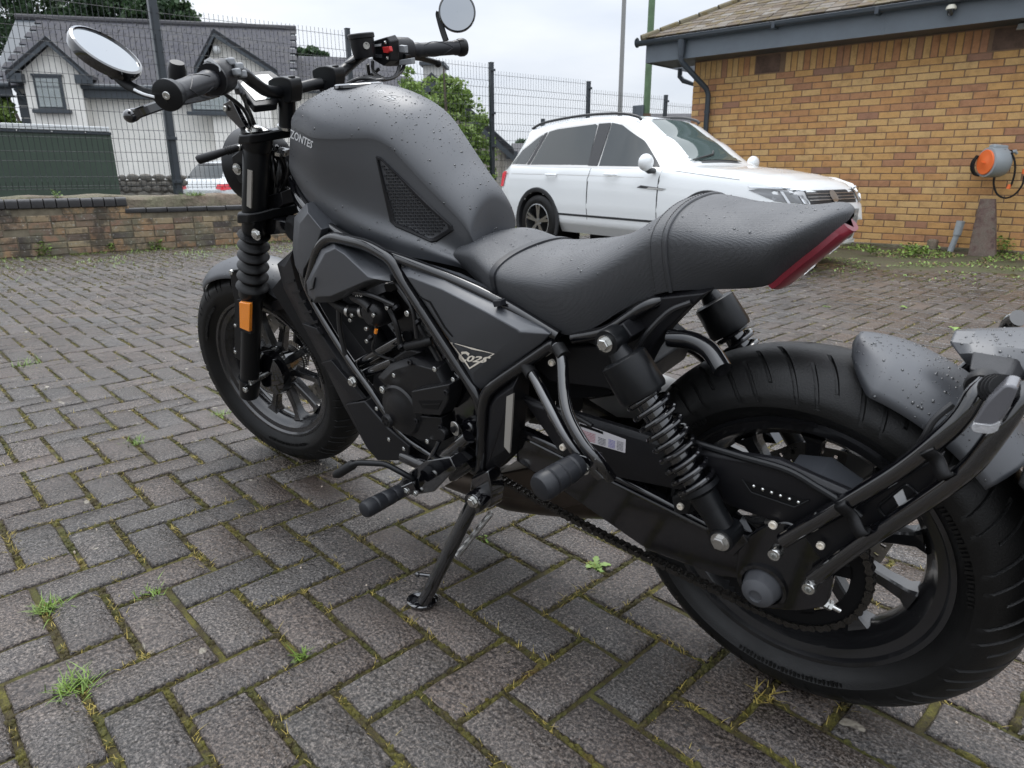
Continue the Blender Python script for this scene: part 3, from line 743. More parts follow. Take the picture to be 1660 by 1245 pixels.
part('switch_button', plate([(646, 73), (656, 74), (657, 86), (647, 85)], -.235, .012, .001, FP), 'grey_btn', sro, bevel=.001)
part('switch_button', plate([(647, 97), (667, 94), (668, 104), (646, 106)], -.235, .014, .001, FP), 'grey_btn', sro, bevel=.001)
for q in ((624, 69), (627, 94)): part('switch_button', MB().capbolt(FP(q[0], q[1], -.198), -(F2B3 @ Vector((1, 0, 0)))*1.0, .0035, .003), 'chrome', sro)
part('switch_button', plate([(607, 72), (616, 71), (616, 75), (607, 76)], -.199, .005, 0, FP), 'silver', sro)
part('switch_button', plate([(607, 88), (617, 89), (617, 94), (608, 93)], -.199, .006, .0005, FP), 'capgrey', sro)
# bar ends, mirrors, levers
part('bar_end', MB().tube([gLa-uL*.002, gLa+uL*.004, gLa+uL*.016, gLa+uL*.018], [.0185, .0225, .0225, .020], 28), 'satin')
part('bar_end_screw', MB().capbolt(gLa+uL*.021, uL, .0062, .004), 'chrome')
part('bar_end', MB().tube([gRa-uR*.004, gRa+uR*.002, gRa+uR*.012, gRa+uR*.018], [.019, .0215, .0215, .019], 28), 'satin')
def flatarm(pts, w_, t_, nrm):
    mb = MB(); A = smooth_path(pts, 14); rows = []
    for i, p in enumerate(A):
        d = (A[min(i+1, 13)]-A[max(i-1, 0)]).normalized(); s_ = nrm.cross(d).normalized(); n_ = d.cross(s_)
        ww = w_(i/13) if callable(w_) else w_
        rows.append([p+s_*ww*a+n_*t_*b for a, b in ((-1, -.6), (-.7, -1), (.7, -1), (1, -.6), (1, .6), (.7, 1), (-.7, 1), (-1, .6), (-1, -.6))])
    mb.grid(rows); mb.f.append(tuple(len(mb.v)-9+k for k in range(8))); mb.f.append(tuple(range(7, -1, -1))); return mb
# left mirror: disc seen obliquely, glass on the upper side
M['mirror_dimmed'] = simple('dimmed_mirror_glass', (.25, .27, .29), .03, 1.0)  # darker copy for the left glass, colour dims the bright sky it reflects
def mirror(cpx, cpy, y, r, nrm, arm, tag_, asp=1.0):
    c = FP(cpx, cpy, y); nrm = nrm.normalized(); ref = Vector((0, 0, 1)) if abs(nrm.z) < .9 else Vector((1, 0, 0)); x = nrm.cross(ref).normalized(); z = x.cross(nrm)
    mb = MB(); v = []
    prof = [(r*.90, .004), (r*.93, .0075), (r, .006), (r*1.02, 0), (r*.97, -.010), (r*.5, -.017), (0.001, -.018)]
    mb.lathe(prof, c, nrm, 48)
    mo = part('mirror', mb, 'gloss')
    part('mirror_glass', MB().lathe([(0.0005, .0045), (r*.91, .0045)], c, nrm, 48), 'mirror_dimmed' if tag_ == 'left' else 'mirror', mo)
    return c, mo
fz = Vector((0, 0, 1))
# glass normals: aimed so that the glass shows the bright sky, as the photo does
def to_b(vw): return (BF.M.inverted().to_3x3() @ Vector(vw)).normalized()
cL = FP(170, 79, .47)
view = (CB-cL).normalized(); side = to_b(RX); updir = to_b(-RD)
nL = (view*.50+updir*.78-side*-.36).normalized()
cl_, mL = mirror(171, 86, .47, .0535, nL, None, 'left')
part('switch_lever', MB().prism([q_+(CB-q_).normalized()*.028 for q_ in picks([(330, 98), (340, 92), (357, 107), (352, 112)], .28, FP)], FUP*-.008), 'silver', so_, bevel=.001)
armL = flatarm(picks([(272, 156, .452), (258, 155, .455), (230, 148, .46), (205, 136, .465), (188, 118, .468)], None, FP), lambda t: .0105-.003*math.sin(t*PI), .004, view)
part('mirror_arm', armL, 'satin')
part('mirror_arm_slot', flatarm(picks([(250, 157, .468), (232, 152, .472), (217, 145, .474)], None, FP), .002, .001, view), 'silver')
part('mirror_mount', MB().tube([gLa+uL*.012, gLa+uL*.014, gLa+uL*.021, gLa+uL*.022], [.0235, .0245, .0245, .023], 30), 'satin')
part('mirror_joint', MB().cyl(FP(172, 108, .47), FP(186, 122, .468), .009), 'plastic')
cRc = FP(741, 20, -.42); viewR = (CB-cRc).normalized(); nR = (viewR*.95+updir*.22).normalized()
cr_, mR = mirror(741, 20, -.42, .046, nR, None, 'right')
part('mirror_arm', flatarm(picks([(723, 66, -.40), (717, 48, -.405), (711, 25, -.41), (712, 20, -.412)], None, FP), .0075, .004, viewR), 'satin')
# levers
lvL = flatarm(picks([(352, 150, .24), (320, 158, .29), (275, 166, .36), (235, 179, .41), (210, 189, .43)], None, FP), lambda t: .0085+.002*(t > .85), .005, view)
lvo = part('clutch_lever', lvL, 'gloss')
part('lever_tip', MB().sphere(FP(211, 188, .43), .0115, 14, 10), 'gloss', lvo)
lvR = flatarm(picks([(655, 92, -.26), (680, 94, -.32), (700, 99, -.38), (711, 103, -.40)], None, FP), .0065, .005, viewR)
part('brake_lever', lvR, 'satin'); part('lever_tip', MB().sphere(FP(710, 103, -.40), .0095, 14, 10), 'satin')
# fluid reservoirs
rs = MB(); c = FP(588, 74, -.17); upw = FUP
rs.lathe([(.0001, -.026), (.024, -.026), (.0265, -.015), (.0285, .014), (.031, .016), (.031, .024), (.029, .026), (.0001, .027)], c, upw, 36)
ro_ = part('brake_fluid_reservoir', rs, 'plastic')
part('sight_glass', MB().lathe([(.0001, .001), (.005, .001), (.0055, .003), (.0075, .003), (.0078, 0)], c+view*.0265-upw*.0, view, 24), 'alu', ro_)
part('mirror_stub', MB().tube([FP(288, 128, .26), FP(287, 112, .26), FP(287, 101, .26)], [.017, .0165, .013], 22), 'plastic')
# display
dQ = F2B @ Vector((-.315, .06, 1.035)); dN = (F2B3 @ Vector((-.55, .05, .83))).normalized()
def PP(px, py, lift=0.0):
    d = (BF.M.inverted().to_3x3() @ ray(px, py)); k = (dQ+dN*lift-CB).dot(dN)/d.dot(dN); return CB+d*k
dsp = MB().prism(rdp([PP(*p) for p in ((385, 131), (398, 117), (438, 114), (455, 126), (450, 168), (412, 172))], .006), -dN*.016); part('instrument_display', dsp, 'plastic', bevel=.002)
part('display_screen', MB().prism(rdp([PP(p[0], p[1], .0012) for p in ((390, 136), (402, 123), (434, 120), (446, 130), (442, 159), (414, 163))], .003), -dN*.002), 'screen')
# bracket below the clutch perch, headlight shell, headlight ring, indicator
part('headlight_bracket', plate([(360, 168), (374, 160), (392, 195), (398, 206), (391, 212), (366, 186)], .115, .012, .002, FP), 'gloss', bevel=.001)
bolts('bracket_bolt', [(366, 176, .118, .006, .004)], 'cap', f=FP)
hc = FF.P(401, 268, .06); hcx = F2B @ Vector((hc.x+.035, 0, hc.z-.01)); fwd = F2B3 @ Vector((1, 0, 0))
part('headlight', MB().lathe([(.0001, -.075), (.045, -.072), (.075, -.05), (.088, -.01), (.09, .02), (.084, .028), (.05, .035), (.0001, .036)], hcx, fwd, 40), 'satin')
pass
part('headlight_ear', plate([(374, 252), (394, 238), (398, 300), (388, 298), (377, 280)], .085, .02, .003, FP), 'satin', bevel=.002)
bolts('headlight_bolt', [(385, 274, .09, .010, .007)], f=FP)
ind = MB().tube(picks([(397, 236, .10), (376, 242, .125), (366, 245, .135), (345, 252, .155), (322, 259, .18), (320, 260, .182)], None, FP), [.0075, .0085, .0075, .0095, .010, .008], 16)
io = part('front_indicator', ind, 'plastic')
for k in range(3): part('stalk_rib', MB().tube(picks([(377-4*k, 242+k, .124+.004*k), (375-4*k, 242.7+k, .126+.004*k)], None, FP), .0098, 16), 'rubber', io)
part('front_indicator', MB().tube([FQ(p.x, -p.y, p.z) for p in [FF.P(*t) for t in ((397, 236, .10), (366, 245, .135), (322, 259, .18))]], [.008, .009, .010], 14), 'plastic')
bolts('indicator_bolt', [(388, 239, .115, .006, .004)], 'cap', f=FP)
# front brake caliper, right side of the wheel
part('front_brake_caliper', plate([(430, 470), (470, 480), (478, 530), (440, 520)], -.075, .04, .006, FP), 'engine')

# ---------------------------------------------------------------- fuel tank
TKC = [  # crease (px, py), half width there, height of the centre line, then side bulge and bottom edge
 ((472, 204), .098, 1.013, (469, 250, .090), (480, 296, .068)),
 ((490, 214), .116, 1.0255, (487, 270, .107), (504, 336, .088)),
 ((508, 222), .124, 1.0258, (512, 296, .114), (535, 368, .100)),
 ((540, 224), .118, 1.0205, (546, 316, .110), (570, 388, .104)),
 ((575, 223), .108, 1.0110, (582, 334, .102), (604, 400, .104)),
 ((605, 224), .099, .9960, (616, 348, .095), (636, 409, .102)),
 ((632, 238), .092, .9790, (646, 360, .088), (664, 416, .098)),
 ((655, 262), .086, .9590, (672, 371, .083), (688, 421, .092)),
 ((690, 300), .078, .9160, (702, 386, .076), (712, 426, .086)),
 ((720, 330), .072, .8720, (724, 397, .070), (730, 430, .080)),
 ((748, 360), .0675, .8370, (743, 408, .066), (743, 433, .074)),
 ((762, 380), .064, .8130, (753, 416, .062), (751, 436, .068)),
 ((770, 398), .056, .7900, (762, 424, .055), (758, 440, .058))]
colsT = []
for cr_, w_, zt_, side_, bot_ in TKC:
    c = P(cr_[0], cr_[1], w_); col = [P(*bot_), P(*bot_).lerp(P(*side_), .5)+YL*.008, P(*side_), P(*side_).lerp(c, .55)+YL*.001, P(*side_).lerp(c, .92)+YL*.000]
    for k in range(9):
        th = PI/2*k/8; col.append(Vector((c.x, w_*math.cos(th)**(2/1.75) if k < 8 else 0, c.z+(zt_-c.z)*math.sin(th)**(2/1.75))))
    colsT.append(col)
tg = symm(patch([[c[k] for c in colsT] for k in range(len(colsT[0]))], 84, 70))
tank = MB().grid(tg)
ringT = [r[-1] for r in tg]; cT = sum(ringT, Vector())/len(ringT); tank.add(ringT+[cT], [(i, i+1, len(ringT)) for i in range(len(ringT)-1)])
WET.append((tank, 1500)); TB = tank.bvh()
tko = part('fuel_tank', tank, 'tank', smooth=60)
# filler cap panel on top
cap = MB(); cc = Vector((.92, 0, 1.0225)); cap.lathe([(.0001, .003), (.045, .003), (.048, .001), (.049, -.004)], cc, (-.05, 0, 1), 36); part('filler_cap', cap, 'gloss', tko)
# decals lie on the tank: each vertex is dropped on the surface along the sight line through its printed position
def on_surf(bv, px, py, lift):
    d = (BF.M.inverted().to_3x3() @ ray(px, py)).normalized(); h = bv.ray_cast(CB, d)
    if h[0] is None: return None
    n = h[1] if h[1].dot(d) < 0 else -h[1]; return h[0]+n*lift
def text2d(s_, size=1.0, spacing=1.0, bold=0.0, shear=0.0):
    cu = bpy.data.curves.new('lettering', 'FONT'); cu.body = s_; cu.size = size; cu.space_character = spacing; cu.offset = bold; cu.shear = shear; cu.resolution_u = 2
    o = bpy.data.objects.new('lettering', cu); COL.objects.link(o); dg = bpy.context.evaluated_depsgraph_get(); me = bpy.data.meshes.new_from_object(o.evaluated_get(dg))
    v = [p.co.copy() for p in me.vertices]; f = [tuple(q.vertices) for q in me.polygons]; bpy.data.objects.remove(o); bpy.data.curves.remove(cu); bpy.data.meshes.remove(me)
    x0 = min(p.x for p in v); x1 = max(p.x for p in v); y0 = min(p.y for p in v); y1 = max(p.y for p in v)
    return [((p.x-x0)/(x1-x0), (p.y-y0)/(y1-y0)) for p in v], f
def quadmap(q, s_, t_):     # q: bottom-left, bottom-right, top-right, top-left pixels
    a = [q[0][k]*(1-s_)+q[1][k]*s_ for k in (0, 1)]; b = [q[3][k]*(1-s_)+q[2][k]*s_ for k in (0, 1)]
    return a[0]*(1-t_)+b[0]*t_, a[1]*(1-t_)+b[1]*t_
def decal(name, uv, f, quad, bv, mat, par, lift=.0006):
    mb = MB(); v = []
    for s_, t_ in uv:
        x = on_surf(bv, *quadmap(quad, s_, t_), lift)
        if x is None: return None
        v.append(x)
    mb.add(v, f); return part(name, mb, mat, par, keep=True)
uv, f = text2d('ZONTES', bold=.02)
decal('brand_lettering', uv, f, [(471, 223), (506, 241), (509, 229), (472, 209)], TB, 'silver', tko, .0012)
def outline_decal(name, pts, wpx, bv, mat, par, lift=.0006, closed=True):
    n = len(pts); mb = MB(); c = (sum(p[0] for p in pts)/n, sum(p[1] for p in pts)/n)
    v = []
    if n < 5: pts = [(a_[0]+(b_[0]-a_[0])*k/8, a_[1]+(b_[1]-a_[1])*k/8) for a_, b_ in zip(pts, pts[1:]+pts[:1]) for k in range(8)]; n = len(pts); wpx *= .42
    for p in pts:
        dx, dy = c[0]-p[0], c[1]-p[1]; L_ = math.hypot(dx, dy)
        for q in (p, (p[0]+dx/L_*wpx, p[1]+dy/L_*wpx)):
            x = on_surf(bv, q[0], q[1], lift)
            if x is None: return None
            v.append(x)
    f = [(2*i, 2*((i+1) % n), 2*((i+1) % n)+1, 2*i+1) for i in range(n if closed else n-1)]
    mb.add(v, f); return part(name, mb, mat, par, keep=True)
M['badge'] = simple('badge_print', (.20, .21, .22), .4)
outline_decal('tank_badge', [(615, 160), (622, 156), (640, 154), (652, 157), (645, 167), (630, 164)], .8, TB, 'badge', tko)
uv, f = text2d('S', bold=.03)
decal('tank_badge', uv, f, [(626, 161), (640, 163), (643, 158), (628, 156)], TB, 'badge', tko)
outline_decal('tank_badge', [(612, 147), (622, 147), (625, 150), (614, 150)], .8, TB, 'silver', tko)
# knee pad with its grip blocks
kp = [(610, 252), (617, 254), (734, 366), (736, 374), (708, 393), (700, 394), (640, 368), (632, 360)]
def surf_frame(pts, bv, w_, h_, mat, name, par):
    n = len(pts); c = (sum(p[0] for p in pts)/n, sum(p[1] for p in pts)/n); v = []
    N_ = 6; P2 = []
    for i in range(n):
        for k in range(N_):
            t = k/N_; P2.append((pts[i][0]*(1-t)+pts[(i+1) % n][0]*t, pts[i][1]*(1-t)+pts[(i+1) % n][1]*t))
    m_ = len(P2)
    for p in P2:
        dx, dy = c[0]-p[0], c[1]-p[1]; L_ = math.hypot(dx, dy)
        for e, h in ((0, -.001), (.25, h_), (.8, h_), (1, 0.0005)):
            v.append(on_surf(bv, p[0]+dx/L_*w_*e, p[1]+dy/L_*w_*e, h))
    f = [(4*i+k, 4*((i+1) % m_)+k, 4*((i+1) % m_)+k+1, 4*i+k+1) for i in range(m_) for k in range(3)]
    return part(name, MB().add(v, f), mat, par)
kpo = surf_frame(kp, TB, 9, .004, 'plastic', 'knee_pad', tko)
def inpoly(x, y, pl):
    r = False; j = len(pl)-1
    for i in range(len(pl)):
        if (pl[i][1] > y) != (pl[j][1] > y) and x < (pl[j][0]-pl[i][0])*(y-pl[i][1])/(pl[j][1]-pl[i][1])+pl[i][0]: r = not r
        j = i
    return r
inner = [(p[0]+(667-p[0])*.17, p[1]+(338-p[1])*.17) for p in kp]
gb = MB()
for i in range(40):
    for j in range(40):
        x = 600+j*7.2+(3.6 if i % 2 else 0); y = 250+i*5.0+x*.0
        if inpoly(x, y, inner):
            y += (x-667)*.22*0
            pts = [(-2.9, -1.9), (2.2, -1.4), (3.1, 1.0), (-2.2, 1.6)]
            b0 = [on_surf(TB, x+a, y+b, .0) for a, b in pts]; b1 = [on_surf(TB, x+a*.8, y+b*.8, .0022) for a, b in pts]
            if None in b0 or None in b1: continue
            gb.add(b0+b1, [(4, 5, 6, 7), (0, 1, 5, 4), (1, 2, 6, 5), (2, 3, 7, 6), (3, 0, 4, 7)])
part('grip_block', gb, 'grip', tko, kind='stuff')

# ---------------------------------------------------------------- seat
SEC = [(.640, .060, .070, .700, .718), (.6276, .065, .078, .6925, .734), (.5685, .085, .097, .6717, .7451), (.5096, .105, .116, .6485, .7264), (.4577, .115, .127, .6379, .7256), (.4164, .118, .131, .6281, .7306), (.3789, .115, .131, .6153, .7356), (.3434, .113, .129, .6146, .7425), (.3029, .110, .124, .6330, .7546), (.2649, .106, .118, .6589, .7722), (.2331, .101, .113, .6786, .7912), (.2043, .097, .109, .6920, .8087), (.1793, .092, .106, .6988, .8140), (.1537, .086, .103, .7016, .8116), (.1207, .078, .099, .7037, .8058), (.0893, .069, .095, .7054, .8038), (.0573, .058, .089, .7099, .8024), (.0395, .053, .085, .7264, .8018), (.0205, .047, .077, .7454, .8040), (.0016, .040, .060, .7636, .8075), (-.0128, .030, .039, .7788, .8078), (-.0215, .017, .021, .7875, .8060)]
HH = [.06*k for k in range(10)]+[.6+.4*math.sin(PI/2*k/12) for k in range(13)]
def sec_y(h, wb, ws_):
    if h < .6: return wb+(ws_-wb)*math.sin(h/.6*PI/2)
    return ws_*max(0, 1-((h-.6)/.4)**2.3)**(1/2.3)
rowsS = [[Vector((x, sec_y(h, wb, ws_) if h < .9999 else 0, zb+(zt_-zb)*h)) for x, wb, ws_, zb, zt_ in SEC] for h in HH]
sg = patch(rowsS, 44, 90)
full = symm(sg)
seat = MB().grid(full)
# close the tail and the nose
for idx in (0, -1):
    ring = [r[idx] for r in full]; c = sum(ring, Vector())/len(ring); o = len(seat.v)
    dirx = -1 if idx == -1 else 1
    inner_r = [c+(p-c)*.6+Vector((dirx*.004 if idx == -1 else 0, 0, 0)) for p in ring]
    seat.add(ring+inner_r+[c+Vector((dirx*.006, 0, 0))], [(i, i+1, len(ring)+i+1, len(ring)+i) for i in range(len(ring)-1)]+[(len(ring)+i, len(ring)+i+1, 2*len(ring)) for i in range(len(ring)-1)])
# underside
seat.grid([[r[0] for r in [full[0]]][0:0] or full[0], full[-1]]) if False else seat.grid([full[0], full[-1]])
WET.append((seat, 1500)); SB = seat.bvh()
sto = part('seat', seat, 'seat', smooth=55)
def seam(col, r=.0022, mat='seat', lift=.001, name='seat_piping', t0=0, t1=None, wide=0):
    pts = [row[int(col)].lerp(row[min(89, int(col)+1)], col-int(col)) for row in full]
    cx = sum(pts, Vector())/len(pts); pts = [p+(p-cx).normalized()*lift for p in pts]
    return part(name, MB().tube(pts, r, 8), mat, sto)
# strap in front, seams and raised band at the hump
def band(c0, c1, h, name, mat):
    rows = []
    for row in full:
        cx = Vector((row[int(c0)].x, 0, row[int(c0)].z-.06)); r_ = []
        for c, e in ((c0, -.0005), (c0+.15, h), ((c0+c1)/2, h*1.1), (c1-.15, h), (c1, -.0005)):
            p = row[int(c)].lerp(row[min(89, int(c)+1)], c-int(c)); r_.append(p+(p-cx).normalized()*e)
        rows.append(r_)
    return part(name, MB().grid(rows), mat, sto)
SX = [full[0][j].x for j in range(90)]
def colx(x): return next(j+(SX[j]-x)/(SX[j]-SX[j+1]) for j in range(89) if SX[j] >= x >= SX[j+1])
C1 = colx(.5020); C2 = colx(.2050); C3 = colx(.1820)
band(C1-.6, C1+.6, .0042, 'seat_strap', 'grip')
band(C2, C3, .0035, 'seat_band', 'seat'); seam(C3+.1, .0028)
for c in (C2+.5, C3-.6):
    stc = MB(); pts = [row[int(c)].lerp(row[int(c)+1], c-int(c)) for row in full]; pts = smooth_path(pts, 420)
    for i in range(4, 416, 4):
        nn = (pts[i]-Vector((pts[i].x, 0, pts[i].z-.08))).normalized(); stc.obox(pts[i]+nn*.0036, pts[i+2]+nn*.0036, .0010, .0008)
    part('stitching', stc, 'deep', sto, kind='stuff')
part('strap_buckle', plate([(797, 488), (812, 487), (813, 497), (800, 499)], .150, .012, .002), 'grip')
# under-seat piece and frame cover plate
part('subframe_cover', plate([(925, 545), (985, 518), (1030, 494), (1072, 476), (1150, 471), (1118, 500), (1085, 535), (1062, 570), (1040, 612), (1028, 640), (1010, 610), (985, 575)], .098, .02, .008), 'plastic', bevel=.002)
part('subframe_rail', MB().tube(smooth_path(picks([(930, 548, .11), (985, 536, .112), (1040, 500, .105), (1070, 486, .090), (1100, 474, .055)]), 24), .010, 12), 'frame')
part('subframe_rail', MB().tube(smooth_path(picks([(930, 548, .11), (985, 536, .112), (1040, 500, .105), (1070, 486, .090), (1100, 474, .055)]), 24), .010, 12).mirror(), 'frame')
part('wire_loom', MB().tube(smooth_path(picks([(1010, 588, .118), (1030, 570, .118), (1050, 540, .118), (1085, 505, .11), (1120, 490, .10)]), 30), .0045, 8), 'cable')
iu = MB(); iu.prism(picks([(880, 560), (1000, 560), (1045, 600), (1030, 640), (1000, 640), (985, 632), (890, 620), (862, 590)], .085), (0, -.17, 0)); part('inner_fender', iu, 'plastic', bevel=.004)
part('battery_box', MB().prism(picks([(845, 565), (975, 555), (990, 640), (900, 650), (840, 640)], .06), (0, -.12, 0)), 'deep')

# ---------------------------------------------------------------- tail light under the seat end
tx = [j for j in range(90) if full[0][j].x < .060]
def lens(lo, hi, out_, f0, f1, name, mat, par=None):
    rows = []
    for j in tx[int(lo*len(tx)):max(int(lo*len(tx))+2, int(hi*len(tx)))]:
        A, B = full[0][j], full[-1][j]; nn = Vector((-.72, 0, -.69)); w_ = [f0+(f1-f0)*k/10 for k in range(11)]
        rows.append([A+nn*-.004] * (1 if f0 <= .02 else 0)+[A.lerp(B, w)+nn*(out_*(1-abs(2*w-1)**4*.6)) for w in w_]+[B+nn*-.004] * (1 if f1 >= .98 else 0))
    if out_ < .017 and len(rows) > 10:
        for row_ in (rows[0], rows[-1]): pass
        cA = sum(rows[-1], Vector())/len(rows[-1]); rows.append([p.lerp(cA, .5) for p in rows[-1]]); rows.append([cA+Vector((0, 0, 0))]*len(rows[-1]))
        cB = sum(rows[0], Vector())/len(rows[0]); rows.insert(0, [p.lerp(cB, .5) for p in rows[0]]); rows.insert(0, [cB]*len(rows[0]))
    return part(name, MB().grid(rows), mat, par)
tlo = lens(0, 1, .016, .01, .99, 'tail_light', 'redlens')
tlo.data.materials[0] = M['redlens']
lens(.06, .30, .0175, .62, .86, 'tail_light_bulb', 'redin', tlo); lens(.42, .60, .0175, .70, .90, 'tail_light_bulb', 'redin', tlo)
lens(0, .97, .0175, .30, .34, 'lens_rib', 'redin', tlo); lens(.55, .98, .0175, .56, .60, 'lens_rib', 'redin', tlo)

# ---------------------------------------------------------------- frame tubes
def ftube(pl, r, y=None, n=40, name='frame_tube', mat='frame', both=True, f=None, sq=None):
    p = smooth_path(picks(pl, y, f), n); mb = MB().tube(p, r, 14, sq=sq); o = part(name, mb, mat)
    if both: part(name, mb.mirror(), mat)
    return o
ftube([(474, 290, .05), (487, 322, .09), (520, 358, .115), (580, 395, .128), (660, 424, .132), (745, 458, .130), (830, 500, .128), (905, 545, .122)], .0105)
ftube([(478, 312, .05), (492, 345, .085), (530, 378, .105), (600, 408, .112), (680, 440, .116), (770, 482, .116), (880, 535, .112)], .009, mat='gloss')
q = rdp(picks([(498, 470), (516, 402), (534, 383), (596, 397), (634, 420), (648, 446), (780, 650), (783, 700), (779, 772)], .142), .03, 5)
part('frame_tube', MB().tube(q, .0115, 14), 'frame'); part('frame_tube', MB().tube([Vector((p.x, -p.y, p.z)) for p in q], .0115, 14), 'frame')
q = rdp(picks([(905, 552, .128), (812, 616, .142), (790, 634, .145), (783, 660, .146), (779, 768, .140)], .142), .02, 5)
part('frame_tube', MB().tube(q, .0115, 14), 'frame'); part('frame_tube', MB().tube([Vector((p.x, -p.y, p.z)) for p in q], .0115, 14), 'frame')
part('pivot_plate', plate([(735, 600), (776, 648), (776, 765), (745, 758), (735, 700), (728, 640)], .128, .03, .004), 'frame', bevel=.002)
part('pivot_plate', plate([(735, 600), (776, 648), (776, 765), (745, 758), (735, 700), (728, 640)], .128, .03, .004).mirror(), 'frame', bevel=.002)

# ---------------------------------------------------------------- bodywork on the left side (mirrored where the right is alike)
def cover(name, outer, crease, y, dy, mat, th=.02, inset=None, both=True, wet=0, bevel=.0015, top=None):
    """faceted cover: 'outer' outline at y-dy, 'crease' inner outline at y (same number of points)"""
    o = picks(outer, y-dy); c = picks(crease, y); n = len(o); mb = MB(); b = [p-YL*th for p in o]
    mb.add(o+c+b, [tuple(n+i for i in range(n))]+[(i, (i+1) % n, n+(i+1) % n, n+i) for i in range(n)]+[(2*n+i, 2*n+(i+1) % n, (i+1) % n, i) for i in range(n)]+[tuple(2*n+i for i in range(n))[::-1]])
    ob = part(name, mb, mat, bevel=bevel)
    if both: part(name, mb.mirror(), mat, bevel=bevel)
    if wet: WET.append((mb, wet))
    return ob, mb
cover('radiator_shroud', [(474, 402), (477, 352), (497, 329), (535, 368), (532, 384), (508, 432), (490, 455), (478, 430)], [(483, 400), (486, 362), (499, 345), (521, 372), (517, 385), (503, 418), (492, 437), (484, 420)], .150, .022, 'tank', .05)
cover('airbox_cover', [(494, 458), (520, 404), (541, 394), (562, 405), (632, 446), (634, 457), (598, 463), (540, 490), (508, 491), (497, 480)], [(503, 455), (527, 410), (543, 402), (558, 412), (596, 448), (608, 452), (592, 456), (536, 480), (513, 481), (506, 472)], .168, .022, 'tank', .08, wet=30)
part('airbox_slot', plate([(506, 466), (510, 450), (511, 450), (508, 466)], .170, .006), 'deep'); part('airbox_slot', plate([(501, 470), (508, 466), (508, 468), (502, 471)], .170, .006), 'deep')
sc, scm = cover('side_cover', [(650, 434), (662, 433), (722, 452), (800, 490), (880, 533), (891, 542), (878, 556), (812, 604), (780, 631), (770, 628), (728, 551), (676, 474)],
      [(659, 448), (668, 450), (716, 469), (786, 505), (838, 534), (842, 539), (832, 546), (808, 570), (768, 604), (763, 601), (730, 549), (680, 476)], .158, .020, 'tank', .04, wet=40)
SCB = scm.bvh()
part('side_cover_groove', plate([(679, 480), (698, 489), (722, 530), (734, 545), (733, 547), (719, 531), (696, 491), (679, 482)], .1586, .002), 'deep', sc)
outline_decal('emblem', [(731, 554), (803, 573), (762, 598)], 6.5, SCB, 'beige', sc, .0016)
uv, f = text2d('02S', bold=.03, shear=.3)
uvc, fc = text2d('C', bold=.04, shear=.2)
decal('emblem_lettering', uvc, fc, [(744, 583), (757, 589), (763, 571), (746, 566)], SCB, 'beige', sc, .0018)
decal('emblem_lettering', uv, f, [(758, 586), (790, 588), (798, 578), (757, 575)], SCB, 'beige', sc, .0018)
pass
lc, lcm = cover('lower_side_cover', [(787, 657), (797, 637), (843, 604), (840, 660), (830, 738), (806, 762), (782, 772), (781, 720)], [(796, 660), (806, 645), (832, 628), (830, 662), (822, 728), (803, 740), (794, 744), (794, 715)], .150, .016, 'plastic', .03, both=True)
part('lower_cover_stripe', plate([(821, 643), (832, 638), (829, 690), (826, 735), (817, 724)], .1525, .004), 'reflect', lc)
# belly: the long faceted cover running down from the headstock
dn = MB()
outer = [(449, 428), (475, 405), (484, 440), (494, 476), (524, 527), (569, 587), (588, 648), (627, 694), (662, 724), (662, 747), (612, 746), (594, 725), (556, 656), (523, 588), (494, 533), (460, 468)]
inner_ = [(461, 433), (470, 417), (477, 446), (486, 480), (514, 532), (552, 590), (577, 652), (619, 702), (650, 728), (650, 735), (622, 733), (603, 712), (567, 650), (533, 587), (503, 536), (470, 470)]
dc, dcm = cover('down_tube_cover', outer, inner_, .118, .018, 'plastic', .05, both=True, bevel=.001)
part('belly_pan', MB().prism(picks([(560, 655), (590, 650), (628, 694), (664, 724), (662, 747), (612, 747), (594, 726)], .128), (0, -.256, 0)), 'plastic', bevel=.003)
for k in range(5):
    a = (463+k*9.6, 457+k*16.5); part('cover_rung', plate([(a[0], a[1]), (a[0]+13, a[1]-4), (a[0]+14, a[1]), (a[0]+1, a[1]+4)], .1215, .006, .001), 'plastic', dc)
part('cover_facet', plate([(489, 524), (513, 532), (520, 543), (508, 545), (492, 532)], .126, .01, .002), 'plastic', dc, bevel=.001)
part('cover_facet', plate([(519, 588), (536, 583), (590, 648), (576, 652), (540, 610)], .126, .01, .002), 'plastic', dc, bevel=.001)
ftube([(484, 405, .125), (500, 470, .125), (548, 555, .125), (600, 630, .120), (650, 700, .115), (700, 738, .11)], .009, mat='gloss')
# radiator between the tubes
part('radiator', MB().prism(picks([(440, 470), (465, 440), (560, 600), (540, 625)], .10), (0, -.2, 0)), 'deep')

# ---------------------------------------------------------------- engine
part('crankcase', MB().prism(rdp(picks([(605, 600), (660, 565), (735, 585), (765, 620), (770, 740), (700, 760), (640, 735), (600, 690)], .105), .015), (0, -.21, 0)), 'engine', bevel=.004)
cyl = MB()
d_ = (P(655, 470, .07)-P(690, 600, .07)).normalized(); b0 = P(690, 600, .07)
for k in range(11):
    c = b0+d_*(.018+.0135*k); x = Vector((d_.z, 0, -d_.x)); w_ = .074 if k < 8 else .082
    cyl.prism([c+x*a*w_-YL*(.0) for a in (-1, 1)]+[c+x*a*w_+d_*.006 for a in (1, -1)], (0, -.14, 0))
cyl.prism([b0+Vector((d_.z, 0, -d_.x))*a*.062+d_*e for a, e in ((-1, 0), (1, 0), (1, .19), (-1, .19))], (0, -.135, 0))
part('cylinder_barrel', cyl, 'engine', bevel=.0008)
part('cylinder_head', plate([(628, 470), (690, 478), (715, 545), (668, 560), (635, 520)], .085, .16, .006), 'engine', bevel=.003)
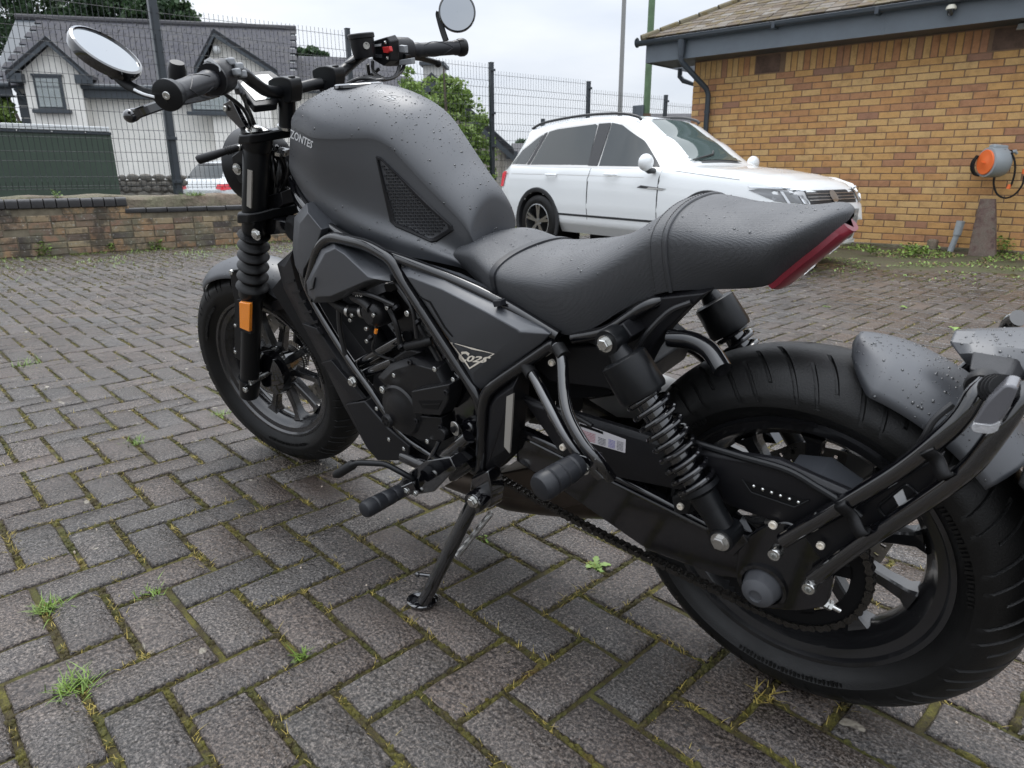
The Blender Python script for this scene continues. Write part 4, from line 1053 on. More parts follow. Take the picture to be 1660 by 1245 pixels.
ec = P(655, 662, .14)
cc = MB().lathe([(.0001, .020), (.030, .020), (.036, .016), (.052, .014), (.060, .006), (.064, -.012), (.066, -.06)], ec, YL, 44); eo = part('alternator_cover', cc, 'engine')
part('cover_hub', MB().lathe([(.0001, .026), (.013, .026), (.015, .021), (.016, .018)], P(640, 676, .140), YL, 26), 'engine', eo)
for k in range(6):
    an = 2*PI*k/6; part('hub_notch', MB().cyl(P(640, 676, .140)+Vector((math.cos(an)*.008, .0262, math.sin(an)*.008)), P(640, 676, .140)+Vector((math.cos(an)*.008, .0268, math.sin(an)*.008)), .0025, 10), 'deep', eo)
cover('clutch_cover', [(612, 612), (632, 590), (668, 578), (715, 592), (732, 625), (730, 640), (700, 685), (640, 640)], [(622, 615), (638, 600), (668, 590), (705, 600), (718, 626), (717, 638), (696, 668), (645, 636)], .150, .014, 'engine', .06, both=False)
part('sprocket_cover', plate([(665, 634), (683, 629), (729, 622), (728, 650), (715, 676), (668, 671)], .168, .035, .003), 'engine', bevel=.002)
part('cover_opening', plate([(678, 650), (717, 649), (709, 664), (685, 662)], .1688, .002), 'deep')
part('opening_louvre', plate([(684, 655), (713, 654), (712, 656), (685, 657)], .1696, .002), 'engine')
part('sprocket_cover', plate([(665, 672), (716, 676), (722, 716), (680, 716), (655, 700)], .148, .04, .003), 'engine', bevel=.002)
bolts('engine_bolt', [(724, 636, .171, .006, .004), (676, 682, .152, .006, .004), (715, 692, .152, .006, .004), (666, 587, .152, .0065, .005)], 'cap', mat='plastic')
bolts('engine_bolt', [(622, 631, .160, .008, .006), (666, 586, .15, .005, .005), (663, 507, .13, .0065, .007), (690, 552, .13, .0055, .006), (635, 608, .13, .005, .005)], 'cap')
bolts('mounting_bolt', [(573, 618, .135, .0095, .010)])
ag = P(739, 694, .158)
part('mounting_washer', MB().prism(rdp([ag+Vector((a, 0, b)) for a, b in ((-.012, .006), (-.004, .016), (.008, .014), (.012, -.006), (.004, -.016), (-.008, -.014))], .006), YL*.004), 'alu', bevel=.0008)
part('mounting_bolt', MB().hexbolt(ag+YL*.004, YL, .0065, .006, False), 'deep')
# water pump and hoses
wc = P(603, 508, .14)
part('water_pump', MB().lathe([(.0001, .012), (.018, .012), (.026, .006), (.031, -.004), (.032, -.05)], wc, YL, 28), 'engine')
part('water_pump', MB().tube(smooth_path(picks([(603, 500, .145), (590, 488, .14), (575, 480, .13)]), 14), .012, 14), 'engine')
bolts('pump_bolt', [(573, 510, .145), (588, 477, .145), (608, 510, .152), (596, 532, .148), (597, 552, .145), (613, 520, .14), (570, 518, .14), (630, 498, .14), (582, 479, .14)], 'cap', r=.0048, h=.006)
part('coolant_hose', MB().tube(smooth_path(picks([(535, 482, .11), (560, 500, .12), (590, 505, .11), (620, 520, .09)]), 20), .013, 14), 'rubber')
part('cable_tube', MB().tube(smooth_path(picks([(549, 500, .125), (552, 540, .128), (566, 590, .125), (590, 618, .11), (612, 632, .10)]), 24), .0055, 10), 'cable')
part('cable_tube', MB().tube(smooth_path(picks([(611, 515, .14), (608, 545, .145), (606, 570, .14), (640, 585, .12)]), 24), .003, 8), 'cable')
part('wire_tag', MB().tube(picks([(610, 534, .146), (609, 540, .146)]), .0036, 8), 'amber')
part('cable_tube', MB().tube(smooth_path(picks([(660, 562, .13), (690, 555, .135), (700, 552, .13)]), 14), .009, 12), 'rubber')
for q in ([(620, 480, .12), (640, 520, .125), (650, 560, .12)], [(665, 500, .12), (690, 545, .12), (715, 590, .12)], [(648, 470, .11), (700, 540, .125), (738, 600, .12)]):
    part('cable_tube', MB().tube(smooth_path(picks(q), 18), .006, 8), 'cable')
part('coil_box', plate([(655, 470), (690, 480), (700, 520), (668, 512)], .12, .05, .005), 'plastic', bevel=.003)
part('engine_brace', MB().tube(picks([(578, 590, .10), (660, 545, .10)]), .012, 14), 'gloss', bevel=0)
part('engine_brace', MB().tube(picks([(588, 606, .10), (640, 585, .10)]), .013, 14), 'gloss')

# finer fittings on and around the engine
RE = random.Random(17)
for q in ([(560, 470, .14), (600, 478, .15), (640, 495, .14)], [(690, 470, .11), (706, 520, .13), (722, 570, .13), (735, 600, .13)], [(640, 455, .13), (668, 500, .14), (676, 548, .14)], [(742, 690, .15), (738, 720, .16), (720, 745, .17), (690, 752, .17)], [(845, 640, .11), (880, 655, .12), (920, 668, .125), (960, 690, .128)]):
    part('cable_tube', MB().tube(smooth_path(picks(q), 22), RE.choice([.0032, .0042, .0052]), 9), 'cable')
for q in ((641, 497, .146), (676, 520, .14), (700, 540, .135), (649, 560, .135), (722, 575, .135), (600, 545, .15)):
    part('cable_tie', MB().tube([P(*q), P(q[0]+3, q[1]+4, q[2])], .0078, 12), 'plastic')
for k in range(7):
    part('cooling_fin', MB().prism(picks([(690+k*4.2, 500+k*9, .088), (716+k*3.2, 496+k*9, .088), (717+k*3.2, 499+k*9, .088), (691+k*4.2, 503+k*9, .088)]), YL*.012), 'engine')
bolts('engine_bolt', [(632, 712, .152, .005, .004), (656, 727, .15, .005, .004), (694, 715, .15, .0055, .004), (612, 662, .15, .005, .004), (640, 608, .158, .005, .004), (706, 598, .155, .0055, .004), (736, 615, .15, .005, .004), (700, 500, .12, .0055, .005), (684, 486, .12, .005, .005), (745, 745, .165, .006, .005)], 'cap')
part('dip_stick_cap', MB().lathe([(.0001, .012), (.010, .012), (.012, .009), (.012, 0)], P(722, 700, .15), YL, 14), 'engine')
part('sensor_plug', plate([(566, 470), (580, 465), (586, 476), (571, 481)], .15, .016, .002), 'plastic', bevel=.0015)
part('hose_clip', MB().tube([P(566, 503, .12), P(570, 505, .12)], .0145, 16), 'alu')
part('hose_clip', MB().tube([P(588, 505, .115), P(592, 505, .115)], .0145, 16), 'alu')
part('swing_arm_pivot', MB().lathe([(.0001, .010), (.016, .010), (.020, .004), (.020, -.02)], P(762, 694, .135), YL, 24), 'frame')
# headstock wiring bundle
R2 = random.Random(3)
for k in range(14):
    a = (440+R2.uniform(-12, 10), 236+R2.uniform(0, 8), R2.uniform(-.02, .07)); b = (446+R2.uniform(-14, 24), 275+R2.uniform(-12, 14), R2.uniform(-.02, .08)); c = (455+R2.uniform(-22, 20), 318+R2.uniform(-10, 20), R2.uniform(-.02, .07)); d = (468+R2.uniform(-6, 8), 352+R2.uniform(-10, 10), R2.uniform(0, .06))
    part('cable', MB().tube(smooth_path(picks([a, b, c, d], None, FP), 20), R2.choice([.0028, .0035, .005]), 7), 'cable')
part('wire_connector', plate([(428, 318), (456, 310), (462, 332), (442, 346), (428, 335)], .07, .03, .004, FP), 'plastic', bevel=.002)
part('wire_connector', plate([(440, 240), (462, 244), (462, 254), (442, 252)], .055, .02, .002, FP), 'alu')
part('horn', MB().lathe([(.0001, .012), (.02, .014), (.032, .004), (.032, -.014), (.0001, -.016)], P(478, 372, .07), YL, 26), 'deep')
for q in ([(374, 126, .22), (395, 160, .13), (412, 200, .07), (430, 250, .03)], [(362, 150, .2), (398, 182, .12), (415, 235, .05), (440, 300, .02)], [(395, 150, .16), (405, 190, .09), (425, 225, .04)],
          [(648, 106, -.24), (640, 124, -.20), (615, 130, -.14), (580, 128, -.10), (540, 150, -.06)], [(604, 100, -.2), (606, 118, -.18), (622, 128, -.15), (600, 132, -.12), (560, 140, -.08)], [(656, 103, -.25), (650, 116, -.24), (630, 128, -.18), (590, 124, -.12)], [(596, 104, -.19), (600, 122, -.2), (614, 112, -.2)], [(575, 96, -.14), (550, 110, -.11), (530, 130, -.08), (520, 160, -.05)]):
    part('cable', MB().tube(smooth_path(picks(q, None, FP), 26), .0042, 9), 'cable')

# ---------------------------------------------------------------- swing arm, chain guard, shocks
sa = MB(); q = picks([(836, 694), (852, 700), (1000, 772), (1150, 850), (1192, 880), (1222, 900), (1205, 940), (1168, 936), (1050, 893), (905, 792), (836, 748)], .118)
sa.prism(q, (0, -.020, 0)); part('swing_arm', sa, 'frame', bevel=.004); part('swing_arm', sa.mirror(), 'frame', bevel=.004)
part('swing_arm_plate', MB().prism(rdp(picks([(1195, 880), (1240, 850), (1278, 845), (1300, 862), (1335, 905), (1352, 935), (1340, 985), (1290, 992), (1225, 985), (1192, 945)], .126), .015), (0, -.014, 0)), 'frame', bevel=.003)
part('swing_arm_bridge', MB().prism(picks([(1005, 740), (1065, 770), (1065, 870), (1005, 850)], .085), (0, -.17, 0)), 'deep', bevel=.004)
part('swing_arm_rail', MB().tube(picks([(842, 706, .116), (1150, 858, .12)]), .004, 8), 'gloss')
cg, cgm = cover('chain_guard', [(845, 645), (940, 672), (1085, 716), (1190, 735), (1262, 745), (1330, 776), (1400, 806), (1372, 830), (1300, 852), (1262, 848), (1205, 828), (1130, 800), (935, 760), (905, 730)],
     [(862, 657), (942, 684), (1082, 727), (1185, 745), (1258, 756), (1322, 784), (1380, 808), (1362, 822), (1298, 842), (1266, 839), (1212, 820), (1135, 792), (945, 748), (915, 724)], .128, .006, 'plastic', .010, both=False)
CGB = cgm.bvh()
part('chain_guard_rail', MB().tube(smooth_path(picks([(1120, 716, .12), (1200, 740, .125), (1275, 762, .128), (1325, 790, .13), (1370, 818, .132), (1395, 838, .132)]), 30), .0055, 10), 'satin')
part('guard_window', plate([(1204, 778), (1310, 812), (1288, 821), (1218, 796)], .1288, .002), 'deep', cg)
part('window_frame', MB().tube(picks([(1203, 777), (1218, 798), (1288, 822), (1312, 811)], .129), .0012, 6), 'satin', cg)
for k in range(6): part('guard_bolt', MB().sphere(P(1222+k*14.5, 788+k*5.2, .129), .0028, 8, 6), 'chrome', cg)
# label on the chain guard
lb = [(938, 712), (1014, 734), (1015, 712), (939, 684)]
mbl = MB(); v = [on_surf(CGB, *quadmap(lb, i/8, j/2), .0008) for j in range(3) for i in range(9)]
if None not in v:
    mbl.add(v, [(j*9+i, j*9+i+1, (j+1)*9+i+1, (j+1)*9+i) for j in range(2) for i in range(8)]); part('sticker', mbl, 'white_p', cg, keep=True)
    def sub(a, b, c, d): return [quadmap(lb, a, c), quadmap(lb, b, c), quadmap(lb, b, d), quadmap(lb, a, d)]
    MB_ = MB(); q = [on_surf(CGB, *p, .0014) for p in sub(.02, .52, .80, .97)]; MB_.add(q, [(0, 1, 2, 3)]); part('sticker_band', MB_, 'deep', cg, keep=True)
    pm = {'r': simple('print_red', (.45, .12, .16), .5), 'b': simple('print_blue', (.16, .14, .45), .5), 'k': simple('print_grey', (.12, .12, .14), .5)}
    RR = random.Random(5)
    for a, b, rows_, mk in ((.04, .36, 6, 'r'), (.42, .58, 5, 'k'), (.64, .78, 6, 'b'), (.82, .95, 7, 'k')):
        ln = MB()
        for r_ in range(rows_):
            y0 = .10+r_*.095
            x = a
            while x < b:
                w_ = RR.uniform(.01, .04); q = [on_surf(CGB, *p, .0014) for p in sub(x, min(b, x+w_), y0, y0+.045)]; ln.add(q, [(0, 1, 2, 3)]); x += w_+.008
        part('sticker_print', ln, pm[mk], cg, keep=True, kind='stuff')
part('chain_guard_plate', MB().prism(picks([(955, 648), (1000, 640), (1048, 660), (1052, 680), (1000, 676)], .05), (0, -.12, 0)), 'alu')
part('hugger_flap', plate([(1275, 762), (1330, 768), (1382, 806), (1362, 818), (1325, 800)], .11, .05, .002), 'tank')
# shocks
def shock(s):
    def Q(px, py, y=.150): p = P(px, py, y); return Vector((p.x, p.y*s, p.z))
    te, be = Q(992, 551, .150), Q(1178, 866, .150)
    ax = (be-te).normalized()
    b = MB().tube([te+ax*.030, te+ax*.034, te+ax*.088, te+ax*.094], [.030, .036, .0375, .035], 32)
    so = part('rear_shock', b, 'satin')
    Ltot = (be-te).length
    part('shock_eye', MB().lathe([(.008, .016), (.019, .016), (.020, .012), (.020, -.012), (.019, -.016), (.008, -.016)], te, YL*s, 24), 'satin', so)
    part('shock_neck', MB().tube([te+ax*.010, te+ax*.032], [.014, .020], 18), 'satin', so)
    part('damper_body', MB().tube([te+ax*.09, te+ax*(Ltot*.80)], [.0185, .0185], 22), 'gloss', so)
    r0, r1 = te+ax*.094, te+ax*(Ltot*.745)
    x = YL.cross(ax).normalized(); y_ = ax.cross(x); n = 8.4; pts = []
    for i in range(460):
        t = i/459; an = t*n*2*PI; rad = .029; pts.append(r0+(r1-r0)*(t+.0*math.sin(an))+(x*math.cos(an)+y_*math.sin(an))*rad)
    part('coil_spring', MB().tube(pts, .0042, 9), 'frame', so)
    part('spring_seat', MB().tube([r1, r1+ax*.008, r1+ax*.014, r1+ax*.04], [.031, .031, .022, .020], 28), 'satin', so)
    part('lower_body', MB().tube([r1+ax*.03, te+ax*(Ltot-.012)], [.0195, .0185], 22), 'satin', so)
    part('shock_eye', MB().lathe([(.008, .020), (.018, .020), (.018, -.020), (.008, -.020)], be, YL*s, 24), 'satin', so)
    part('shock_nut', MB().hexbolt(te+YL*s*.016, YL*s, .0095, .011), 'chrome', so)
    part('shock_nut', MB().hexbolt(be+YL*s*.020, YL*s, .0105, .010), 'alu', so)
shock(1); shock(-1)
part('shock_lug', plate([(985, 535), (1010, 520), (1028, 545), (1010, 565), (990, 570)], .135, .05, .004), 'plastic', bevel=.002)
part('lower_shock_lug', plate([(1140, 856), (1195, 845), (1215, 880), (1190, 905), (1150, 890)], .130, .022, .003), 'frame', bevel=.002)
bolts('guard_bolt', [(1104, 820, .13, .0055, .005), (1331, 883, .135, .0055, .005), (1254, 850, .13, .006, .005)], 'cap', mat='beige')
part('guard_tab', plate([(1085, 805), (1105, 795), (1125, 812), (1118, 838), (1092, 836)], .122, .02, .004), 'rubber', bevel=.003)
part('guard_tab', plate([(1236, 845), (1262, 838), (1270, 862), (1240, 868)], .118, .015, .003), 'alu')

# axle end: grey cap, plate bolts, adjuster
ap = Vector((P(1233, 952, .13).x, .128, P(1233, 952, .13).z)); 
part('axle_cap', MB().lathe([(.030, -.004), (.0265, .004), (.0262, .010), (.0235, .020), (.013, .027), (.010, .0275), (.009, .024), (.0001, .024)], P(1236, 950, .128), YL, 8 and 40), 'capgrey')
part('axle_ring', MB().lathe([(.036, -.004), (.036, .002), (.031, .003), (.029, -.002)], P(1236, 950, .128), YL, 40), 'frame')
part('rear_axle', MB().cyl((0, .11, .305), (0, -.14, .305), .010), 'chrome')
part('gap_filler', MB().prism(picks([(500, 330), (560, 380), (640, 412), (760, 450), (830, 492), (905, 535), (930, 520), (840, 440), (760, 400), (560, 330)], .062), (0, -.124, 0)), 'deep')  # added dark filler, closes the bright see-through gap below the tank
bolts('plate_bolt', [(1261, 891, .140, .0095, .016), (1316, 945, .140, .0095, .016)], 'cap')
part('chain_adjuster', MB().tube(picks([(1328, 972, .112), (1362, 990, .105)]), .004, 12), 'chrome')
for t in (.25, .45): part('adjuster_nut', MB().tube([P(1328, 972, .112).lerp(P(1362, 990, .105), t), P(1328, 972, .112).lerp(P(1362, 990, .105), t+.15)], .0078, 6), 'chrome')

# sprocket and chain
SC = Vector((0, .086, .305)); SR = .119
spk = MB(); n = 58*4; v = []
for s in (0, .005):
    for i in range(n):
        an = 2*PI*i/n; r = SR+(.004 if i % 4 in (1, 2) else -.003); v.append(SC+Vector((r*math.cos(an), s-.0025, r*math.sin(an))))
    for i in range(n):
        an = 2*PI*i/n; v.append(SC+Vector(((SR-.026)*math.cos(an), s-.0025, (SR-.026)*math.sin(an))))
f = []
for i in range(n):
    j = (i+1) % n; f += [(i, j, n+j, n+i), (2*n+j, 2*n+i, 3*n+i, 3*n+j), (j, i, 2*n+i, 2*n+j), (n+i, n+j, 3*n+j, 3*n+i)]
spk.add(v, f)
spo = part('rear_sprocket', spk, 'deep', smooth=25)
for k in range(5):
    an = 2*PI*k/5+.5; part('sprocket_arm', MB().obox(SC+Vector((math.cos(an)*.03, 0, math.sin(an)*.03)), SC+Vector((math.cos(an)*.096, 0, math.sin(an)*.096)), .020, .005, up=YL), 'deep', spo)
    part('sprocket_bolt', MB().hexbolt(SC+Vector((math.cos(an)*.045, .002, math.sin(an)*.045)), YL, .0055, .005), 'chrome', spo)
FSC = P(792, 742, .086); FR = .034
# closed loop: lower run, round the sprocket, upper run, round the front sprocket
def tangent(c0, r0, c1, r1, side):
    d = Vector((c1.x-c0.x, c1.z-c0.z)); L_ = d.length; a = math.atan2(d.y, d.x); b = math.acos((r0-r1)/L_)*side
    return [(c0.x+r0*math.cos(a+b), c0.z+r0*math.sin(a+b)), (c1.x+r1*math.cos(a+b), c1.z+r1*math.sin(a+b))], a+b
(t1, aup) = tangent(SC, SR, FSC, FR, 1); (t2, alo) = tangent(SC, SR, FSC, FR, -1)
loop = []
N1 = 60
sag = .012
for i in range(N1): k = i/N1; loop.append((t1[0][0]*(1-k)+t1[1][0]*k, t1[0][1]*(1-k)+t1[1][1]*k))
for i in range(14): a = aup-(2*PI-0-(aup-alo) if False else (aup-alo))*i/14; loop.append((FSC.x+FR*math.cos(a), FSC.z+FR*math.sin(a)))
for i in range(N1): k = i/N1; loop.append((t2[1][0]*(1-k)+t2[0][0]*k, t2[1][1]*(1-k)+t2[0][1]*k-sag*math.sin(k*PI)))
for i in range(80): a = alo-(2*PI-(aup-alo))*i/80; loop.append((SC.x+SR*math.cos(a), SC.z+SR*math.sin(a)))
def resample(loop, step):
    pts = loop+[loop[0]]; L_ = [0]
    for a, b in zip(pts, pts[1:]): L_.append(L_[-1]+math.hypot(b[0]-a[0], b[1]-a[1]))
    n = int(round(L_[-1]/step)); n += n % 2; out = []; j = 0
    for i in range(n):
        s = L_[-1]*i/n
        while L_[j+1] < s: j += 1
        k = (s-L_[j])/(L_[j+1]-L_[j]); out.append((pts[j][0]*(1-k)+pts[j+1][0]*k, pts[j][1]*(1-k)+pts[j+1][1]*k))
    return out
cp = resample(loop, .0127)
def link_mesh(outer):
    mb = MB(); L_ = .0127; y = .0068 if outer else .0048; h = .0056
    for s in (-1, 1):
        pl = []
        for k in range(9): a = PI/2+PI*k/8; pl.append(Vector((-0+h*math.cos(a), 0, h*math.sin(a))))
        pl.append(Vector((L_/2, 0, -h*.62)))
        for k in range(9): a = -PI/2+PI*k/8; pl.append(Vector((L_+h*math.cos(a), 0, h*math.sin(a))))
        pl.append(Vector((L_/2, 0, h*.62)))
        mb.prism([p+Vector((0, s*y+(.0008 if s > 0 else -.0002), 0)) for p in pl], (0, -.0016 if s > 0 else .0016, 0))
    if outer:
        for x in (0, L_): mb.cyl((x, -.0085, 0), (x, .0085, 0), .0020, 8)
    else:
        for x in (0, L_): mb.cyl((x, -.0045, 0), (x, .0045, 0), .0042, 10)
    return mesh('chain_link', mb, True, 30)
lm = [link_mesh(True), link_mesh(False)]
for m_ in lm: m_.materials.append(M['chainm'])
ch = part('chain', MB().lathe([(FR-.012, -.003), (FR-.001, -.003), (FR-.001, .003), (FR-.012, .003)], FSC, YL, 40), 'chainm')
for i in range(len(cp)):
    a, b = cp[i], cp[(i+1) % len(cp)]; o = bpy.data.objects.new('chain_link', lm[i % 2]); COL.objects.link(o); o.parent = ch
    an = math.atan2(b[1]-a[1], b[0]-a[0]); o.location = (a[0], .086, a[1]); o.rotation_euler = (0, -an, 0)

# ---------------------------------------------------------------- rear fender, carrier tubes, plate holder
hg = []
for i in range(41):
    an = math.radians(98.5+(140-98.5)*i/40); row = []; k_ = min(1.0, (i+.25)/9.0)**.5
    for j in range(21):
        t = -1+2*j/20; ww = .083*k_; r = .336-.040*abs(t)**3.0*min(1, k_*1.05)-.004*t*t
        row.append(Vector((math.cos(an)*r, ww*t*(1-.06*abs(t)**4), .305+math.sin(an)*r)))
    hg.append(row)
hug = MB().grid(hg); ho = part('rear_fender', hug, 'tank'); so = ho.modifiers.new('shell', 'SOLIDIFY'); so.thickness = .0035; so.offset = 1
WET.append((hug, 600))
def flat_tube(pl, r, name='fender_carrier', mat='frame', y=None): return part(name, MB().tube(smooth_path(picks(pl, y), 40), r, 16), mat)
up_t = [(1270, 876, .138), (1360, 822, .140), (1460, 760, .142), (1530, 705, .142), (1562, 672, .138), (1582, 640, .130), (1600, 622, .12)]
lo_t = [(1318, 938, .138), (1400, 878, .140), (1500, 812, .144), (1570, 760, .146), (1618, 700, .142), (1648, 655, .132), (1668, 625, .12)]
for t_ in (up_t, lo_t):
    mb = MB().tube(smooth_path(picks(t_), 44), .0112, 16); part('fender_carrier', mb, 'gloss'); part('fender_carrier', mb.mirror(), 'gloss')
cpn = MB()
po = [(1300, 872), (1400, 812), (1500, 752), (1560, 712), (1590, 735), (1500, 800), (1400, 866), (1330, 912)]
part('carrier_panel', plate(po[0:3]+[(1530, 736), (1518, 782), (1480, 806)]+po[6:8], .128, .012, .004), 'plastic', bevel=.0015)
part('carrier_slot', plate([(1446, 800), (1462, 790), (1470, 812), (1458, 822)], .1292, .002), 'silver')
part('carrier_frame', MB().tube(rdp(picks([(1422, 822), (1470, 784), (1496, 810), (1440, 848)], .1295), .006), .0018, 8, closed=True), 'satin')
for a, b in (((1362, 806), (1404, 862)), ((1502, 718), (1538, 768))):
    pa, pb = P(*a, .142), P(*b, .146); d = (pb-pa).normalized()
    pth = [pa+YL*-.01, pa+YL*.012-d*-.004, pa.lerp(pb, .2)+YL*.013, pa.lerp(pb, .5)+YL*.006, pa.lerp(pb, .8)+YL*.013, pb+YL*.012, pb-YL*.01]
    mb = MB(); A = smooth_path(pth, 24); rows = []
    wv = d.cross(YL).normalized()
    for p in A: rows.append([p-wv*.008, p+wv*.008])
    mb.grid(rows); so2 = part('rubber_strap', mb, 'rubber'); md = so2.modifiers.new('shell', 'SOLIDIFY'); md.thickness = .003
part('brake_cable', MB().tube(smooth_path(picks([(1545, 655, .12), (1515, 680, .13), (1500, 705, .135), (1490, 722, .13)]), 20), .004, 8), 'cable')
# tail piece over the wheel with indicators
tpr = [[(1540, 554, .024), (1600, 560, .034), (1760, 575, .05)], [(1553, 573, .036), (1600, 577, .048), (1760, 625, .070)], [(1567, 591, .040), (1622, 600, .058), (1760, 660, .078)]]
g0 = patch([picks(r_) for r_ in tpr], 3, 24); g0 = [[Vector((p.x, 0, p.z+.006)) for p in g0[0]]]+g0
tmb = MB().grid(g0); tmb.join(tmb.mirror()); tail = part('plate_holder', tmb, 'tank', smooth=22); sl_m = tail.modifiers.new('shell', 'SOLIDIFY'); sl_m.thickness = .004
WET.append((tmb, 320))
part('tail_bracket', plate([(1562, 592), (1640, 606), (1656, 625), (1648, 650), (1602, 650), (1578, 640)], .100, .05, .006), 'plastic', bevel=.003)
bolts('tail_bolt', [(1589, 630, .118, .0085, .008)], 'cap', mat='beige')
part('indicator_mount', MB().lathe([(.0001, .004), (.016, .004), (.018, 0), (.018, -.014)], P(1592, 628, .112), YL, 24), 'rubber')
ri = part('rear_indicator', MB().prism(rdp(picks([(1630, 622), (1652, 628), (1632, 672), (1612, 694), (1580, 692), (1578, 684), (1600, 650)], .205), .008), (0, -.028, 0)), 'indbody', bevel=.004)
part('indicator_lens', MB().prism(rdp(picks([(1578, 686), (1608, 690), (1622, 682), (1618, 699), (1606, 704), (1580, 702), (1573, 694)], .207), .004), (0, -.030, 0)), 'clear', ri, bevel=.002)
for k in range(4): part('stalk_rib', MB().tube([P(1612+k*5, 630-k*.5, .13+.015*k), P(1614+k*5, 630-k*.5, .138+.015*k)], .016-.001*k, 18), 'rubber', ri)
part('rear_indicator', MB().prism([Vector((p.x, -p.y, p.z)) for p in picks([(1630, 622), (1652, 628), (1632, 672), (1612, 694), (1580, 692), (1600, 650)], .205)], (0, .028, 0)), 'gloss', bevel=.003)
# mud flap and number-plate carrier hanging behind the wheel, shade put into the dark colour
fl = MB(); rows = []
for i in range(13):
    an = math.radians(140.5+(196-140.5)*i/12); r = .333+.03*(i/12); rows.append([Vector((math.cos(an)*r, y, .305+math.sin(an)*r)) for y in (.085, .05, 0, -.05, -.085)])
fl.grid(rows); flo = part('mud_flap', fl, 'flap'); md = flo.modifiers.new('shell', 'SOLIDIFY'); md.thickness = .004

# ---------------------------------------------------------------- foot controls, stand, exhaust
def peg(pts, r, name='footpeg', rings=3):
    a, b = P(*pts[0]), P(*pts[1]); d = b-a; L_ = d.length; u = d.normalized()
    prof = [(0, r*.55), (.03, r*.85), (.10, r), (.27, r), (.30, r*.86), (.33, r*.98), (.52, r*.96), (.55, r*.84), (.58, r*.94), (.78, r*.92), (.81, r*.8), (.85, r*.88), (1, r*.8)]
    o = part(name, MB().tube([a+d*t for t, _ in prof], [q for _, q in prof], 26), 'grip'); return o
peg([(588, 828, .33), (648, 797, .235)], .0175)
peg([(872, 794, .30), (938, 752, .215)], .0225, 'passenger_footpeg')
part('peg_bracket', plate([(640, 790), (655, 770), (690, 745), (730, 740), (740, 760), (705, 800), (668, 805)], .20, .07, .004), 'gloss', bevel=.002)
part('peg_bracket', MB().obox(P(640, 800, .235), P(672, 785, .20), .02, .026), 'gloss', bevel=.002)
bolts('peg_bolt', [(661, 795, .235, .0075, .006), (675, 799, .205, .006, .006)], 'cap')
part('frame_brace', MB().tube(picks([(700, 775, .17), (726, 738, .175), (760, 708, .16)]), .014, 16), 'gloss')
part('frame_brace', MB().tube(picks([(672, 778, .15), (735, 770, .16), (766, 750, .15)]), .012, 16), 'frame')
part('frame_brace', MB().tube(picks([(655, 740, .12), (700, 760, .14), (745, 765, .13)]), .014, 16), 'frame')
gl = part('gear_lever', MB().tube(rdp(picks([(672, 778, .20), (655, 768, .215), (625, 752, .23), (580, 750, .25), (562, 758, .26), (545, 769, .27)], None), .012), .0062, 12), 'satin')
part('gear_lever_rubber', MB().tube(picks([(575, 752, .25), (572, 753, .251), (548, 768, .27), (543, 770, .272)]), [.008, .0105, .010, .007], 18), 'rubber', gl)
part('gear_linkage', MB().tube(picks([(668, 782, .19), (690, 760, .18), (712, 715, .16)]), .005, 10), 'gloss')
part('linkage_joint', MB().sphere(P(668, 783, .2), .011, 12, 8), 'gloss')
# stand
hd_ = part('side_stand_mount', plate([(762, 772), (790, 762), (800, 800), (796, 826), (770, 830), (758, 815)], .165, .035, .004), 'gloss', bevel=.003)
ftw = BF.M.inverted() @ G(687, 976, .012)
pv = P(768, 814, .185)
stand = MB().tube([pv, pv.lerp(ftw, .5), ftw], [.0145, .0140, .0135], 18); so = part('side_stand', stand, 'gloss')
part('stand_pivot', MB().lathe([(.0001, .010), (.020, .010), (.022, .006), (.022, -.02)], P(771, 813, .185), YL, 24), 'gloss', so)
bolts('stand_bolt', [(768, 812, .195, .0095, .010)], parent=so)
gz = (BF.M.inverted().to_3x3() @ Vector((0, 0, 1)))
part('stand_foot', MB().lathe([(.0001, -.004), (.022, -.004), (.031, .0), (.032, .005), (.026, .008), (.0001, .010)], BF.M.inverted() @ G(685, 974, .004), gz, 30), 'gloss', so)
part('stand_tab', MB().tube(picks([(713, 935, .235), (678, 931, .262)]), [.0045, .004], 10), 'gloss', so); part('stand_tab', MB().sphere(P(677, 931, .263), .006, 10, 8), 'gloss', so)
a, b = P(796, 832, .16), P(742, 900, .20); x = (b-a).normalized().cross(YL).normalized(); y_ = (b-a).normalized().cross(x); pts = []
for i in range(300): t = i/299; an = t*38*2*PI; pts.append(a.lerp(b, t)+(x*math.cos(an)+y_*math.sin(an))*.0055)
part('stand_spring', MB().tube(pts, .0011, 5), 'alu', so)
# passenger peg carrier
q = smooth_path(picks([(852, 590, .135), (866, 611, .15), (901, 678, .19), (931, 727, .205), (975, 772, .19)]), 40); part('peg_carrier', MB().tube(q, [.010]*3+[.0095]*37, 14), 'gloss')
q = smooth_path(picks([(903, 561, .135), (911, 584, .15), (918, 660, .19), (943, 715, .205), (972, 750, .20), (990, 774, .18)]), 40); part('peg_carrier', MB().tube(q, .0095, 14), 'gloss')
for c in ((853, 592), (905, 563)): part('carrier_rubber', MB().tube([P(c[0], c[1], .136), P(c[0]+10, c[1]+16, .148)], .0115, 14), 'rubber')
part('peg_carrier', MB().obox(P(935, 740, .205), P(972, 748, .200), .022, .02), 'gloss', bevel=.002)
bolts('peg_bolt', [(947, 757, .21, .009, .012)]); bolts('carrier_bolt', [(896, 587, .12, .006, .006), (914, 724, .15, .006, .006)], 'cap', mat='beige')
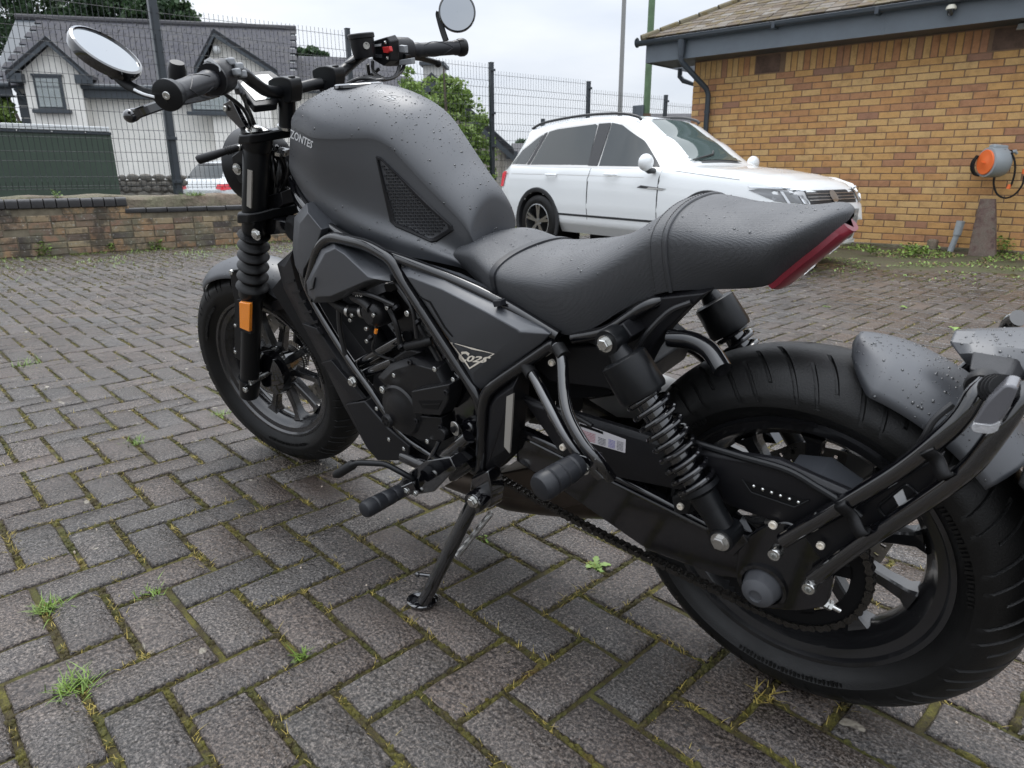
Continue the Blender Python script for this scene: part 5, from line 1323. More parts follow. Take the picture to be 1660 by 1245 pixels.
# exhaust below, seen between the arm and the paving
ex = MB().tube(smooth_path(picks([(700, 760, -.02), (800, 785, -.02), (870, 795, -.02), (960, 800, -.04), (1050, 800, -.08)]), 24), [.03+.022*min(1, i/8) for i in range(24)], 26); part('exhaust', ex, 'muffler')
part('exhaust_heat_shield', MB().prism(rdp(picks([(800, 770), (850, 760), (1015, 740), (1022, 800), (905, 826), (806, 805)], .04), .012), (0, -.12, 0)), 'muffler', bevel=.008)
ftube([(1085, 548, .10), (1120, 552, .10), (1150, 568, .11), (1172, 600, .13)], .0135, both=False)
q = [Vector((p.x, -p.y, p.z)) for p in picks([(1085, 548, .10), (1120, 552, .10), (1150, 568, .11), (1172, 600, .13)])]
rg = [BF.P(*t) for t in ((1070, 552, -.10), (1110, 556, -.13), (1140, 572, -.145), (1160, 600, -.15), (1185, 660, -.15))]
part('grab_rail', MB().tube(smooth_path(rg, 24), .0165, 14), 'gloss')

# ---------------------------------------------------------------- rain drops on the upper surfaces
drops = MB(); RD_ = random.Random(11); upL = gz
def drop(c, n, r, fl_):
    n = n.normalized(); t = Vector((1, 0, 0)) if abs(n.x) < .8 else Vector((0, 1, 0)); x = n.cross(t).normalized(); y = n.cross(x)
    ang = RD_.uniform(0, PI); el = RD_.uniform(.8, 1.3); v = []
    for rr, hh in ((1.0, 0), (.82, .55), (.45, .88)):
        for k in range(7):
            a = 2*PI*k/7; v.append(c+(x*math.cos(a)*el+y*math.sin(a)/el)*r*rr+n*(r*hh*fl_))
    v.append(c+n*r*fl_); f = []
    for q in range(2):
        for k in range(7): f.append((q*7+k, q*7+(k+1) % 7, (q+1)*7+(k+1) % 7, (q+1)*7+k))
    for k in range(7): f.append((14+k, 14+(k+1) % 7, 21))
    drops.add(v, f)
for mb, cnt in WET:
    tri = []; acc = 0
    for q in mb.f:
        a, b, c = mb.v[q[0]], mb.v[q[1]], mb.v[q[2]]; d = mb.v[q[3]] if len(q) == 4 else None
        n = (b-a).cross(c-a); ar = n.length*(1 if d is not None else .5)
        if ar < 1e-12: continue
        n.normalize(); ctr = (a+b+c)/3
        if n.dot(CB-ctr) < 0: n = -n
        up = n.dot(upL)
        if up < -.1: continue
        wgt = ar*max(.12, up)
        acc += wgt; tri.append((acc, a, b, c, d, n))
    import bisect
    keys = [t[0] for t in tri]
    for _ in range(int(cnt*.62)):
        t = tri[min(len(tri)-1, bisect.bisect(keys, RD_.random()*acc))]; u, v_ = RD_.random(), RD_.random()
        if t[4] is not None: p = t[1].lerp(t[2], u).lerp(t[4].lerp(t[3], u), v_)
        else:
            if u+v_ > 1: u, v_ = 1-u, 1-v_
            p = t[1]+(t[2]-t[1])*u+(t[3]-t[1])*v_
        r = .0006+.0017*RD_.random()**3.2
        drop(p+t[5]*(0.0 if mb is not hug else .0035), t[5], r, .55)
part('rain_drop', drops, 'drop', kind='stuff', keep=True, smooth=70)
# ================================================================== brickwork
BRICK_RAMPS = {
 'buff': [(.0, (.55, .325, .125)), (.14, (.59, .385, .17)), (.30, (.55, .32, .12)), (.48, (.53, .295, .11)), (.60, (.50, .26, .105)), (.72, (.44, .225, .11)), (.85, (.38, .19, .105)), (.94, (.30, .165, .11)), (1.0, (.44, .215, .10))],
 'old': [(.0, (.25, .15, .085)), (.2, (.31, .21, .11)), (.4, (.22, .13, .085)), (.6, (.29, .23, .14)), (.75, (.17, .12, .085)), (.9, (.075, .062, .055)), (1.0, (.20, .13, .085))]}
def brick_mat(kind, mode):
    m_, t, p = newmat(kind+'_brick_'+mode); L = t.links.new; pos = world_pos(t); a, b = tone_source(t, mode)
    c = ramp(t, a, BRICK_RAMPS[kind]); n1 = noise_n(t, pos, 11 if kind == 'buff' else 9, 5, .7); n2 = noise_n(t, pos, 160, 3, .7)
    c = mixc(t, .75, c, ramp(t, n1, [(.3, (.66, .62, .60)), (.5, (1, 1, 1)), (.72, (1.18, 1.16, 1.12))]), 'MULTIPLY'); c = mixc(t, .5, c, ramp(t, n2, [(.3, (.7, .7, .7)), (.7, (1.25, 1.25, 1.25))]), 'MULTIPLY')
    if kind == 'old':
        n3 = noise_n(t, pos, 4, 5, .7); f_ = ramp(t, n3, [(.48, (0, 0, 0)), (.60, (.9, .9, .9))]); c = mixc(t, f_, c, (.13, .12, .08)); n5 = noise_n(t, pos, 2.6, 6, .75); c = mixc(t, ramp(t, n5, [(.50, (0, 0, 0)), (.60, (.85, .85, .85))]), c, (.045, .038, .03)); n4 = noise_n(t, pos, 30, 4, .8); c = mixc(t, ramp(t, n4, [(.58, (0, 0, 0)), (.66, (.8, .8, .8))]), c, (.33, .32, .28))
    L(c, p.inputs['Base Color']); p.inputs['Roughness'].default_value = .8
    bp = N(t, 'ShaderNodeBump'); bp.inputs['Strength'].default_value = .7; bp.inputs['Distance'].default_value = .003; L(n2, bp.inputs['Height']); L(bp.outputs[0], p.inputs['Normal']); return m_
BM = {(k, m_): brick_mat(k, m_) for k in ('buff', 'old') for m_ in ('object', 'mesh')}
M['mortar'] = simple('mortar_brown', (.20, .13, .085), .9, bump=.5, bscale=120, var=.2, vscale=5); M['oldmortar'] = simple('mortar_old', (.14, .12, .085), .9, bump=.8, bscale=90, var=.4, vscale=9)
def brick_unit(lx, lz, d=.03, ch=.003, seed=0, j=.0008):
    """unit brick: x along the wall, y out of the wall, z up; centred, face at y=0"""
    r = random.Random(seed); mb = MB(); J = lambda: r.uniform(-j, j)
    a = [Vector((sx*(lx/2-ch)+J(), J(), sz*(lz/2-ch)+J())) for sx, sz in ((-1, -1), (1, -1), (1, 1), (-1, 1))]
    b = [Vector((sx*lx/2+J(), -ch, sz*lz/2+J())) for sx, sz in ((-1, -1), (1, -1), (1, 1), (-1, 1))]
    c = [Vector((p.x, -d, p.z)) for p in b]
    return mb.add(a+b+c, [(0, 1, 2, 3)]+[(i, i+4, (i+1) % 4+4, (i+1) % 4) for i in range(4)]+[(i+4, i+8, (i+1) % 4+8, (i+1) % 4+4) for i in range(4)])
def lay_bricks(pl, sgn, bricks, kind, parent, limit, name='brick', j=.0008, rough=0.0):
    """bricks: list of (along, z, lx, lz, out, tone); sgn = +1 when the plane normal points out of the wall"""
    Rm = Matrix((pl.u, pl.n*sgn, Vector((0, 0, 1)))).transposed().to_4x4(); rr = random.Random(4)
    def score(q):
        X = pl.xyz(q[0], q[1], q[4]*sgn); px, py, z = pix(X)
        return (0 if (-60 < px < 1720 and -40 < py < 460) else 1, z)
    bpy.context.view_layer.update(); bricks = sorted(bricks, key=score); cache = {}; far_ = MB(); tones = []
    for i, q in enumerate(bricks):
        key = (round(q[2], 4), round(q[3], 4), rr.randrange(4))
        if key not in cache:
            mb = brick_unit(key[0], key[1], seed=key[2], j=j); cache[key] = [mb, None]
        T = Matrix.Translation(pl.xyz(q[0], q[1], q[4]*sgn)) @ Rm @ Euler((rr.gauss(0, .004+rough), rr.gauss(0, .003+rough), rr.gauss(0, .004+rough))).to_matrix().to_4x4()
        if i < limit:
            if cache[key][1] is None: cache[key][1] = mesh(name, cache[key][0], True, 30); cache[key][1].materials.append(BM[(kind, 'object')])
            o = bpy.data.objects.new(name, cache[key][1]); COL.objects.link(o); o.parent = parent; o.matrix_world = T; o.color = (q[5], rr.random(), 0, 1)
        else:
            far_.add([T @ p for p in cache[key][0].v], cache[key][0].f); tones += [(q[5], rr.random(), 0, 1)]*len(cache[key][0].f)
    if far_.v: joined(name, far_, tones, BM[(kind, 'mesh')], parent)
RB = random.Random(9)
def wbox(pl, a0, a1, z0, z1, o0, o1):
    mb = MB(); v = [pl.xyz(a, z, o) for a in (a0, a1) for o in (o0, o1) for z in (z0, z1)]
    return mb.add(v, [(0, 1, 3, 2), (4, 6, 7, 5), (0, 4, 5, 1), (2, 3, 7, 6), (0, 2, 6, 4), (1, 5, 7, 3)])

# ---- low boundary wall under the fence
W1 = .38
lw = obj('boundary_wall', wbox(FP_, -7.5, W1, -.25, .50, .005, .20).join(wbox(FP_, W1, 11.3, -.25, .42, .005, .20)), M['oldmortar'], kind=None,
         label='low weathered brick boundary wall with black coping under the mesh fence', cat='brick wall')
br = []
for k in range(7):
    z = .036+k*.072; off = (.1125 if k % 2 else 0)
    a = -7.5+off
    while a < 11.2:
        top = .50 if a < W1 else .42
        if z+.03 < top and not (k == 6 and a > W1-.1) and RB.random() > .012:
            L_ = .212; 
            if RB.random() < .12: L_ = .10
            br.append((a+L_/2, z, L_, .062, .003+RB.gauss(0, .0015), min(1, max(0, RB.random()*.85 if RB.random() > .12 else .9))))
            a += L_+.012
        else: a += .225
lay_bricks(FP_, -1, br, 'old', lw, 300, j=.003, rough=.008)
M['blue'] = simple('black_coping_brick', (.028, .027, .028), .45, bump=.4, bscale=60, var=.4, vscale=12)
cm = mesh('coping_brick', MB().prism(rdp([Vector((0, .02, -.045)), Vector((0, .02, .035)), Vector((0, .0, .055)), Vector((0, -.20, .055)), Vector((0, -.20, -.045))], .012, 3), (.105, 0, 0)), True, 40); cm.materials.append(M['blue'])
Rm = Matrix((FP_.u, -FP_.n, Vector((0, 0, 1)))).transposed().to_4x4()
a = -7.5
while a < W1-.05:
    o = bpy.data.objects.new('coping_brick', cm); COL.objects.link(o); o.parent = lw; o.matrix_world = Matrix.Translation(FP_.xyz(a, .548+RB.gauss(0, .001), 0)) @ Rm @ Euler((RB.gauss(0, .01), RB.gauss(0, .01), RB.gauss(0, .01))).to_matrix().to_4x4(); a += .115
cm2 = mesh('coping_brick', MB().prism(rdp([Vector((0, .015, -.028)), Vector((0, .015, .020)), Vector((0, .0, .028)), Vector((0, -.10, .028)), Vector((0, -.10, -.028))], .006, 2), (.212, 0, 0)), True, 40); cm2.materials.append(M['blue'])
a = W1+.02
while a < 11:
    o = bpy.data.objects.new('coping_brick', cm2); COL.objects.link(o); o.parent = lw; o.matrix_world = Matrix.Translation(FP_.xyz(a, .450+RB.gauss(0, .002), 0)) @ Rm @ Euler((RB.gauss(0, .012), RB.gauss(0, .012), RB.gauss(0, .012))).to_matrix().to_4x4(); a += .225
# rough concrete ledge behind the coping
led = MB(); rows = []
for i in range(170):
    a = -7.4+i*.11; top = .615 if a < W1+.1 else .60
    rr = []
    for k, (o_, z_) in enumerate(((.115, .40), (.120, top-.03), (.15, top), (.30, top+.015), (.42, top-.02), (.46, -.25))):
        rr.append(FP_.xyz(a, z_+(noise.noise(Vector((a*3, k*1.7, 0)))*.028 if k in (1, 2, 3, 4) else 0), o_+noise.noise(Vector((a*4, k, 5)))*.02))
    rows.append(rr)
led.grid(rows); M['rough'] = ground_mat('weathered_concrete', [(.13, .085, .055), (.20, .16, .12), (.15, .14, .09), (.09, .07, .05)], 2.2, 25, .9, .02)
part_led = obj('concrete_ledge', led, M['rough'], lw)

# ---- weld mesh fence: posts and panels
FO = .27
M['fence'] = simple('fence_coating', (.030, .038, .046), .38, bump=.1, bscale=60); M['fencewire'] = simple('fence_wire_coating', (.018, .021, .024), .5)
posts = [(-1.33, 2.68, .03), (1.07, 2.95, .046), (3.47, 2.72, .03), (5.87, 2.50, .032), (7.97, 2.37, .03), (10.02, 2.27, .03), (12.1, 2.2, .03)]
fen = empty('mesh_fence', label='tall dark weld mesh fence with steel posts above the low brick boundary wall', cat='fence')
for i, (a, zt, hw) in enumerate(posts):
    po_ = obj('fence_post', wbox(FP_, a-hw, a+hw, .30, zt, FO+.012, FO+.012+2*hw), M['fence'], fen, bevel=.005)
    obj('post_cap', wbox(FP_, a-hw*1.08, a+hw*1.08, zt, zt+.012, FO+.008, FO+.016+2*hw), M['fence'], po_, bevel=.003)
    for z in (.75, 1.25, 1.75, zt-.12): obj('clamp', wbox(FP_, a-hw*1.25, a+hw*1.25, z, z+.035, FO-.016, FO+.010), M['fence'], po_, bevel=.003)
def fold(z, z0):
    for zf in (z0+.10, z0+.62, z0+1.18, z0+1.72):
        if abs(z-zf) < .05: return -.028*(1-abs(z-zf)/.05)
    return 0
ptops = [2.66, 2.66, 2.45, 2.36, 2.22, 2.12]
for i in range(6):
    a0, a1, zt = posts[i][0], posts[i+1][0], ptops[i]; z0 = zt-1.98
    if i == 0: a0 -= .7
    mb = MB(); lv = sorted(set([z0, zt+.03]+[zf+d for zf in (z0+.10, z0+.62, z0+1.18, z0+1.72) for d in (-.05, 0, .05)]))
    a = a0+.05
    while a < a1-.02:
        mb.tube([FP_.xyz(a, z, FO+fold(z, z0)) for z in lv], .0029, 4, cap=False); a += .055
    for z in [z0+.02]+[zf+d for zf in (z0+.10, z0+.62, z0+1.18, z0+1.72) for d in (-.05, .05)]+[z0+.32, z0+.42, z0+.86, z0+.98, z0+1.40, z0+1.54, zt-.03]:
        mb.tube([FP_.xyz(a0+.02, z, FO+.005), FP_.xyz(a1-.02, z, FO+.005)], .0028, 4)
    obj('fence_panel', mb, M['fencewire'], fen, keep=True, kind='stuff')
for i, (px, py, h_, lab) in enumerate([(88, 305, .10, 'leafy weed growing on top of the wall ledge before the green container'), (68, 402, .16, 'spindly green weed growing against the foot of the wall, far left'), (72, 395, .1, None), (180, 402, .10, 'small green weed at the foot of the wall near the step in its coping'), (258, 392, .12, 'weed clump against the wall foot left of the front fork'), (245, 400, .08, 'low weed clump at the wall base with a red stem tint')]):
    if lab is None: continue
    X = FP_.at(px, py, -.02 if py > 350 else .15); X.z = 0 if py > 350 else .60
    mb = MB(); r = random.Random(i)
    for k in range(34):
        q = X+Vector((r.gauss(0, h_*.18), r.gauss(0, h_*.18), r.uniform(0, h_))); s_ = h_*.16; a_ = r.uniform(0, 2*PI); d1 = Vector((math.cos(a_), math.sin(a_), r.uniform(-.3, .6)))*s_; d2 = Vector((-math.sin(a_), math.cos(a_), r.uniform(-.3, .6)))*s_*.6
        mb.add([q, q+d1+d2, q+d1*2, q+d1-d2, X, q+d1*.12], [(0, 1, 2, 3), (4, 0, 5)])
    obj('weed', mb, M['leafg'], None, label=lab, cat='weed')
g_ = MB(); r = random.Random(8); X0 = FP_.at(316, 318, .16)
for k in range(120):
    a_ = r.uniform(0, 2*PI); blade(g_, Vector((X0.x+r.gauss(0, .05), X0.y+r.gauss(0, .07), .60)), (math.cos(a_)*.6, math.sin(a_)*.6, r.uniform(.5, 1)), .11*r.uniform(.5, 1), .003, .4)
obj('grass_tuft', g_, M['grass'], None, label='bright grass tuft on the wall ledge at the foot of the thick post', cat='grass', keep=True)
wf = MB()
for k in range(5200):
    a_ = r.uniform(-1.4, 6); X = FP_.xyz(a_, 0, -.02-abs(r.gauss(0, .8)));
    if noise.noise(X*2.2) < .04: continue
    b_ = r.uniform(0, 2*PI); blade(wf, X, (math.cos(b_)*.7, math.sin(b_)*.7, r.uniform(.3, 1)), r.uniform(.02, .06), .0025, .5)
obj('ground_cover', wf, M['leafg'], None, kind='stuff', keep=True, label='thin weeds and grass along the foot of the boundary wall', cat='weeds')

# ================================================================== brick building on the right
AL, AR = 3.24, -6.0; ZS = 2.26
bl = empty('brick_building', loc=BP_.xyz(0, 0, 0), label='single storey buff brick building with grey fascia and mossy tiled roof', cat='building')
def bpart(name, mb, mat, **k):
    mb.v = [p-bl.location for p in mb.v]; return obj(name, mb, M[mat] if isinstance(mat, str) else mat, bl, **k)
wall_o = bpart('wall', wbox(BP_, AR, AL-.004, -.2, ZS, -.25, -.004).join(wbox(BP_, AL-.25, AL-.004, -.2, ZS, -5, -.25)).join(wbox(BP_, AR, AR+.25, -.2, ZS, -5, -.25)), 'mortar')
# bricks are children of the wall; positions are set in world space
bk = []; nrow = 27
for k in range(nrow):
    z = .0375+k*.075; a = AL-.1125*(k % 2); first = True
    a = AL
    if k % 2: bk.append((AL-.051, z, .102, .065, 0, RB.random()**1.35)); a = AL-.1125
    while a > AR:
        t_ = RB.random()**1.3; n_ = noise.noise(Vector((a*1.7, z*3.1, 3.3)))
        bk.append((a-.1075, z, .215, .065, RB.gauss(0, .0008), min(1, max(0, t_*.88+.30*n_)))); a -= .225
zt = nrow*.075; a = AL-.02
vents = [(2.24, .30), (-.33, .44), (.15, 0)]
while a > AR:
    if not any(abs(a-.03-va) < vw/2+.03 for va, vw in vents if vw): bk.append((a-.0325, zt+.108+.001, .065, .215, RB.gauss(0, .001), min(1, RB.random()*1.25)))
    a -= .075
lay_bricks(BP_, 1, bk, 'buff', wall_o, 300)
side = Plane(BP_.xyz(AL, 0, 0)[0:2], 185-90)
for va, vw in vents[:2]: bpart('vent_block', wbox(BP_, va-vw/2, va+vw/2, zt+.01, zt+.21, -.05, .003), simple('dark_infill', (.12, .075, .055), .85, bump=.6, bscale=80, var=.4, vscale=9))
bpart('footing', wbox(BP_, AR, AL, -.1, .035, -.1, .05), 'rough', bevel=.008)
# eaves
OV = .42; EL = AL+.50
M['fascia'] = simple('grey_fascia_paint', (.105, .125, .145), .42, bump=.08, bscale=40, var=.12, vscale=3, rvar=.08); M['gutter'] = simple('grey_plastic_gutter', (.040, .050, .062), .3); M['soffit'] = simple('soffit_board', (.05, .055, .06), .5)
zf0 = BP_.at(1400, 60, OV).z; zf1 = BP_.at(1400, 27, OV).z; print('fascia', zf0, zf1)
bpart('soffit', wbox(BP_, AR, EL-.01, zf0+.012, zf0+.03, -.3, OV-.02), 'soffit')
bpart('fascia', wbox(BP_, AR, EL, zf0, zf1+.03, OV-.018, OV), 'fascia', bevel=.002)
bpart('fascia', wbox(BP_, EL-.018, EL+.002, zf0, zf1+.03, -4, OV-.02), 'fascia', bevel=.002)
gt = []
for a in (AR, EL+.10):
    row = []
    for k in range(13):
        an = PI+PI*k/12; row.append(BP_.xyz(a, zf1+.06+.058*math.sin(an), OV+.062+.060*math.cos(an)))
    for k in range(13):
        an = 2*PI-PI*k/12; row.append(BP_.xyz(a, zf1+.06+.052*math.sin(an), OV+.062+.054*math.cos(an)))
    gt.append(row+[row[0]])
bpart('gutter', MB().grid(gt), 'gutter')
bpart('gutter_end', MB().tube([BP_.xyz(EL+.10, zf1+.05, OV+.062), BP_.xyz(EL+.108, zf1+.05, OV+.062)], .062, 20), 'gutter')
for a in (2.0, .9, -.25, -1.4): bpart('gutter_bracket', wbox(BP_, a-.02, a+.02, zf1-.012, zf1+.055, OV, OV+.124), 'gutter', bevel=.003)
bpart('fascia_joint', wbox(BP_, .83, .85, zf0-.002, zf1+.02, OV, OV+.003), 'fascia')
dp = [BP_.xyz(AL-.05, zf1+.02, OV+.05), BP_.xyz(AL-.05, zf0-.02, OV+.05), BP_.xyz(AL-.07, zf0-.06, OV+.02), BP_.xyz(AL-.24, zf0-.34, .09), BP_.xyz(AL-.26, zf0-.42, .06), BP_.xyz(AL-.26, .02, .06)]
bpart('downpipe', MB().tube(rdp([dp[0]]+dp[1:-1]+[dp[-1]], .04)[5:-5] if False else dp, .034, 18), 'gutter')
bpart('gutter_outlet', MB().tube([BP_.xyz(AL-.05, zf1+.04, OV+.05), BP_.xyz(AL-.05, zf0+.02, OV+.05)], [.055, .040], 18), 'gutter')
for z in (.9, 1.6): bpart('pipe_bracket', MB().tube([BP_.xyz(AL-.26, z, .06), BP_.xyz(AL-.26, z+.03, .06)], .041, 18), 'gutter')
bpart('downpipe', MB().tube([BP_.xyz(EL-.10, zf0-.0, -.35), BP_.xyz(EL-.10, zf0-.10, -.35), BP_.xyz(EL-.16, zf0-.16, -.35), BP_.xyz(AL+.05, zf0-.27, -.35), BP_.xyz(AL+.04, .02, -.35)], .034, 14), 'gutter')
# roof tiles, each one laid by itself
TILE = [(.0, (.07, .055, .040)), (.3, (.13, .10, .07)), (.55, (.19, .175, .155)), (.8, (.09, .065, .045)), (1, (.15, .13, .085))]
def tile_mat(mode, stops, name, moss_=(.12, .088, .032)):
    m_, t, p = newmat(name+'_'+mode); L = t.links.new; pos = world_pos(t); a, b = tone_source(t, mode); c = ramp(t, a, stops); n1 = noise_n(t, pos, 9, 5, .7); c = mixc(t, ramp(t, n1, [(.50, (0, 0, 0)), (.62, (.9, .9, .9))]), c, moss_)
    n2 = noise_n(t, pos, 90, 3, .7); c = mixc(t, .6, c, ramp(t, n2, [(.3, (.6, .6, .6)), (.7, (1.3, 1.3, 1.3))]), 'MULTIPLY'); L(c, p.inputs['Base Color']); p.inputs['Roughness'].default_value = .85; p.inputs['Specular IOR Level'].default_value = .3
    bp = N(t, 'ShaderNodeBump'); bp.inputs['Strength'].default_value = .8; bp.inputs['Distance'].default_value = .008; L(n1, bp.inputs['Height']); L(bp.outputs[0], p.inputs['Normal']); return m_
def lay_tiles(origin, along, up, nrm, rows, gauge, tw, extent, mats, parent, limit, name='roof_tile', th=.014, seed=1, alt=True):
    """extent(k) -> (a0, a1) along for row k"""
    r = random.Random(seed); items = []
    for k in range(rows):
        e = extent(k)
        if e is None or e[1] <= e[0]: continue
        a = e[0]+(tw/2 if (k % 2 and alt) else 0)
        while a < e[1]:
            items.append((k, a, r.random())); a += tw
    def sc(q): X = origin+along*q[1]+up*(q[0]*gauge); px, py, z = pix(X); return (0 if (-40 < px < 1700 and -40 < py < 700) else 1, z)
    bpy.context.view_layer.update(); items.sort(key=sc); base = MB(); w_ = tw*.96; L_ = gauge*1.25
    base.add([Vector((0, 0, 0)), Vector((w_, 0, 0)), Vector((w_, L_, 0)), Vector((0, L_, 0)), Vector((0, 0, th)), Vector((w_, 0, th)), Vector((w_, L_, th*.3)), Vector((0, L_, th*.3))], [(4, 5, 6, 7), (0, 1, 5, 4), (1, 2, 6, 5), (3, 0, 4, 7)])
    Rt = Matrix((along, up, nrm)).transposed().to_4x4(); me = mesh(name, base, False, 30); me.materials.append(mats['object']); far_ = MB(); tones = []
    for i, (k, a, tn) in enumerate(items):
        T = Matrix.Translation(origin+along*a+up*(k*gauge)+nrm*(.010+r.uniform(0, .003))) @ Rt @ Euler((.045+r.gauss(0, .008), r.gauss(0, .008), r.gauss(0, .006))).to_matrix().to_4x4()
        if i < limit: o = bpy.data.objects.new(name, me); COL.objects.link(o); o.parent = parent; o.matrix_world = T; o.color = (tn, r.random(), 0, 1)
        else: far_.add([T @ p for p in base.v], base.f); tones += [(tn, 0, 0, 1)]*4
    if far_.v: joined(name, far_, tones, mats['mesh'], parent)
TM = {m_: tile_mat(m_, TILE, 'mossy_tile') for m_ in ('object', 'mesh')}
pit = math.radians(27); upv = (-BP_.n*math.cos(pit)+Vector((0, 0, math.sin(pit)))); nrm = (BP_.n*math.sin(pit)+Vector((0, 0, math.cos(pit))))
eave = BP_.xyz(EL+.04, zf1+.075, OV+.05)
rd = bpart('roof', MB().add([eave, BP_.xyz(AR-.7, zf1+.075, OV+.05), BP_.xyz(AR-.7, zf1+.075, OV+.05)+upv*2.6, eave+upv*2.6+(-BP_.u)*(2.6*math.cos(pit))], [(0, 1, 2, 3)]), 'soffit')
lay_tiles(eave, -BP_.u, upv, nrm, 24, .105, .165, lambda k: (k*.105*math.cos(pit)+.02, 10.4), TM, rd, 300)
for k in range(18):
    s_ = k*.20; c = eave+upv*s_+(-BP_.u)*(s_*math.cos(pit))+nrm*.012; d = (upv+(-BP_.u)*math.cos(pit)).normalized()
    mb = MB(); mb.v = []; mb.tube([c, c+d*.24], [.055, .05], 10); mb.v = [p-bl.location for p in mb.v]; obj('hip_tile', mb, TM['object'], bl)
# camera dome and bird-scarer wire
dc_ = BP_.xyz(0, 0, 0); X = BP_.at(1542, 13, OV+.06)
cmo = empty('security_camera', loc=X, label='small white dome security camera on the grey fascia', cat='camera')
obj('camera_hood', MB().lathe([(.0001, .035), (.03, .030), (.045, .012), (.047, -.012), (.0001, -.012)], (0, 0, 0), (0, 0, 1), 24), simple('cream_plastic', (.62, .60, .50), .4), cmo)
obj('camera_lens', MB().lathe([(.0001, -.075), (.022, -.07), (.03, -.05), (.034, -.012)], (0, 0, 0), (0, 0, 1), 20), M['gloss'], cmo)
obj('bracket', MB().box(-BP_.n*.035, (.03, .03, .03)), M['fence'], cmo)
X = BP_.at(1657, 42, .12); o = empty('flood_light', loc=X, label='small grey lamp under the eaves at the right edge', cat='lamp'); obj('lamp_head', MB().tube([Vector((0, 0, .02)), Vector((0, 0, -.03))], [.035, .045], 16), simple('pale_metal', (.4, .42, .43), .4), o); obj('bracket', MB().box((0, .03, .03), (.02, .06, .02)), M['fence'], o)
# soil strip with weeds along the building
sl_ = MB(); rows = []
for i in range(70):
    a = -4+i*.13; rr = []
    for j in range(26):
        off_ = .0+j*.13; X = BP_.xyz(a, 0, off_); edge = soil_edge(X.x)+.12; h_ = max(0, min(1, (edge-off_)/.5)); rr.append(Vector((X.x, X.y, -.008+h_*(.012+.02*noise.noise(Vector((a*3, off_*3, 0)))+.012*noise.noise(Vector((a*14, off_*14, 0)))))))
    rows.append(rr)
sl_.grid(rows); obj('soil', sl_, M['soil'], kind='structure')
wd = MB(); wd2 = MB(); r = random.Random(31)
for k in range(22000):
    a = r.uniform(-2.2, 3.5); off_ = abs(r.gauss(.3, 1.25)); X = BP_.xyz(a, 0, off_); 
    if noise.noise(Vector((X.x*2.3, X.y*2.3, 9))) < -.04 or off_ > 3.0: continue
    z = .012; q = X+Vector((0, 0, z)); s_ = r.uniform(.005, .014); b_ = r.uniform(0, 2*PI); d1 = Vector((math.cos(b_), math.sin(b_), r.uniform(0, .8)))*s_; d2 = Vector((-math.sin(b_), math.cos(b_), r.uniform(-.2, .5)))*s_*.6
    (wd if r.random() < .75 else wd2).add([q, q+d1+d2, q+d1*2, q+d1-d2], [(0, 1, 2, 3)])
obj('ground_cover', wd, M['leafg'], None, kind='stuff', keep=True, label='low green weeds scattered over the soil strip along the brick building', cat='weeds')
obj('leaf_litter', wd2, simple('fallen_leaf', (.20, .13, .06), .7, var=.4, vscale=60), None, kind='stuff', keep=True, label='brown leaf litter on the soil strip along the brick building', cat='leaves')
def clump(X, h_, n, s_, label, r_=.5, name='weed'):
    mb = MB(); r = random.Random(int(X.x*100))
    for k in range(n):
        q = X+Vector((r.gauss(0, h_*r_), r.gauss(0, h_*r_), r.uniform(0, h_))); a_ = r.uniform(0, 2*PI); d1 = Vector((math.cos(a_), math.sin(a_), r.uniform(-.3, .8)))*s_; d2 = Vector((-math.sin(a_), math.cos(a_), r.uniform(-.3, .6)))*s_*.6
        mb.add([q, q+d1+d2, q+d1*2, q+d1-d2, X, q+d1*.12], [(0, 1, 2, 3), (4, 0, 5)])
    return obj(name, mb, M['leafg'], None, label=label, cat='weed')
clump(BP_.xyz(-.55, .02, .12), .16, 90, .02, 'tall green weed against the wall right of the leaning stone post', .3)
clump(G(1482, 412, .03), .09, 110, .022, 'bright leafy clump in the soil left of the broken grey pipe', .8)
clump(G(1413, 410, .03), .06, 60, .018, 'small bright weed clump beside the front bumper of the large white car', .8)
clump(G(1560, 395, .03), .07, 50, .014, 'weed growing at the foot of the broken grey pipe', .4)
# stone post, pipe
sp_ = MB(); rows = []
a0_, a1_ = BP_.uv(1590, 424, .42)[0], BP_.uv(1597, 332, .42)[0]
for i in range(15):
    t = i/14; z = .0+.57*t; ca = a0_+(a1_-a0_)*t; hw = .128-.045*t-.012*t*t; row = []
    for k in range(12):
        an = 2*PI*k/12; rx = hw*(abs(math.cos(an))**.6)*(1 if math.cos(an) > 0 else -1); ry = .07*(abs(math.sin(an))**.6)*(1 if math.sin(an) > 0 else -1); nz = noise.noise(Vector((k*.9, t*5, 2)))*.010; row.append(BP_.xyz(ca+rx*(1+nz*3), z, .42-.12*t+ry+nz))
    rows.append(row+[row[0]])
sp_.grid(rows); sp_.f.append(tuple(range(len(sp_.v)-13, len(sp_.v)-1)))
M['granite'] = ground_mat('pink_granite', [(.060, .045, .035), (.15, .095, .080), (.19, .15, .12), (.055, .055, .04)], 14, 120, .85, .016)
obj('stone_post', sp_, M['granite'], None, label='old tapered pink granite gatepost leaning against the brick wall', cat='stone post')
pp = empty('broken_pipe', loc=Vector((BP_.at(1540, 405, .14).x, BP_.at(1540, 405, .14).y, 0)), label='short broken grey plastic pipe standing in the soil by the brick wall', cat='pipe')
M['greypipe'] = simple('grey_plastic_pipe', (.34, .37, .39), .45, bump=.1, bscale=40, var=.15, vscale=12)
b_ = pp.location; u2 = -BP_.u
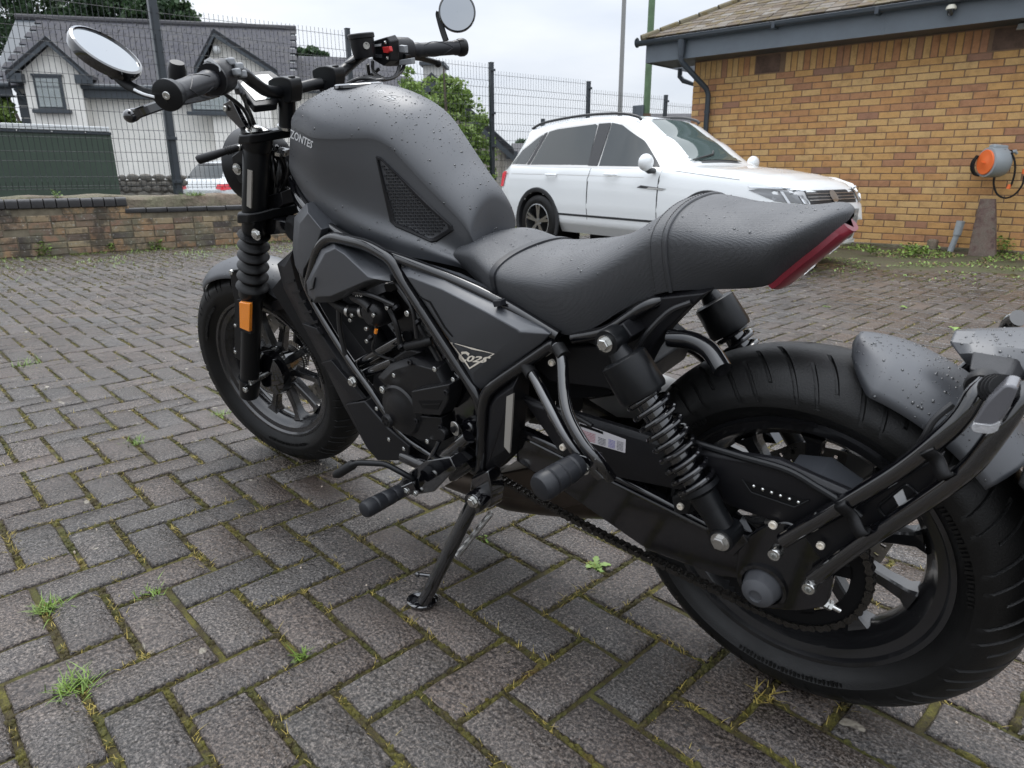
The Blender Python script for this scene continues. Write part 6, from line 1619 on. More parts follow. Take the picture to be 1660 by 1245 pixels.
obj('pipe_shaft', MB().tube([Vector((0, 0, -.02)), u2*.045+Vector((0, 0, .22))], .030, 18), M['greypipe'], pp); obj('pipe_socket', MB().tube([u2*.04+Vector((0, 0, .18)), u2*.055+Vector((0, 0, .33))], [.040, .042], 18), M['greypipe'], pp)
obj('stone_block', MB().box(Vector((BP_.at(1511, 400, .12).x, BP_.at(1511, 400, .12).y, .06)), (.10, .1, .12)), M['rough'], None, label='small round topped concrete lump beside the broken grey pipe', cat='stone', bevel=.02)
# hose reel
hr = empty('hose_reel', loc=BP_.at(1607, 263, .24), label='grey and orange wall mounted hose reel on the buff brick wall', cat='hose reel')
ax = (BP_.u*.72+BP_.n*.69).normalized(); upz = Vector((0, 0, 1)); M['hgrey'] = simple('grey_reel_plastic', (.30, .33, .35), .42, bump=.08, bscale=50); M['orange'] = simple('orange_reel_plastic', (.86, .17, .04), .42)
obj('reel_housing', MB().lathe([(.0001, .062), (.115, .062), (.145, .055), (.150, .035), (.150, -.09), (.135, -.125), (.0001, -.13)], (0, 0, 0), ax, 44), M['hgrey'], hr)
obj('reel_disc', MB().lathe([(.0001, .082), (.045, .080), (.060, .073), (.118, .073), (.124, .068), (.124, .05)], (0, 0, 0), ax, 44), M['orange'], hr)
hs = ax.cross(upz).normalized()
obj('top_handle', MB().obox(-ax*.11+upz*.135-hs*.02, ax*.045+upz*.15-hs*.02, .09, .055), M['hgrey'], hr, bevel=.015)
obj('disc_ridge', MB().obox(ax*.084-hs*.03-upz*.01, ax*.084+hs*.03+upz*.006, .006, .014, up=ax), M['orange'], hr)
obj('hose_slot', MB().obox(-ax*.135+upz*.10-hs*.075, -ax*.045+upz*.108-hs*.075, .03, .032), M['deep'], hr, bevel=.004)
obj('hose_nozzle', MB().tube([-ax*.14+upz*.10-hs*.08, -ax*.165+upz*.105-hs*.085, -ax*.19+upz*.08-hs*.085], [.018, .018, .014], 14), M['hgrey'], hr)
obj('wall_bracket', MB().obox(-BP_.n*.24-upz*.1, -BP_.n*.24+upz*.1, .16, .012), M['fence'], hr); obj('wall_bracket', MB().obox(-BP_.n*.24, -BP_.n*.02, .05, .05), M['fence'], hr)
def hp(px, py, off=.24): return BP_.at(px, py, off)-hr.location
def hose(l, off=.26): obj('hose', MB().tube(smooth_path([hp(*q, off) for q in l], 40), .0095, 10), M['rubber'], hr)
hose([(1640, 247), (1645, 262), (1645, 280), (1640, 298), (1636, 303)]); hose([(1612, 283), (1611, 300), (1617, 315), (1630, 321), (1645, 315), (1657, 300), (1660, 285)], .2)
for k in range(3): hose([(1584+k, 252), (1576+k*2, 262), (1574+k*2, 272), (1578+k*2, 282), (1586+k, 285)], .16+.03*k)
obj('hose_coupling', MB().tube([hp(1637, 299, .26), hp(1634, 306, .26)], [.016, .018], 12), M['orange'], hr); obj('hose_coupling', MB().tube([hp(1659, 282, .2), hp(1661, 274, .2)], [.016, .018], 12), M['orange'], hr)
# ================================================================== beyond the fence
def DP(px, py, depth): return CAM+ray(px, py)*depth
M['render'] = simple('cream_dashed_render', (.80, .78, .73), .9, bump=1.0, bscale=60, var=.08, vscale=1.2)
M['darktrim'] = simple('slate_grey_trim', (.045, .055, .065), .5); M['glass'] = simple('window_glass', (.05, .06, .06), .05, spec=.8)
M['blind'] = simple('white_blind', (.55, .56, .55), .6)
SLATE = [(.0, (.040, .040, .050)), (.4, (.055, .055, .066)), (.7, (.046, .046, .056)), (1, (.066, .064, .070))]
SM = {m_: tile_mat(m_, SLATE, 'slate', (.07, .068, .066)) for m_ in ('object', 'mesh')}
HP = Plane(DP(150, 287, 20)[0:2], 60.5)
hs_ = empty('white_house', loc=HP.xyz(0, 0, 0), label='cream rendered house with dark trim, slate roof and two small gables', cat='house')
def hpart(name, mb, mat, par=None, **k):
    mb.v = [p-hs_.location for p in mb.v]; return obj(name, mb, M[mat] if isinstance(mat, str) else mat, par or hs_, **k)
aL, aR_ = HP.uv(30, 165)[0], HP.uv(470, 110)[0]; ze = HP.uv(200, 143)[1]
ridge_off = 4.2; zr = HP.uv(240, 37, ridge_off)[1]; aRL = HP.uv(25, 27, ridge_off)[0]; print('house', aL, aR_, ze, zr)
hw_ = hpart('wall', wbox(HP, aL, aR_, -.4, ze, .0, 8), 'render')
for k in range(8):
    z = ze-.35-.32*k*1.0; w_ = .62 if k % 2 else .42
    hpart('quoin', wbox(HP, aL-.012, aL+w_, z-.15, z+.15, -.02, .1), 'darktrim', hw_, bevel=.01)
# roof: slates
pitch = math.atan2(zr-ze, ridge_off+.35); uph = (HP.n*math.cos(pitch)+Vector((0, 0, math.sin(pitch)))); nh = (-HP.n*math.sin(pitch)+Vector((0, 0, math.cos(pitch)))); slope = (ridge_off+.35)/math.cos(pitch)
o_ = HP.xyz(aL-.5, ze-.05, -.35); W_ = aR_-aL+.6
def prn(o, al, L_, up, s0, s1, sh0=0, sh1=0): return [o+al*(sh0*0)+up*s0, o+al*L_+up*s0, o+al*L_+up*s1, o+up*s1]
rf_ = hpart('roof', MB().prism([o_, o_+HP.u*W_, o_+HP.u*W_+uph*slope, o_+HP.u*(aRL-(aL-.5))+uph*slope], -nh*.06), 'darktrim')
lay_tiles(o_, HP.u, uph, nh, int(slope/.30), .30, .42, lambda k: (max(0, (aRL-(aL-.5))*k*.30/slope), W_-.2), SM, rf_, 250, name='slate', th=.02, seed=4)
hpart('ridge_tile', MB().tube([HP.xyz(aRL, zr, ridge_off-.35+.35), HP.xyz(aR_+.15, zr, ridge_off)], .11, 10), SM['object'])
hpart('roof_back', MB().add([HP.xyz(aRL, zr, ridge_off), HP.xyz(aR_+.1, zr, ridge_off), HP.xyz(aR_+.1, ze, 8.6), HP.xyz(aL-.5, ze, 8.6)], [(0, 1, 2, 3)]), SM['mesh'])
hpart('gable_end', MB().prism([HP.xyz(aR_-.05, ze-.1, 0), HP.xyz(aR_-.05, ze-.1, 8), HP.xyz(aR_-.05, zr-.05, ridge_off)], HP.u*.05), 'render')
# gutters
for a, b in (((-20, 141), (26, 141)), ((140, 145), (322, 147)), ((448, 128), (470, 128))):
    u0, u1 = HP.uv(*a)[0], HP.uv(*b)[0]; z_ = ze-.02
    hpart('gutter', MB().tube([HP.xyz(u0, z_, -.42), HP.xyz(u1, z_, -.42)], .075, 10), 'darktrim'); hpart('fascia', wbox(HP, u0, u1, z_-.26, z_-.05, -.36, -.30), 'darktrim'); hpart('soffit', wbox(HP, u0, u1, z_-.28, z_-.26, -.36, 0), 'darktrim')
# gables
def gable(l, ap, r_, back=4.0):
    L_, A_, R__ = [HP.at(q[0], q[1], -.45) for q in (l, ap, r_)]; zl = min(L_.z, R__.z)
    aL_, aR2 = (L_-HP.A).dot(HP.u), (R__-HP.A).dot(HP.u); aA = (A_-HP.A).dot(HP.u); zA = A_.z; print('gable', aL_, aA, aR2, zl, zA)
    g = hpart('gable', MB().prism([HP.xyz(aL_+.3, -.3, -.45), HP.xyz(aR2-.3, -.3, -.45), HP.xyz(aR2-.3, zl+.05, -.45), HP.xyz(aA, zA-.15, -.45), HP.xyz(aL_+.3, zl+.05, -.45)], HP.n*back), 'render')
    for s_, a_ in ((-1, aL_), (1, aR2)):
        p0, p1 = HP.xyz(a_, zl-.0, -.72), HP.xyz(aA, zA, -.72); q0, q1 = p0+HP.n*back, p1+HP.n*back
        hpart('gable_roof', MB().prism([p0, p1, q1, q0], Vector((0, 0, -.09))), SM['object'], g)
        hpart('barge_board', MB().prism([p0+Vector((0, 0, .02)), p1+Vector((0, 0, .02)), p1-Vector((0, 0, .20)), p0-Vector((0, 0, .18))], HP.n*.05), 'darktrim', g)
        hpart('eaves_box', wbox(HP, min(a_, a_-s_*.36), max(a_, a_-s_*.36), zl-.24, zl-.02, -.70, -.40), 'darktrim', g)
gable((12, 104), (80, 62), (148, 122)); gable((314, 92), (348, 50), (450, 116))
def window(a0, a1, z0, z1, off=-.46, split=.33):
    f = hpart('window', wbox(HP, a0, a1, z0, z1, off-.04, off), 'darktrim')
    hpart('pane', wbox(HP, a0+.07, a1-.07, z0+.07, z0+(z1-z0)*(1-split)-.03, off-.055, off-.041), 'blind', f); hpart('pane', wbox(HP, a0+.07, a1-.07, z0+(z1-z0)*(1-split)+.03, z1-.07, off-.055, off-.041), 'blind', f)
    hpart('glass', wbox(HP, a0+.06, a1-.06, z0+.06, z1-.06, off-.064, off-.060), simple('clear_window_glass', (.8, .85, .85), .03, trans=.85), f)
    for z in [z0+.1+.055*i for i in range(int((z1-z0)*(1-split)/.055)-2)]: pass
    hpart('sill', wbox(HP, a0-.12, a1+.12, z0-.10, z0, off-.16, off), 'darktrim', f, bevel=.01)
    hpart('frame', wbox(HP, a0-.03, a1+.03, z1, z1+.05, off-.06, off), 'darktrim', f)
wz0, wz1 = HP.uv(95, 180)[1], HP.uv(88, 127)[1]
window(HP.uv(68, 150)[0], HP.uv(113, 150)[0], wz0, wz1); window(HP.uv(313, 160)[0], HP.uv(374, 160)[0], wz0, wz1)
hpart('wall_light', MB().sphere(HP.at(351, 81, -.56), .12, 14, 10), M['blind']); hpart('downpipe', MB().tube([HP.xyz(aL+.10, ze-.1, -.35), HP.xyz(aL+.35, ze-.6, -.08), HP.xyz(aL+.35, -.3, -.08)], .05, 10), 'darktrim')
# lower grey roofed wing behind the brake reservoir
H2 = Plane(DP(515, 200, 23)[0:2], 60.5); w2 = empty('grey_roofed_house', loc=H2.xyz(0, 0, 0), label='house with long grey tiled roof seen behind the handlebar and brake reservoir', cat='house')
def h2(name, mb, mat, par=None, **k): mb.v = [p-w2.location for p in mb.v]; return obj(name, mb, M[mat] if isinstance(mat, str) else mat, par or w2, **k)
b0, b1 = H2.uv(468, 120)[0], H2.uv(655, 120)[0]; z2 = H2.uv(520, 150)[1]; z3 = H2.uv(520, 92, 3.5)[1]
h2('wall', wbox(H2, b0, b1, -.4, z2, 0, 7), 'render'); p2 = math.atan2(z3-z2, 3.8); u2_ = (H2.n*math.cos(p2)+Vector((0, 0, math.sin(p2)))); n2_ = (-H2.n*math.sin(p2)+Vector((0, 0, math.cos(p2)))); o2 = H2.xyz(b0, z2, -.3); s2_ = 3.8/math.cos(p2)
r2_ = h2('roof', MB().prism([o2, o2+H2.u*(b1-b0), o2+H2.u*(b1-b0)+u2_*s2_, o2+u2_*s2_], -n2_*.06), 'darktrim'); lay_tiles(o2, H2.u, u2_, n2_, int(s2_/.3), .3, .42, lambda k: (0, b1-b0), SM, r2_, 60, name='slate', th=.02, seed=6)
# gabled house right of the tank with its chimney
H3 = Plane(DP(780, 287, 15)[0:2], 44); g3 = empty('gabled_house', loc=H3.xyz(0, 0, 0), label='pale boarded gable end with dark barge board and white chimney behind the green bush', cat='house')
def h3(name, mb, mat, par=None, **k): mb.v = [p-g3.location for p in mb.v]; return obj(name, mb, M[mat] if isinstance(mat, str) else mat, par or g3, **k)
M['boards'] = simple('pale_boarding', (.40, .37, .32), .8, var=.15, vscale=6)
e1 = H3.at(833, 243, -.25); ap3 = H3.at(700, 120, -.25); ea, ez = (e1-H3.A).dot(H3.u), e1.z; aa, az = (ap3-H3.A).dot(H3.u), ap3.z; la = 2*aa-ea; print('gable3', ea, ez, aa, az)
gw = h3('wall', MB().prism([H3.xyz(la+.3, -.3, 0), H3.xyz(ea-.22, -.3, 0), H3.xyz(ea-.22, ez-.05, 0), H3.xyz(aa, az-.25, 0), H3.xyz(la+.3, ez-.05, 0)], H3.n*7), 'boards')
a = ea-.3
while a > aa-1.5:
    zt_ = ez-.05+(az-.25-ez+.05)*min(1, (ea-.22-a)/(ea-.22-aa)); h3('board', wbox(H3, a-.13, a, -.2, zt_-.1, -.022, 0), 'boards', gw); a -= .145
for s_, a_ in ((1, ea), (-1, la)):
    p0, p1 = H3.xyz(a_, ez, -.3), H3.xyz(aa, az, -.3)
    h3('roof', MB().prism([p0, p1, p1+H3.n*8, p0+H3.n*8], Vector((0, 0, -.12))), SM['object']); h3('barge_board', MB().prism([p0+Vector((0, 0, .03)), p1+Vector((0, 0, .03)), p1-Vector((0, 0, .3)), p0-Vector((0, 0, .24))], H3.n*.06), 'darktrim')
h3('gutter_end', MB().box(H3.xyz(ea-.05, ez-.1, -.1), (.18, .18, .16)), 'darktrim')
c0 = H3.at(705, 140, 2.0); ca = (c0-H3.A).dot(H3.u); ct = H3.at(705, 109, 2.0).z
h3('chimney', wbox(H3, ca-.22, ca+.22, az-1.5, ct, 1.7, 2.4), simple('white_chimney', (.5, .5, .48), .8)); h3('chimney_cap', wbox(H3, ca-.29, ca+.29, ct, ct+.07, 1.6, 2.5), 'darktrim')
# green container with a white flashing, right behind the fence
KP = Plane(DP(100, 290, 9.9)[0:2], 93); M['kgreen'] = simple('dark_green_sheet', (.040, .062, .044), .5, bump=.1, bscale=20, var=.12, vscale=3); M['flash'] = simple('white_flashing', (.60, .62, .62), .4)
ke = empty('green_container', loc=KP.xyz(0, 0, 0), label='dark green sheet metal container with white roof flashing behind the fence, far left', cat='container')
ka1 = KP.uv(187, 260)[0]; kz = KP.uv(90, 211)[1]; ka0 = ka1-4.5
def kp_(name, mb, mat, **k): mb.v = [p-ke.location for p in mb.v]; return obj(name, mb, M[mat], ke, **k)
kp_('side_panel', wbox(KP, ka0, ka1, -.2, kz, 0, 2.2), 'kgreen', bevel=.01); kp_('roof_flashing', wbox(KP, ka0, ka1-.02, kz, kz+.07, -.03, 2.2), 'flash', bevel=.008); kp_('roof_edge', wbox(KP, ka0, ka1, kz-.04, kz-.005, -.02, -.003), 'fence')
for i in range(9): kp_('screw', MB().sphere(KP.xyz(ka1-.35-.42*i, kz-.022, -.022), .012, 8, 6), 'alu')
# rubble wall
SP_ = Plane(DP(240, 300, 14)[0:2], 70); sa0, sa1 = SP_.uv(183, 300)[0], SP_.uv(291, 300)[0]; stop_ = SP_.uv(240, 290)[1]
swl_ = obj('rubble_wall', wbox(SP_, sa0, sa1, -.3, stop_-.02, .0, .4), simple('rubble_mortar', (.10, .09, .075), .9), None, label='low grey rubble stone wall between the green container and the small white car', cat='stone wall')
M['stone'] = ground_mat('rubble_stone', [(.09, .08, .07), (.16, .15, .13), (.12, .10, .08)], 5, 60, .9, .02); rs_ = random.Random(2)
z = -.25
while z < stop_-.02:
    a = sa0
    while a < sa1:
        w_ = rs_.uniform(.12, .26); h_ = rs_.uniform(.09, .14); mb = MB().sphere((0, 0, 0), .5, 8, 5, (w_*1.05, .10, h_*1.05)); mb.v = [p+p.normalized()*noise.noise(p*9+Vector((a, z, 0)))*.03 for p in mb.v]
        X = SP_.xyz(a+w_/2, z+h_/2, -.0); th = math.radians(70); Rz = Matrix.Rotation(th, 3, 'Z'); mb.v = [Rz @ p+X for p in mb.v]; obj('stone', mb, M['stone'], swl_); a += w_
    z += .11
# poles and a small sign
gp = DP(1008, 100, 17); gp.z = -.25
o = empty('lamp_column', loc=gp, label='slim grey column rising behind the large white car, left of the green pole', cat='pole'); obj('shaft', MB().tube([Vector((0, 0, 0)), Vector((0, 0, 9))], [.062, .045], 14), simple('galvanised_column', (.26, .26, .25), .5, .3), o); obj('base_door', MB().tube([Vector((0, 0, 0)), Vector((0, 0, 1.2))], .075, 14), M['alu'], o)
gq = DP(1052, 100, 12.5); gq.z = -.25
o = empty('green_pole', loc=gq, label='green painted timber pole beside the eaves of the brick building', cat='pole'); obj('shaft', MB().tube([Vector((0, 0, 1.7)), Vector((0, 0, 7))], [.062, .055], 14), simple('green_pole_paint', (.10, .17, .09), .6, var=.25, vscale=6), o); obj('pole_base', MB().tube([Vector((0, 0, 0)), Vector((0, 0, 2.15))], .085, 14), simple('brown_pole_timber', (.13, .09, .06), .8, var=.3, vscale=9), o)
sx = DP(1036, 180, 12.8); o = empty('grey_cabinet', loc=Vector((sx.x, sx.y, -.25)), label='small grey board fixed beside the foot of the green pole', cat='board'); obj('panel', MB().box(Vector((0, 0, sx.z+.10)), (.24, .10, .5)), M['fascia'], o, bevel=.01); obj('leg', MB().box(Vector((0, 0, (sx.z-.1)/2)), (.05, .05, sx.z)), M['fence'], o)
def far_house(name, pl, r0, r1, top, eav, label, depthoff=3.5, wallmat='render'):
    a0, a1 = pl.uv(*r0)[0], pl.uv(*r1)[0]; ze_ = pl.uv((r0[0]+r1[0])/2, eav)[1]; zt_ = pl.uv((r0[0]+r1[0])/2, top, depthoff)[1]
    o = empty(name, loc=pl.xyz(a0, 0, 0), label=label, cat='house'); m1 = wbox(pl, a0, a1, -.3, ze_, 0, depthoff*2); m1.v = [p-o.location for p in m1.v]; obj('wall', m1, M[wallmat], o)
    m2 = MB().prism([pl.xyz(a0-.2, ze_, -.3), pl.xyz(a0-.2, zt_, depthoff), pl.xyz(a0-.2, ze_, 2*depthoff+.3)], pl.u*(a1-a0+.4)); m2.v = [p-o.location for p in m2.v]; obj('roof', m2, SM['object'], o)
    return o
far_house('distant_house', Plane(DP(1085, 250, 30)[0:2], 47), (1050, 200), (1200, 200), 184, 200, 'distant grey slate roof visible between the green pole and the brick building')
far_house('distant_house', Plane(DP(860, 250, 55)[0:2], 50), (838, 250), (905, 250), 232, 248, 'faraway low roof glimpsed just above the tail of the large white car')
# ---- trees and bushes: leaves spread through the crown
def leafmat(name, a, b, c):
    m_, t, p = newmat(name); L = t.links.new; at = N(t, 'ShaderNodeAttribute'); at.attribute_name = 'tone'; s_ = N(t, 'ShaderNodeSeparateColor'); L(at.outputs['Color'], s_.inputs[0])
    L(ramp(t, s_.outputs[0], [(0, a), (.5, b), (1, c)]), p.inputs['Base Color']); p.inputs['Roughness'].default_value = .6; p.inputs['Subsurface Weight'].default_value = 0
    tr = N(t, 'ShaderNodeBsdfTranslucent'); L(ramp(t, s_.outputs[0], [(0, b), (1, c)]), tr.inputs['Color']); mx_ = N(t, 'ShaderNodeMixShader'); mx_.inputs[0].default_value = .25; o = [n for n in t.nodes if n.type == 'OUTPUT_MATERIAL'][0]; L(p.outputs[0], mx_.inputs[1]); L(tr.outputs[0], mx_.inputs[2]); L(mx_.outputs[0], o.inputs['Surface']); return m_
M['bush'] = leafmat('bush_leaves', (.10, .17, .035), (.17, .26, .055), (.27, .36, .11)); M['dark_leaf'] = leafmat('dark_tree_leaves', (.022, .048, .022), (.040, .078, .034), (.07, .12, .05)); M['bark'] = simple('bark', (.09, .07, .055), .9, bump=.8, bscale=30, var=.3, vscale=8)
def tree(name, base, H_, blobs, nleaf, ls, mat, label, cat, trunk_r=.06, group=None, sway=0.0, seed=1):
    r = random.Random(seed); o = empty(name, loc=base, label=label, cat=cat, group=group); mb = MB(); tones = []; tot = sum(b[3]**2 for b in blobs)
    for bx, by, bz, br, sq in blobs:
        n = int(nleaf*br*br/tot); nt_ = max(6, int(n/28)); cl = []
        for _ in range(nt_):
            v = Vector((r.gauss(0, 1), r.gauss(0, 1), r.gauss(0, 1))).normalized()*br*r.uniform(.45, 1.12)**.6; v.z *= sq; cl.append((Vector((bx, by, bz))+v, r.random()))
        for _ in range(n):
            c, tn = cl[r.randrange(nt_)]; p = c+Vector((r.gauss(0, 1), r.gauss(0, 1), r.gauss(0, .7)))*br*.13; s_ = ls*r.uniform(.6, 1.4)
            d1 = Vector((r.gauss(0, 1), r.gauss(0, 1), r.gauss(0, .6))).normalized()*s_; d2 = d1.cross(Vector((r.gauss(0, 1), r.gauss(0, 1), r.gauss(0, 1)))).normalized()*s_*.5
            mb.add([p, p+d1*.5+d2, p+d1, p+d1*.5-d2], [(0, 1, 2, 3)]); tones.append((min(1, max(0, tn*.7+r.uniform(0, .3))), 0, 0, 1))
    joined('crown', mb, tones, M[mat], o, kind=None); top = max(b[2] for b in blobs)
    obj('trunk', MB().tube([Vector((0, 0, 0)), Vector((.02, .03, top*.5)), Vector((0, 0, top))], [trunk_r, trunk_r*.7, trunk_r*.2], 9), M['bark'], o)
    for k in range(min(8, len(blobs))):
        b = blobs[k]; obj('branch', MB().tube([Vector((0, 0, top*.25)), Vector((b[0]*.5, b[1]*.5, (b[2]+top*.25)/2)), Vector((b[0], b[1], b[2]))], [trunk_r*.5, trunk_r*.35, trunk_r*.1], 6), M['bark'], o)
    return o
def blobs_px(l, depth, base):   # (px, py, radius px)
    out = []
    for px, py, rp, sq in l: X = DP(px, py, depth)-base; out.append((X.x, X.y, X.z, rp*depth/FPX, sq))
    return out
dB = 11.3; bb = DP(725, 300, dB); bb.z = -.25
tree('green_bush', bb, 3, blobs_px([(700, 170, 42, 1), (662, 150, 24, .8), (735, 150, 30, .9), (745, 205, 45, 1), (680, 215, 50, 1), (760, 250, 40, 1), (780, 285, 28, 1.2), (720, 270, 50, 1), (715, 125, 18, 1), (665, 118, 10, 1.4), (752, 178, 18, .8), (778, 196, 10, .8), (735, 330, 60, 1)], dB, bb), 15000, .055, 'bush', 'leafy bright green bush rising behind the fuel tank beyond the fence', 'bush', .05, seed=3)
for i, (l, dpt, lab, nm, cat) in enumerate([
  ([(10, 20, 60, 1), (60, 5, 50, .8), (-30, 60, 60, 1), (10, 80, 40, 1.2)], 30, 'dark green tree crown at the top left corner behind the slate roof', 'broadleaf_tree', 'tree'),
  ([(120, 5, 45, .8), (175, 0, 48, .8), (215, 12, 36, .7), (150, 30, 40, .7)], 32, 'dark green tree behind the middle of the white house roof', 'broadleaf_tree', 'tree'),
  ([(262, 18, 34, .9), (292, 28, 26, .8), (312, 32, 12, .8), (240, 30, 34, .8)], 31, 'dark green tree with ragged right edge beside the tall thick fence post', 'broadleaf_tree', 'tree'),
  ([(485, 88, 12, .6), (505, 86, 14, .5), (470, 92, 12, .6), (525, 92, 10, .6)], 34, 'tree top peeping over the grey tiled roof behind the handlebar', 'broadleaf_tree', 'tree'),
  ([(846, 236, 12, .8), (862, 240, 10, .6), (838, 244, 8, .8)], 60, 'small distant dark tree left of the large white car roof', 'distant_tree', 'tree'),
  ([(-8, 180, 26, 1.2), (4, 200, 14, 1.4), (0, 150, 14, 1)], 19, 'green hedge plant at the far left edge beside the dark quoins', 'hedge', 'hedge')]):
    b_ = DP(l[0][0], l[0][1], dpt); b_.z = -.25; tree(nm, b_, 8, blobs_px(l, dpt, b_), 7000 if i < 3 else 2200, .17 if i < 4 else (.2 if i == 4 else .1), 'dark_leaf' if i != 5 else 'bush', lab, cat, .16, seed=20+i)
tv = DP(880, 206, 16); o = empty('signal_post', loc=Vector((tv.x, tv.y, -.25)), label='thin dark post with a crossed top seen just behind the white car rear roof', cat='post'); obj('shaft', MB().tube([Vector((0, 0, 0)), Vector((0, 0, tv.z+.43))], .05, 8), M['darktrim'], o); obj('cross_arm', MB().box(Vector((0, 0, tv.z+.2)), (.5, .06, .05)), M['darktrim'], o)
# ================================================================== CARS
M['carwhite'] = simple('white_car_paint', (.76, .78, .78), .22, coat=.7, rvar=.05, vscale=2); M['carglass'] = simple('tinted_car_glass', (.024, .030, .030), .05, spec=.6)
M['cartrim'] = simple('black_car_trim', (.022, .023, .025), .5); M['alloy'] = simple('silver_alloy', (.55, .56, .57), .25, 1.0)
M['wsglass'] = simple('windscreen_glass', (.07, .095, .09), .03, spec=.6)
def interp(tab, x):
    if x <= tab[0][0]: return tab[0][1]
    for (a, p), (b, q) in zip(tab, tab[1:]):
        if x <= b: t = (x-a)/(b-a); t = t*t*(3-2*t)*.35+t*.65; return p+(q-p)*t
    return tab[-1][1]
def build_car(root, prof, half, belt, nose, tail, roofw, xs, sc):
    """returns S(i, x): i = 0..8 levels of the half section on the left (+y)"""
    def sec(x):
        zt = interp(prof, x); zb = interp(belt, x); hw = interp(half, x); rw = interp(roofw, x); cab = max(0, min(1, (zt-zb)/.25))
        lo = interp([(xs[0], .42), (xs[0]+.25, .26), (xs[-1]-.35, .20), (xs[-1], .26)], x)
        pts = [Vector((x, hw*.86, lo)), Vector((x, hw*.975, lo+.13)), Vector((x, hw*1.0, lo+.34)), Vector((x, hw*.995, (zb+lo)/2+.13)), Vector((x, hw*.985, zb-.15)), Vector((x, hw*.955, zb-.02)), Vector((x, hw*.93, zb+.012))]
        top = [Vector((x, hw*.93+(rw-hw*.93)*t, zb+.012+(zt-.07-zb-.012)*t)) for t in (.25, .5, .75, 1)] if cab > 0 else []
        if cab <= 0: top = [Vector((x, hw*.93-.05*t, zb+.012+(zt-.03-zb-.012)*t)) for t in (.25, .5, .75, 1)]
        rw2 = top[-1].y
        return pts+top+[Vector((x, rw2*.9, zt-.028)), Vector((x, rw2*.6, zt-.004)), Vector((x, 0, zt+.006))]
    return sec
SUV = Matrix.Translation((-4.76, 5.90, 0)) @ Matrix.Rotation(math.radians(-4.75), 4, 'Z') @ Matrix.Scale(.872, 4)
suv = empty('white_suv', SUV, 'large white estate car with black arch trims and roof rails, parked facing the brick building', 'car')
prof = [(-.93, .80), (-.90, 1.02), (-.80, 1.18), (-.56, 1.52), (-.50, 1.585), (-.1, 1.63), (.5, 1.655), (1.0, 1.64), (1.35, 1.585), (1.75, 1.35), (2.12, 1.10), (2.25, 1.045), (2.7, 1.01), (3.1, .955), (3.35, .89), (3.47, .82), (3.55, .70), (3.58, .55)]
belt = [(-.93, .78), (-.88, .98), (-.6, 1.07), (.6, 1.05), (2.1, .985), (2.6, .95), (3.1, .90), (3.35, .84), (3.47, .77), (3.55, .66), (3.58, .52)]
half = [(-.93, .70), (-.86, .84), (-.6, .905), (0, .92), (2.7, .92), (3.1, .89), (3.35, .80), (3.5, .66), (3.58, .50)]
roofw = [(-.93, .66), (-.55, .60), (0, .62), (1.2, .60), (1.9, .68), (2.2, .78), (3.6, .6)]
sec = build_car(suv, prof, half, belt, 0, 0, roofw, (-.93, 3.58), 1)
def lerp_sec(x, i):
    s = sec(x); k = int(i); f = i-k
    return s[k] if f == 0 or k+1 >= len(s) else s[k].lerp(s[k+1], f)
xs = [-.93+4.51*i/150 for i in range(151)]
cols = [sec(x) for x in xs]; ns = len(cols[0])
def car_shell(cols, arches, s):
    mb = MB(); b = len(cols[0]); mb.v = [Vector((p.x, p.y*s, p.z)) for c in cols for p in c]
    for i in range(len(cols)-1):
        for j in range(b-1):
            q = (i*b+j, i*b+j+1, (i+1)*b+j+1, (i+1)*b+j); c = sum((mb.v[k] for k in q), Vector())/4
            if j < 4 and any(math.hypot(c.x-ax_, c.z-az_) < ar_ for ax_, az_, ar_ in arches): continue
            mb.f.append(q)
    return mb
# refine the side rows so that the arch cut is round
def dense(c):
    out = []
    for k in range(len(c)-1):
        n = 5 if k < 4 else 2
        for i in range(n): out.append(c[k].lerp(c[k+1], i/n))
    return out+[c[-1]]
def car_shell2(cols, arches, s):
    D = [dense(c) for c in cols]; b = len(D[0]); mb = MB(); mb.v = [Vector((p.x, p.y*s, p.z)) for c in D for p in c]
    for i in range(len(D)-1):
        for j in range(b-1):
            q = (i*b+j, i*b+j+1, (i+1)*b+j+1, (i+1)*b+j); c = sum((mb.v[k] for k in q), Vector())/4
            if j < 20 and any(math.hypot(c.x-ax_, c.z-az_) < ar_ for ax_, az_, ar_ in arches): continue
            mb.f.append(q)
    return mb
AR_ = [(0, .36, .385), (2.68, .36, .385)]
body = car_shell2(cols, AR_, 1).join(car_shell2(cols, AR_, -1))
for c, rev in ((cols[0], 1), (cols[-1], 0)):
    D = dense(c); body.grid([[p for p in D], [Vector((p.x, -p.y, p.z)) for p in D]])
sb = obj('body', body, M['carwhite'], suv, smooth=45)
def spart(name, mb, mat, par=None, **k): return obj(name, mb, M[mat] if isinstance(mat, str) else mat, par or suv, **k)
